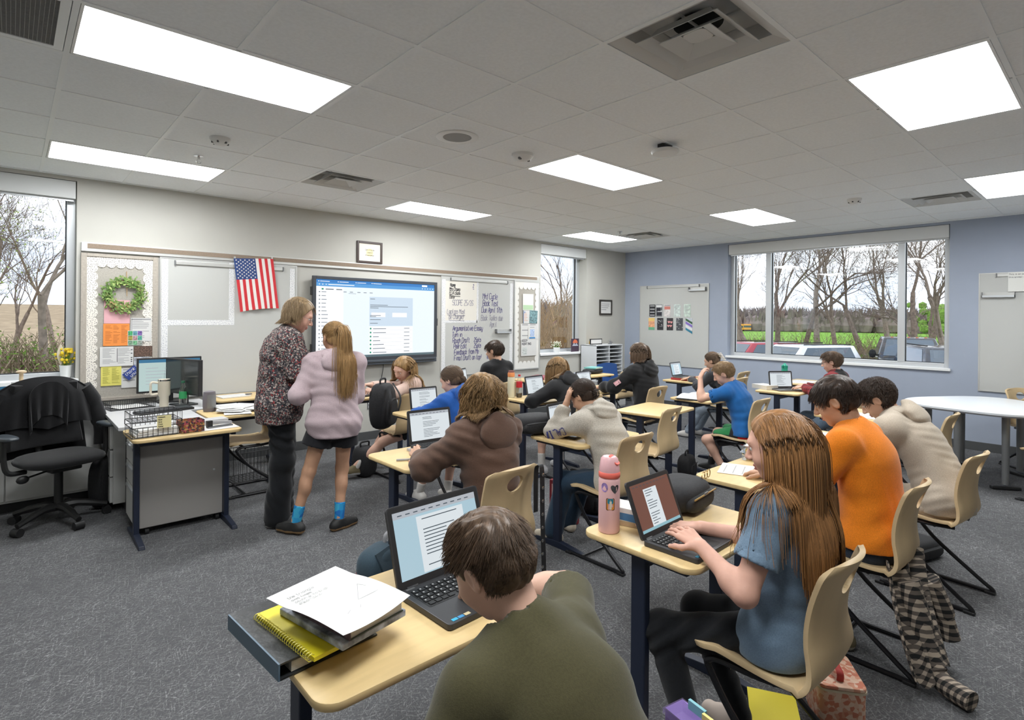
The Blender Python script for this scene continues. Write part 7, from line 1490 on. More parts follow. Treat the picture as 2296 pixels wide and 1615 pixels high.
yn = thing('yellow_notebook', 'yellow spiral notebook on top of the black binder', 'notebook', (.625, 1.425, DT + .040), .13); MB().bb(-.115, .115, -.145, .145, 0, .010).build('cover', mat('bright_yellow_card', (.78, .66, .02), .45), yn); MB().bb(-.112, .113, -.142, .142, .002, .009).build('page_block', M_pages, yn)
mb = MB()
for k in range(26): y = -.135 + .27 * k / 25; mb.tube([(-.117 + .009 * math.cos(a), y + .004 * a / 6.28, .006 + .009 * math.sin(a)) for a in np.linspace(0, 6.28, 10)], .0012, 4, cap=False)
mb.build('spiral_wire', mat('yellow_wire', (.70, .62, .10), .4), yn)['kind'] = 'stuff'
nb = slab('white_notebook', 'worn white and blue notebook below the grey book', 'notebook', .66, 1.395, DT + .051, .20, .27, .018, .20, mat('blue_white_cover', (.35, .38, .45), .6, noise=(28, .8)))
MB().bb(-.098, .098, -.132, .132, .003, .0155).build('page_block', M_pages, nb)
bk = thing('grey_book', 'thick paperback under the loose paper in the foreground', 'book', (.665, 1.375, DT + .070), .22); MB().bb(-.085, .085, -.118, .118, 0, .003).build('cover', mat('dark_green_cover', (.03, .05, .04), .5), bk); MB().bb(-.085, .085, -.118, .118, .030, .033).build('cover', mat('dark_green_cover', (.03, .05, .04), .5), bk); MB().bb(-.087, -.084, -.118, .118, 0, .033).build('spine', mat('book_spine', (.10, .06, .08), .5, noise=(40, .8)), bk); MB().bb(-.082, .082, -.115, .115, .003, .03).build('page_block', M_pages, bk)
pp = thing('loose_paper', 'curled handwritten sheet lying on the books in the foreground', 'paper', (.635, 1.365, DT + .104), .27)
MB().surf(lambda u, v: ((u - .5) * .22, (v - .5) * .29, .004 + .012 * math.sin(v * 3.1) + .010 * (u - .5) ** 2 * 4 * (1 - v) + .014 * max(0, v - .75) * 4), 12, 14, .0006).build('sheet', M_pwhite, pp, smooth=True)
mb = MB(); ph = lambda a, b: (a - .10, b - .13, .0055 + .012 * math.sin((b / .29) * 3.1) + .010 * ((a / .22) - .5) ** 2 * 4 * (1 - b / .29) + .014 * max(0, b / .29 - .75) * 4)
for k, tx in enumerate(('the triangle', 'and lines', 'point a to b is', 'equal to c')): st, L = strokes(tx, .010); ink(mb, [[(a + .02, b + .225 - .016 * k) for a, b in pl] for pl in st], .0012, ph)
ink(mb, [[(.12, .08), (.17, .14)], [(.17, .14), (.19, .07)], [(.12, .08), (.19, .07)], [(.10, .05), (.11, .06)], [(.06, .05), (.075, .058)]], .0012, ph); mb.build('pencil_writing', M_print, pp)['kind'] = 'stuff'
o = thing('blue_backpack', 'bright blue bag hanging beside the boy in olive, at the bottom edge', 'bag', (.56, .78, .45)); cushion(0, 0, .08, .16, .34, .42, 3).build('body', mat('bright_blue_nylon', (.02, .15, .38), .6, noise=(20, .2)), o, smooth=True); cushion(-.07, .02, .02, .06, .24, .2, 3).build('pocket', mat('purple_nylon', (.16, .10, .30), .6), o, smooth=True)
o = thing('accordion_folder', 'purple expanding folder with coloured tabs behind the boy in olive', 'folder', (1.19, .60, .40), -.2); MB().bb(-.03, .03, -.15, .15, 0, .24).build('body', mat('purple_plastic', (.33, .22, .55), .35), o)
for k, c in enumerate(((.1, .4, .3), (.75, .45, .1), (.75, .25, .1), (.7, .6, .2), (.2, .45, .5))): MB().bb(-.024 + .010 * k, -.016 + .010 * k, -.13 + .05 * k, -.08 + .05 * k, .24, .262).build('tab', mat('tab_%d' % k, c, .5), o)
MB().bb(-.034, .034, -.154, .154, .225, .240).build('clear_rim', M_plasticclear, o)

def flask(name, label, x, y, z, r, hgt, body, lid, lidm2=None, top='loop'):
    o = thing(name, label, 'bottle', (x, y, z)); MB().lathe([(r * .94, 0), (r, .008), (r, hgt * .70), (r * .93, hgt * .745), (r * .9, hgt * .75)], n=32).build('body', body, o, smooth=True); return o
fl_ = flask('pink_bottle', 'pale pink insulated bottle with stickers and coral lid on the near desk', 1.775, 1.385, DT, .042, .29, mat('pink_powdercoat', (.78, .47, .47), .5), None)
MB().lathe([(.040, .215), (.0425, .218), (.0425, .234), (.040, .238)], n=32).build('lid_ring', mat('coral_plastic', (.82, .16, .12), .45), fl_, smooth=True); MB().lathe([(.040, .236), (.040, .25), (.034, .288), (.026, .296), (.001, .298)], n=32).build('lid', mat('pink_lid', (.70, .40, .42), .45), fl_, smooth=True)
MB().prism(rrect(.038, .05, .012, 4), .0, .007, MX((.004, -.018, .282), .3, .75)).build('flip_cap', mat('coral_plastic', (.82, .16, .12), .45), fl_, bevel=.002)
def sticker(par, ang, z, w, hh, m, shape='round', R=.0428):
    P = [(w * math.cos(a), hh * math.sin(a)) for a in np.linspace(0, 6.2832, 24)[:-1]] if shape == 'round' else ([(a - 0, b) for a, b in rrect(w * 2, hh * 2, w * .4, 4)] if shape == 'card' else [(w * 16 * math.sin(t) ** 3 / 16, hh * (13 * math.cos(t) - 5 * math.cos(2 * t) - 2 * math.cos(3 * t)) / 14) for t in np.linspace(0, 6.28, 24)[:-1]])
    mb = MB(); n = len(P); mb.add([(R * math.cos(ang + a / R), R * math.sin(ang + a / R), z + b) for a, b in P], [tuple(range(n))]); mb.build('sticker', m, par)
va = math.atan2(-1.385, -1.775)
sticker(fl_, va - .45, .182, .014, .018, mat('violet_sticker', (.28, .18, .42), .5, noise=(60, .6))); sticker(fl_, va + .55, .178, .018, .018, mat('black_heart_sticker', (.05, .05, .055), .5, noise=(70, .8)), 'heart'); sticker(fl_, va + .12, .118, .017, .024, M_black, 'card'); sticker(fl_, va + .12, .118, .015, .022, mat('orange_sticker', (.70, .25, .04), .5), 'card', .0431); sticker(fl_, va + .12, .130, .012, .010, mat('teal_sticker', (.03, .22, .30), .5), 'card', .0433); sticker(fl_, va + .14, .114, .004, .016, mat('cream_figure', (.75, .68, .55), .5), 'card', .0435)
def stack_book(name, label, x, y, z, w, d, t, rz, col, spine=None, cat='book'):
    r = thing(name, label, cat, (x, y, z), rz); m = mat('cover_' + name + str(round(x, 2)), col, .5)
    MB().bb(-w / 2, w / 2, -d / 2, d / 2, 0, .002).build('cover', m, r); MB().bb(-w / 2, w / 2, -d / 2, d / 2, t - .002, t).build('cover', m, r); MB().bb(-w / 2 - .001, -w / 2 + .002, -d / 2, d / 2, 0, t).build('spine', m, r); MB().bb(-w / 2 + .002, w / 2 - .004, -d / 2 + .004, d / 2 - .004, .002, t - .002).build('page_block', M_pages, r); return r
stack_book('tan_pad', 'tan notepad at the bottom of the small stack by the pink bottle', 1.915, 1.375, DT, .10, .15, .018, .3, (.45, .33, .20)); stack_book('blue_paperback', 'paperback with blue cover behind the pink bottle', 1.925, 1.385, DT + .018, .105, .15, .030, .2, (.05, .16, .32)); stack_book('white_paperback', 'white illustrated paperback on top of the stack by the pink bottle', 1.925, 1.385, DT + .048, .105, .155, .018, .25, (.62, .60, .58))
for k, (dx, c) in enumerate(((0, (.80, .42, .48)), (.012, (.70, .30, .38)))): o = tag(MB().tube([(1.85 + dx, 1.31, DT + .026 - .001 * k), (1.92 + dx, 1.24, DT + .008)], .0045, 8).build('pink_pen', mat('pink_pen_%d' % k, c, .4)), 'pink pen leaning on the tan notepad, %s of two' % ('nearer' if k else 'farther'), 'pen')
M_nyl = mat('black_nylon_pack', (.012, .012, .014), .75, noise=(90, .3), bump=(200, .15)); M_zip = mat('brass_zip', (.45, .32, .12), .35, .8)
def soft_bag(name, label, x, y, z, rz, w, d, h, m=None, handle=True, pocket=True, cat='backpack', tilt=0):
    r = thing(name, label, cat, (x, y, z), rz); m = m or M_nyl; cushion(0, 0, h / 2, w, d, h, 3.2).build('body', m, r, smooth=True)
    if pocket: cushion(0, -d * .42, h * .38, w * .8, d * .3, h * .6, 3.2).build('pocket', m, r, smooth=True); MB().tube([(-w * .36, -d * .55, h * .62), (0, -d * .58, h * .66), (w * .36, -d * .55, h * .62)], .0035, 6).build('zip', M_zip if pocket == 'brass' else M_black, r)
    if handle: MB().tube(catmull([(-.05, 0, h * .97), (-.045, 0, h + .035), (.045, 0, h + .035), (.05, 0, h * .97)], 5), .009, 6).build('handle', m, r, smooth=True)
    return r
bp_ = soft_bag('black_backpack', 'black backpack lying on the near desk behind the open laptop', 2.25, 1.36, DT, .12, .32, .22, .125, handle=False, pocket='brass')
mb = MB()
for k in range(3): mb.tube([(.10 + .03 * k + .018 * math.cos(a), -.07, .128 + .018 * math.sin(a)) for a in np.linspace(0, 6.28, 12)], .0022, 5, cap=False)
mb.build('key_rings', M_zip, bp_); MB().box((-.01, -.128, .085), (.035, .004, .012)).build('label_patch', M_gtube, bp_)
lb_ = thing('lunch_box', 'coral patterned lunch box with a red handle on the floor behind the chair', 'lunch box', (2.49, .80, 0), .62)
F_lunch = cells('folk_pattern', [(.62, .30, .20), (.70, .46, .34), (.55, .20, .13), (.72, .52, .40)], 60)
MB().prism(rrect(.24, .17, .03, 5), 0, .15).build('body', F_lunch, lb_, smooth=True); MB().prism(rrect(.248, .178, .032, 5), .150, .158).build('zip_band', mat('cream_piping', (.60, .50, .36), .7), lb_); MB().prism(rrect(.244, .174, .03, 5), .158, .172).build('lid', F_lunch, lb_, bevel=.005); MB().tube(catmull([(-.08, 0, .17), (-.07, 0, .205), (.07, 0, .205), (.08, 0, .17)], 6), .013, 8, flat=.3).build('handle', mat('red_webbing', (.42, .035, .025), .7), lb_, smooth=True)
yf = thing('yellow_folder', 'yellow folder on the floor under the near chair', 'folder', (2.22, .92, .0), .5); MB().bb(-.13, .13, -.09, .09, .05, .056).build('cover', mat('yellow_folder_card', (.74, .62, .03), .5), yf); MB().bb(-.13, .13, -.09, .09, .0, .05).build('contents', M_black, yf)
cs_ = thing('checked_shirt', 'black and cream checked shirt trailing from a chair to the floor', 'shirt', (3.02, .62, 0)); F_chk = plaid('gingham', (.40, .33, .26), (.012, .012, .012), 30, .5, (.11, .09, .075))
MB().surf(lambda u, v: (-.10 + .28 * u * (1 - .25 * v) - .10 * v + .012 * math.sin(u * 17 + v * 5), .10 - .06 * u - .13 * v ** 1.2 + .025 * math.sin(u * 13), .50 - .42 * v - .03 * math.sin(u * 5) + .015 * math.sin(u * 19)), 30, 24, .006).build('body_panel', F_chk, cs_, smooth=True)
MB().tube(catmull([(-.02, .05, .42), (-.03, .0, .25), (-.05, -.05, .11), (-.08, -.10, .055), (-.12, -.20, .045)], 8), [.055] * 10 + [.05] * 10 + [.042] * 13, 14).build('sleeve', F_chk, cs_, smooth=True)
MB().tube(catmull([(.12, .0, .40), (.16, -.05, .25), (.17, -.08, .14)], 6), [.05] * 7 + [.04] * 6, 12).build('sleeve', F_chk, cs_, smooth=True)
ct = thing('snack_box', 'clear clamshell box of yellow crisps on the desk before the girl', 'food box', (3.34, 1.52, DT), .2); mb = MB(); rnd = random.Random(2)
MB().prism(rrect(.125, .11, .02), .001, .045).build('tray', M_plasticclear, ct); MB().prism(rrect(.145, .13, .02), .045, .049).build('flange', M_plasticclear, ct); MB().prism(rrect(.12, .105, .02), .049, .082).build('lid', M_plasticclear, ct); MB().box((0, 0, .0835), (.10, .085, .001)).build('label', M_pwhite, ct)
for _ in range(46): a = rnd.uniform(0, 6.28); mb.add([(0.012 * math.cos(t + a) + rnd.uniform(-.001, .001), .014 * math.sin(t + a), .003 * math.cos(2 * t)) for t in np.linspace(0, 6.28, 8)[:-1]], [tuple(range(7))], MX((rnd.uniform(-.042, .042), rnd.uniform(-.036, .036), rnd.uniform(.008, .066)), rnd.uniform(0, 6), rnd.uniform(-1, 1), rnd.uniform(-1, 1)))
mb.build('crisps', mat('crisp_yellow', (.72, .42, .06), .6, noise=(80, .3)), ct)['kind'] = 'stuff'
def flat_paper(name, label, x, y, z, w, d, rz, m=None, lines=8, th=.0012, cat='paper'):
    r = thing(name, label, cat, (x, y, z), rz); MB().box((0, 0, th / 2), (w, d, th)).build('sheet', m or M_pwhite, r)
    if lines:
        mb = MB(); rnd = random.Random(int(x * 100));
        for k in range(lines): mb.box((-w * .08 * rnd.random(), d * (.4 - .8 * k / lines), th + .0003), (w * rnd.uniform(.5, .8), d * .016, .0004))
        mb.build('print', M_print, r)
    return r
flat_paper('worksheet', 'crumpled cream worksheet on the desk before the girl', 3.06, 1.42, DT, .24, .30, .35, PAPER((.70, .66, .58), 'cream_sheet'), 5); flat_paper('white_worksheet', 'white sheet on the desk of the boy in the beige hoodie', 4.40, 1.50, DT, .30, .24, .1, None, 6); flat_paper('open_book', 'open white book lying under the beige sleeve', 4.12, 1.50, DT, .22, .28, -.2, None, 10, .012, 'book'); flat_paper('white_pad', 'white pad on the desk beside the white table', 5.62, 1.55, DT, .30, .24, 0, None, 0)
o = thing('grey_pen', 'grey felt pen lying on the desk of the student in brown', 'pen', (1.74, 2.83, DT + .006), -.5); MB().cyl((-.07, 0, 0), (.05, 0, 0), .006, 10).build('barrel', mat('grey_pen_barrel', (.35, .35, .36), .4), o); MB().cyl((.05, 0, 0), (.075, 0, 0), .0065, 10).build('cap', M_gtube, o)
stack_book('grey_notebook', 'ring notebook under the laptop of the student in brown', 1.97, 2.90, DT, .24, .28, .013, -.1, (.42, .40, .42), cat='notebook'); stack_book('pink_notebook', 'pink notebook beside the brown hoodie', 2.22, 3.0, DT, .15, .20, .045, .1, (.62, .42, .45), cat='notebook')
sp_ = thing('studded_strap', 'black eyelet strap with tassel hanging over a chair back', 'strap', (1.985, 1.995, 0)); pth = catmull([(0, .018, .60), (0, .018, .80), (0, -.0, .842), (0, -.024, .82), (0, -.03, .60), (0.01, -.032, .36), (.02, -.03, .16)], 6)
mb = MB(); hw_ = .016
for a, b in zip(pth[:-1], pth[1:]): mb.add([(a[0] - hw_, a[1], a[2]), (a[0] + hw_, a[1], a[2]), (b[0] + hw_, b[1], b[2]), (b[0] - hw_, b[1], b[2])], [(0, 1, 2, 3)])
mb.build('webbing', M_black, sp_)
for k in range(9): q = .80 - .066 * k; MB().lathe([(.0085, 0), (.0085, .002), (.004, .003), (.001, .003)], n=12, M=MX((0.012 * max(0, .6 - q), -.0305, q), 0, math.pi / 2)).build('eyelet', M_chrome, sp_)
mb = MB(); rnd = random.Random(3)
for _ in range(26): x = rnd.gauss(.02, .012); mb.tube([(.02, -.03, .17), (x, -.03 + rnd.gauss(0, .008), .11), (x * 1.3, -.03 + rnd.gauss(0, .01), .05)], .0016, 4)
mb.build('tassel', mat('pink_white_tassel', (.55, .38, .48), .7, noise=(90, .6)), sp_)['kind'] = 'stuff'
cb_ = thing('cooler_bag', 'slate blue and red cooler bag on the carpet', 'bag', (1.60, 2.92, 0), .5); M_slate = fabric('slate_nylon', (.045, .075, .10)); M_redn = fabric('red_nylon', (.22, .014, .016))
MB().prism(rrect(.27, .17, .05, 6), 0, .13).build('lower_body', M_redn, cb_, smooth=True); cushion(0, 0, .15, .28, .18, .20, 3.5).build('body', M_slate, cb_, smooth=True)
MB().surf(lambda u, v: ((u - .5) * .24 * (1 - .3 * v), -.05 - .05 * math.sin(v * 1.57), .25 - .16 * v + .0 * u), 10, 8, .008).build('flap', M_slate, cb_, smooth=True); MB().tube(catmull([(.06, 0, .24), (.07, 0, .29), (.13, 0, .29), (.14, 0, .22)], 5), .011, 8, flat=.4).build('handle', mat('grey_webbing', (.30, .30, .31), .8), cb_, smooth=True)
mb = MB(); st, L = strokes('Case-it', .016, .2); ink(mb, st, .003, lambda a, b: (-.03 + a, -.108, .115 + b)); mb.build('logo_lettering', mat('logo_red_white', (.7, .5, .48), .6), cb_)
soft_bag('black_lunch_bag', 'black lunch bag with loop handle on the floor under the blue tee desk', 5.06, 2.98, 0, .3, .25, .16, .22, cat='bag'); soft_bag('black_school_bag', 'black bag on the floor beside the blond girl', 2.62, 5.08, 0, .2, .20, .24, .30, pocket=False, cat='bag'); soft_bag('black_daypack', 'black rucksack lying on the desk left of the lettered hoodie', 2.86, 2.93, DT, -.25, .34, .22, .14, handle=False)
hb = soft_bag('held_backpack', 'black backpack held up against the blond girl, straps hanging', 2.56, 4.62, .55, .6, .28, .20, .42, pocket=True); MB().tube(catmull([(-.08, -.1, .40), (-.17, -.16, .28), (-.16, -.14, .12)], 6), .012, 6, flat=.4).build('strap', M_nyl, hb); MB().tube(catmull([(.02, -.09, .42), (-.05, -.2, .30), (-.12, -.2, .15)], 6), .010, 6, flat=.4).build('strap', M_nyl, hb)
o = thing('red_folder', 'dark red upright folder on the floor under the lettered hoodie desk', 'folder', (3.22, 2.95, 0), .3); MB().bb(-.02, .02, -.12, .12, 0, .31).build('body', mat('dark_red_card', (.20, .012, .02), .5), o, bevel=.003); MB().bb(-.021, .021, .08, .10, .05, .28).build('edge_stripe', mat('pinkish_stripe', (.5, .3, .28), .6), o)
soft_bag('floor_backpack', 'black backpack slumped on the carpet behind the plain chair feet', 3.55, 2.95, 0, .2, .30, .22, .26)
soft_bag('dark_floor_pack', 'dark backpack lying under the chair of the beige hoodie', 4.55, .98, 0, -.3, .40, .22, .12, handle=False)
def bottle(name, label, x, y, prof, m, extra=()):
    o = thing(name, label, 'bottle', (x, y, DT)); MB().lathe(prof, n=20).build('body', m, o, smooth=True)
    for nm, pr, mm in extra: MB().lathe(pr, n=20).build(nm, mm, o, smooth=True)
    return o
M_cola = mat('cola_dark', (.03, .012, .01), .15); M_redl = mat('red_label', (.50, .02, .03), .5)
bottle('cola_bottle', 'part drunk cola bottle with a red label', 4.0, 4.32, [(.028, 0), (.033, .01), (.033, .10), (.031, .13), (.024, .18), (.012, .215), (.012, .225)], M_plasticclear, [('cola', [(.026, .002), (.031, .012), (.031, .045), (.001, .046)], M_cola), ('label', [(.0335, .105), (.0335, .165), (.0335, .166)], M_redl), ('cap', [(.014, .222), (.014, .24), (.001, .241)], M_redl)])
bottle('cream_bottle', 'tall cream bottle with an orange and maroon lid', 3.92, 4.36, [(.036, 0), (.038, .01), (.038, .21), (.034, .22)], mat('cream_steel', (.62, .58, .42), .5), [('lid', [(.037, .22), (.038, .25), (.034, .265)], mat('orange_lid', (.70, .25, .08), .5)), ('lid_top', [(.034, .264), (.028, .285), (.001, .286)], mat('maroon_lid', (.16, .05, .04), .5))])
gb = bottle('green_bottle', 'sea green water bottle with carry loop on a desk', 7.32, 2.94, [(.034, 0), (.037, .01), (.037, .20), (.034, .225)], mat('sea_green', (.02, .33, .22), .4), [('cap', [(.038, .225), (.038, .26), (.02, .27), (.012, .29), (.001, .291)], mat('sea_green_lid', (.015, .28, .19), .4))]); MB().tube(catmull([(-.03, 0, .255), (-.06, 0, .265), (-.06, 0, .24), (-.035, 0, .235)], 4), .006, 6).build('carry_loop', mat('sea_green_lid', (.015, .28, .19), .4), gb)
bottle('paper_cup', 'tall patterned cup with a black lid beside the black hoodie', 5.58, 4.10, [(.034, 0), (.045, .19), (.045, .2)], mat('kraft_cup', (.60, .47, .36), .6, noise=(30, .35)), [('lid', [(.047, .2), (.047, .215), (.04, .222), (.03, .235), (.001, .236)], M_black)])
stack_book('red_book', 'thick red and yellow book under the silver laptop', 6.95, 4.15, DT, .26, .24, .03, .05, (.40, .04, .05)); stack_book('red_binder', 'dark red binder lying on a back row desk', 5.45, 5.45, DT, .30, .26, .035, .3, (.28, .03, .05)); stack_book('white_paperstack', 'stack of books by the grey laptop', 6.85, 2.98, DT, .18, .24, .05, -.4, (.66, .64, .60))
ob_ = thing('open_binder', 'open binder with white pages on the desk of the boy in cobalt', 'binder', (5.52, 3.12, DT), .15); MB().surf(lambda u, v: ((u - 1) * .27, (v - .5) * .26, .035 * (1 - u) * 0 + .012 + .03 * math.sin(u * 2.6)), 10, 6, .004).build('page_block', M_pwhite, ob_, smooth=True); MB().surf(lambda u, v: (u * .27, (v - .5) * .26, .012 + .012 * math.sin(u * 2.9)), 10, 6, .004).build('page_block', M_pwhite, ob_, smooth=True); MB().bb(-.28, .28, -.14, .14, 0, .004).build('cover', M_binder, ob_)
flat_paper('handout', 'white handout beside the glasses-wearing boy on the window desk', 8.0, 2.98, DT, .42, .28, .1, None, 6); flat_paper('notes', 'white notes on the lettered hoodie desk', 3.28, 2.72, DT, .22, .28, -.2, None, 8)
soft_bag('black_case', 'flat black case on the desk in front of the mail sorter', 6.62, 5.50, DT, .1, .34, .24, .07, handle=False, pocket=False, cat='case'); stack_book('teal_folder', 'teal folder lying on the flat black case', 6.64, 5.50, DT + .072, .24, .20, .02, .2, (.20, .50, .48), cat='folder'); soft_bag('grey_pouch', 'grey rounded pouch on the desk in front of the narrow window', 6.28, 5.42, DT, .1, .30, .20, .045, m=mat('grey_pouch_fabric', (.24, .26, .30), .7), handle=False, pocket=False, cat='pouch')
D_ = PPL.get('girl in a charcoal sweatshirt with a cla')
if D_:
    for k in range(5):
        c = D_['HL']((.0 + .0, -.125 - .006 * k, .075 - .024 * k)); MB().tube([np.array(c) + np.array((-.045, 0, .004)), np.array(c) + np.array((-.02, -.03, 0)), np.array(c) + np.array((.02, -.03, -.004)), np.array(c) + np.array((.045, 0, .002))], .0045, 6).build('claw_clip', mat('cream_acetate', (.66, .58, .45), .3), D_['root'])
def on_sleeve(D, nm, text, hgt, m, name, t0, t1, phase, rad, flip=1):
    """stroke lettering wrapped on a sleeve: runs along the arm from t0 to t1 (1 = elbow, 2 = wrist)"""
    S_, E, W, sg = D['arms'][nm]; st, L = strokes(text, hgt, 0, 1.0); mb = MB(); tot = np.linalg.norm(E - S_) + np.linalg.norm(W - E)
    def f(a, b):
        t = t0 + (t1 - t0) * (a / L);
        c = S_ + (E - S_) * t if t < 1 else E + (W - E) * (t - 1); ax = nrm(E - S_) if t < .9 else (nrm(W - E) if t > 1.1 else nrm(nrm(E - S_) * (1.1 - t) + nrm(W - E) * (t - .9)))
        u = nrm(np.cross(ax, V(0, 0, 1))); v = np.cross(u, ax); ang = phase + flip * (b - hgt / 2) / rad; X = c + rad * (math.cos(ang) * u + math.sin(ang) * v)
        pr = D['top_prims']; d = u * math.cos(ang) + v * math.sin(ang)
        lo_, hi_ = 0, .16
        for _ in range(14):
            q = (lo_ + hi_) / 2
            if sdf_points(pr, (c + d * q)[None])[0] > .004: hi_ = q
            else: lo_ = q
        return c + d * hi_
    ink(mb, st, hgt * .13, f); mb.build(name, m, D['root'])
D_ = PPL.get('student with slick dark hair and glasses')
if D_: on_sleeve(D_, 'L', 'CALIFORNIA', .045, mat('navy_lettering', (.03, .035, .20), .7), 'sleeve_lettering', .45, 1.75, math.radians(180 + 20), .06)
D_ = PPL.get('student with shoulder-length brown hair ')
if D_:
    S_, E, W, sg = D_['arms']['L']; c = S_ + (E - S_) * .72; u = nrm(V(-.9, -.35, .1)); p = c + u * .09
    for _ in range(20):
        if sdf_points(D_['top_prims'], p[None])[0] < .004: p = p + u * .004
        else: p = p - u * .002
    ax = nrm(E - S_); la = nrm(np.cross(ax, u)); p = p + u * .016; mb = MB(); mb.quad(*[p + la * a * .024 + ax * b * .036 for a, b in ((-1, -1), (1, -1), (1, 1), (-1, 1))]); mb.build('flag_patch', mat('flag_patch', (.55, .30, .32), .7, noise=(60, .6)), D_['root'])

def monitor(label, x, y, rz, on):
    r = thing('monitor', label, 'monitor', (x, y, .742), rz, 'desk monitors'); MB().bb(-.27, .27, -.018, .018, .10, .43).build('housing', M_black, r, bevel=.004); MB().prism(rrect(.22, .17, .03), 0, .012).build('foot', M_black, r); MB().bb(-.03, .03, .0, .03, .01, .2).build('neck', M_black, r)
    s_ = MB(); s_.quad((-.255, -.0188, .118), (.255, -.0188, .118), (.255, -.0188, .415), (-.255, -.0188, .415)); s = s_.build('screen', EM('monitor_on', (.62, .80, .78), .65) if on else mat('monitor_off', (.03, .035, .035), .1), r)
    if on: b = MB(); b.quad((-.255, -.0194, .385), (.255, -.0194, .385), (.255, -.0194, .415), (-.255, -.0194, .415)); b.build('title_bar', EM('monitor_bar', (.06, .25, .45), .6), s); t = MB(); [t.quad((-.2, -.0194, .33 - .03 * k), (-.2 + .1 + .03 * (k * 7 % 5), -.0194, .33 - .03 * k), (-.2 + .1 + .03 * (k * 7 % 5), -.0194, .336 - .03 * k), (-.2, -.0194, .336 - .03 * k)) for k in range(6)]; t.build('screen_text', E_docg, s)
    return r
monitor('desk monitor with a lit document facing the room', 1.15, 6.22, .0, True); monitor('desk monitor turned sideways with a dark screen', 1.21, 5.93, -1.25, False)
tb = thing('tumbler', 'cream handled tumbler with a straw on the teacher desk', 'cup', (1.05, 5.92, .742)); M_cream = mat('cream_enamel', (.66, .60, .48), .45); MB().lathe([(.034, 0), (.037, .01), (.037, .09), (.05, .11), (.05, .25), (.045, .252)], n=28).build('body', M_cream, tb, smooth=True); MB().lathe([(.051, .235), (.051, .25), (.051, .251)], n=28).build('steel_rim', M_chrome, tb); MB().tube(catmull([(-.048, 0, .22), (-.10, 0, .225), (-.105, 0, .16), (-.10, 0, .12), (-.05, 0, .12)], 6), .010, 8).build('handle', M_cream, tb, smooth=True); MB().cyl((0, 0, .25), (.01, 0, .36), .005, 8).build('straw', M_plasticclear, tb)
o = thing('soda_bottle', 'clear bottle with a green label by the monitors', 'bottle', (1.19, 5.86, .742)); MB().lathe([(.03, 0), (.033, .01), (.033, .14), (.014, .20), (.014, .215)], n=18).build('body', M_plasticclear, o, smooth=True); MB().lathe([(.0335, .07), (.0335, .13), (.0335, .131)], n=18).build('label', mat('green_label', (.03, .30, .10), .5), o); MB().lathe([(.016, .212), (.016, .23), (.001, .231)], n=14).build('cap', mat('dark_green_cap', (.02, .12, .06), .5), o)
kb_ = thing('keyboard', 'black desktop keyboard on the teacher desk', 'keyboard', (1.0, 5.62, .742), .25); MB().prism(rrect(.44, .15, .012), 0, .018).build('base', M_black, kb_); mb = MB()
for i in range(5):
    for j in range(18): mb.box((-.205 + .0237 * j, .055 - .026 * i, .021), (.02, .021, .006))
mb.build('keys', mat('grey_key', (.05, .052, .058), .5), kb_)['kind'] = 'stuff'
def mesh_tray(name, label, x, y, z, w, d, h, rz, wire=.003, n=(10, 6)):
    r = thing(name, label, 'tray', (x, y, z), rz); mb = MB()
    for zz in (0.003, h): mb.tube([(a, b, zz) for a, b in ((-w / 2, -d / 2), (w / 2, -d / 2), (w / 2, d / 2), (-w / 2, d / 2), (-w / 2, -d / 2))], wire, 6)
    mb.build('rim', M_black, r); mb = MB()
    for k in range(n[0] + 1):
        a = -w / 2 + w * k / n[0]; mb.tube([(a, -d / 2, h), (a, -d / 2, .003), (a, d / 2, .003), (a, d / 2, h)], wire * .6, 4)
    for k in range(n[1] + 1):
        b = -d / 2 + d * k / n[1]; mb.tube([(-w / 2, b, h), (-w / 2, b, .003), (w / 2, b, .003), (w / 2, b, h)], wire * .6, 4)
    mb.build('wires', M_black, r)['kind'] = 'stuff'; return r
mesh_tray('mesh_tray', 'black mesh letter tray by the notice board', .80, 6.05, .742, .34, .26, .055, .15, .003, (24, 18)); flat_paper('tray_paper', 'white paper lying in the mesh letter tray', .80, 6.05, .752, .24, .2, .3, None, 4)
mesh_tray('wire_basket', 'black wire basket of graded papers on the small front desk', .76, 4.62, DT, .30, .24, .07, .04); mesh_tray('upper_wire_basket', 'upper wire basket standing above the first one', .76, 4.64, DT + .10, .30, .24, .06, .04)
for q in (-1, 1):
    for p in (-1, 1): MB().tube([(q * .15, p * .12, -.034), (q * .15, p * .12, .003)], .003, 5).build('riser', M_black, [o_ for o_ in COL.objects if o_.name.startswith('upper_wire_basket')][0])
for k in range(3): flat_paper('graded_paper', 'stack of white papers in the wire basket, %s sheaf' % ('lowest', 'middle', 'top')[k], .76, 4.62, DT + .006 + .016 * k, .26 - .01 * k, .21, .04 + .05 * k, None, 3, .014)
nt_ = thing('sticky_note', 'cream handwritten note clipped to the wire basket', 'note', (.80, 4.497, DT + .10)); MB().box((0, 0, .0), (.085, .003, .085)).build('sheet', PAPER((.74, .66, .34), 'note_yellow'), nt_)
for k, tx in enumerate(('Homework', 'Name', 'Date', 'Class', 'Number')): mb = MB(); st, L = strokes(tx, .010); ink(mb, [[(a * .7, b) for a, b in pl] for pl in st], .0016, lambda a, b: (-.035 + a, -.0022, .027 - .016 * k + b)); mb.build('handwriting', M_ink, nt_)
db = thing('pattern_box', 'small paisley patterned box on the front desk', 'box', (.975, 4.56, DT), .08); F_pais = cells('paisley', [(.10, .03, .03), (.30, .10, .04), (.06, .04, .06), (.42, .24, .10), (.35, .08, .10), (.12, .10, .05)], 85)
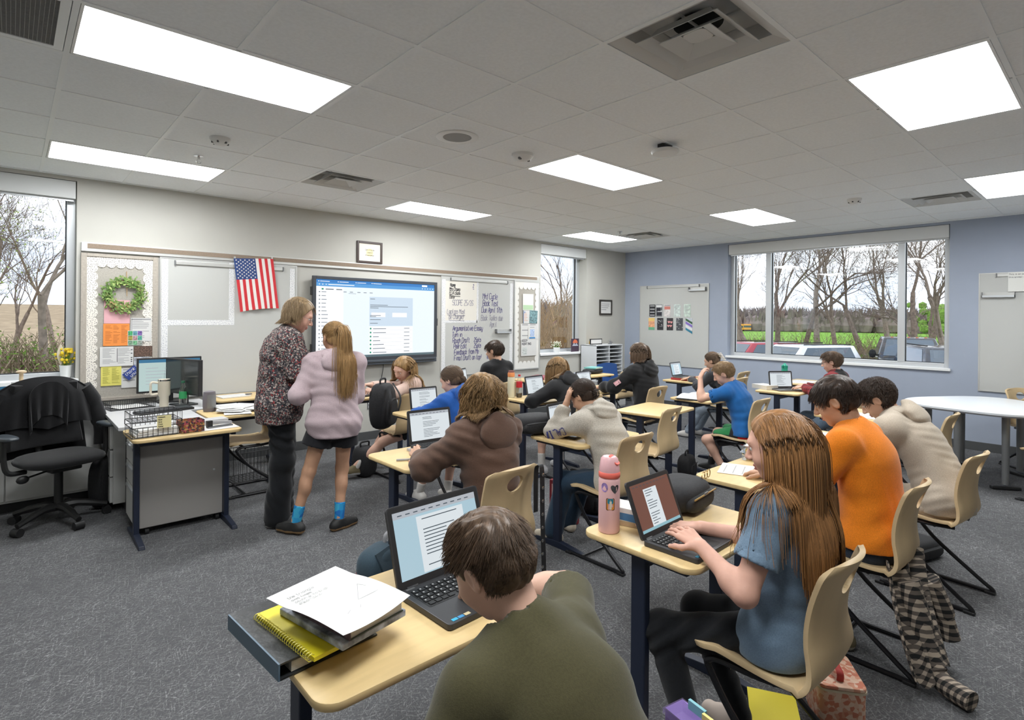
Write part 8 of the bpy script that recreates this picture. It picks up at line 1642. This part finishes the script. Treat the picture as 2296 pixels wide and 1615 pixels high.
for a in ((-.075, .075, -.06, -.055), (-.075, .075, .055, .06), (-.075, -.07, -.055, .055), (.07, .075, -.055, .055)): MB().bb(*a, 0, .085).build('side', F_pais, db)
MB().bb(-.075, .075, -.06, .06, 0, .004).build('bottom', M_dark, db)
stp = thing('stapler', 'grey and black stapler on the front desk', 'stapler', (1.18, 4.60, DT), .15); MB().box((0, 0, .006), (.18, .04, .012)).build('base', M_gtube, stp, bevel=.003); MB().add([(-.09, -.015, .03), (.09, -.015, .016), (.09, .015, .016), (-.09, .015, .03), (-.09, -.015, .055), (.085, -.013, .036), (.085, .013, .036), (-.09, .015, .055)], [(3, 2, 1, 0), (4, 5, 6, 7), (0, 1, 5, 4), (2, 3, 7, 6), (1, 2, 6, 5), (0, 4, 7, 3)]).build('arm', mat('silver_plastic', (.35, .35, .36), .35), stp, bevel=.004); MB().box((-.075, 0, .03), (.035, .034, .05)).build('heel', M_black, stp)
flat_paper('desk_sheet', 'white sheet under the stapler', 1.16, 4.60, DT, .26, .20, .05, None, 0); flat_paper('grey_case', 'grey and white paper cutter behind the stapler', 1.14, 4.78, DT, .26, .12, .1, M_lgrey, 0, .035, 'box')
sk = thing('desk_speaker', 'grey plastic desk speaker beside the papers', 'speaker', (1.30, 5.40, .742), .3); MB().surf(lambda u, v: (.055 * math.cos(2 * math.pi * u) * (1 - .15 * abs(2 * v - 1) ** 3), .045 * math.sin(2 * math.pi * u), .17 * v), 20, 10).build('cabinet', mat('mauve_grey_plastic', (.16, .145, .16), .5), sk, smooth=True); MB().lathe([(.05, .17), (.03, .176), (.001, .177)], n=20, sy=.8).build('cap', mat('mauve_grey_plastic', (.16, .145, .16), .5), sk); MB().surf(lambda u, v: ((u - .5) * .075, -.0455 + .012 * (2 * u - 1) ** 2, .03 + .115 * v), 6, 6, .002).build('grille', M_gtube, sk)
rnd = random.Random(12)
for k in range(9): flat_paper('student_paper', 'loose white student paper on the cluttered desk, %s' % ('lowest', 'second', 'third', 'fourth', 'fifth', 'sixth', 'seventh', 'eighth', 'topmost')[k] + ' of the spread', 1.56 + rnd.uniform(-.13, .13), 5.28 + rnd.uniform(-.1, .1), DT + .004 * k, .21, .28, rnd.uniform(-.9, .9), None, 10, .0035)
flat_paper('notepad', 'white pad with a black puzzle on the desk against the wall', 1.72, 6.22, DT, .28, .20, .1, None, 4, .01); tag(MB().box((1.86, 6.18, DT + .018), (.05, .04, .012), rz=.5).build('puzzle_piece', M_gtube), 'small grey puzzle object on the white pad', 'puzzle')
cr = mesh_tray('wire_crate', 'black wire crate on the floor under the cluttered desk', 1.72, 5.75, .0, .34, .30, .28, .1, .004, (10, 10))
wk = thing('towel_holder', 'paper towel roll on a wooden holder by the left window', 'paper towel', (.07, 6.18, .745)); MB().lathe([(.075, 0), (.075, .012), (.001, .012)], n=24).build('base', M_medge, wk); MB().lathe([(.062, .012), (.062, .27), (.02, .27)], n=28).build('roll', M_pwhite, wk, smooth=True); MB().cyl((0, 0, .27), (0, 0, .34), .014, 12).build('post', M_medge, wk, smooth=True); MB().lathe([(.001, .335), (.034, .345), (.036, .357), (.02, .366), (.001, .368)], n=20).build('finial', M_medge, wk, smooth=True)
tp = thing('desk_phone', 'dark teal desk phone on the left window sill', 'phone', (.335, 6.40, .745), .1); M_ph = mat('dark_teal_plastic', (.02, .06, .08), .4); MB().add([(-.1, -.09, 0), (.1, -.09, 0), (.1, .09, 0), (-.1, .09, 0), (-.1, -.09, .03), (.1, -.09, .03), (.1, .09, .15), (-.1, .09, .15)], [(3, 2, 1, 0), (4, 5, 6, 7), (0, 1, 5, 4), (1, 2, 6, 5), (2, 3, 7, 6), (3, 0, 4, 7)]).build('body', M_ph, tp, bevel=.008); q = MB().box((0, 0, 0), (.09, .004, .035)).build('display', EM('phone_lcd', (.25, .40, .55), .5), tp); q.location = (.01, .048, .128); q.rotation_euler = (-.95 + math.pi / 2 - .05, 0, 0)
MB().tube(catmull([(-.13, -.07, .07), (-.135, 0, .12), (-.13, .07, .17)], 5), [.03] * 3 + [.02] * 5 + [.03] * 3, 10).build('handset', M_ph, tp, smooth=True); mb = MB()
for i in range(4):
    for j in range(3): mb.box((-.03 + .028 * j, -.06 + .028 * i, .052 + .0187 * i), (.02, .016, .008))
mb.build('buttons', M_gtube, tp)['kind'] = 'stuff'
fv = thing('flower_vase', 'white vase of yellow flowers on the left window sill', 'vase', (.385, 6.63, .986)); MB().lathe([(.03, 0), (.04, .02), (.045, .10), (.05, .12), (.044, .12), (.036, .03)], n=22).build('vase', M_white, fv, smooth=True); mb = MB(); mb2 = MB(); rnd = random.Random(4)
for _ in range(46): p = (rnd.gauss(0, .035), rnd.gauss(0, .03), .14 + rnd.random() * .13); mb.ball(p, rnd.uniform(.010, .016), 6); mb2.tube([(0, 0, .08), p], .002, 3)
mb.build('blossoms', mat('daffodil_yellow', (.80, .58, .03), .6), fv)['kind'] = 'stuff'; mb2.build('stems', M_bush, fv)['kind'] = 'stuff'; MB().surf(lambda u, v: ((u - .5) * .06 * math.sin(math.pi * v) - .035, .01, .12 + .20 * v), 6, 8, .002).build('cream_ornament', M_cream, fv, smooth=True)
wd_ = thing('white_disc', 'white round plastic gadget on the credenza', 'gadget', (.22, 6.13, .745)); MB().lathe([(.06, 0), (.075, .02), (.075, .035), (.05, .055), (.001, .06)], n=28).build('shell', M_white, wd_, smooth=True)
wf_ = thing('writing_folder', 'blue topped writing folder standing behind the office chair', 'folder', (.02, 5.98, .745), .12); MB().box((0, 0, .13), (.40, .02, .26)).build('cover', PAPER((.62, .62, .58), 'folder'), wf_); MB().box((0, -.011, .235), (.40, .003, .05)).build('blue_band', mat('folder_blue', (.03, .16, .30), .5), wf_)
mb = MB(); st, L = strokes('WRITING EXTENSIONS', .022); ink(mb, [[(a * .62, b) for a, b in pl] for pl in st], .004, lambda a, b: (-.13 + a, -.0125, .17 + b)); mb.build('lettering', M_ink, wf_); mb = MB(); ink(mb, [[(-.18, .155), (.18, .155)]], .004, lambda a, b: (a, -.0125, b)); mb.build('rule', M_ink, wf_)
stack_book('green_binder', 'green binder standing at the left edge on the credenza', -.22, 5.98, .745, .05, .24, .27, 0, (.01, .20, .10), cat='binder'); cnp = thing('glass_canister', 'dark glass canister at the left edge of the credenza', 'canister', (-.12, 5.80, .60)); MB().lathe([(.06, .15), (.06, .30), (.055, .31)], n=24).build('jar', mat('dark_glass', (.03, .02, .015), .1), cnp, smooth=True); MB().lathe([(.062, .30), (.062, .325), (.001, .327)], n=24).build('lid', M_chrome, cnp, smooth=True)
bpk = soft_bag('teacher_bag', 'black tote bag on the floor beside the office chair', .60, 5.66, 0, .9, .32, .16, .42, pocket=False, cat='bag'); mb = MB(); ink(mb, strokes('BCX', .035)[0], .006, lambda a, b: (-.05 + a, -.083, .17 + b)); mb.build('lettering', mat('faded_orange_print', (.22, .10, .05), .7), bpk)
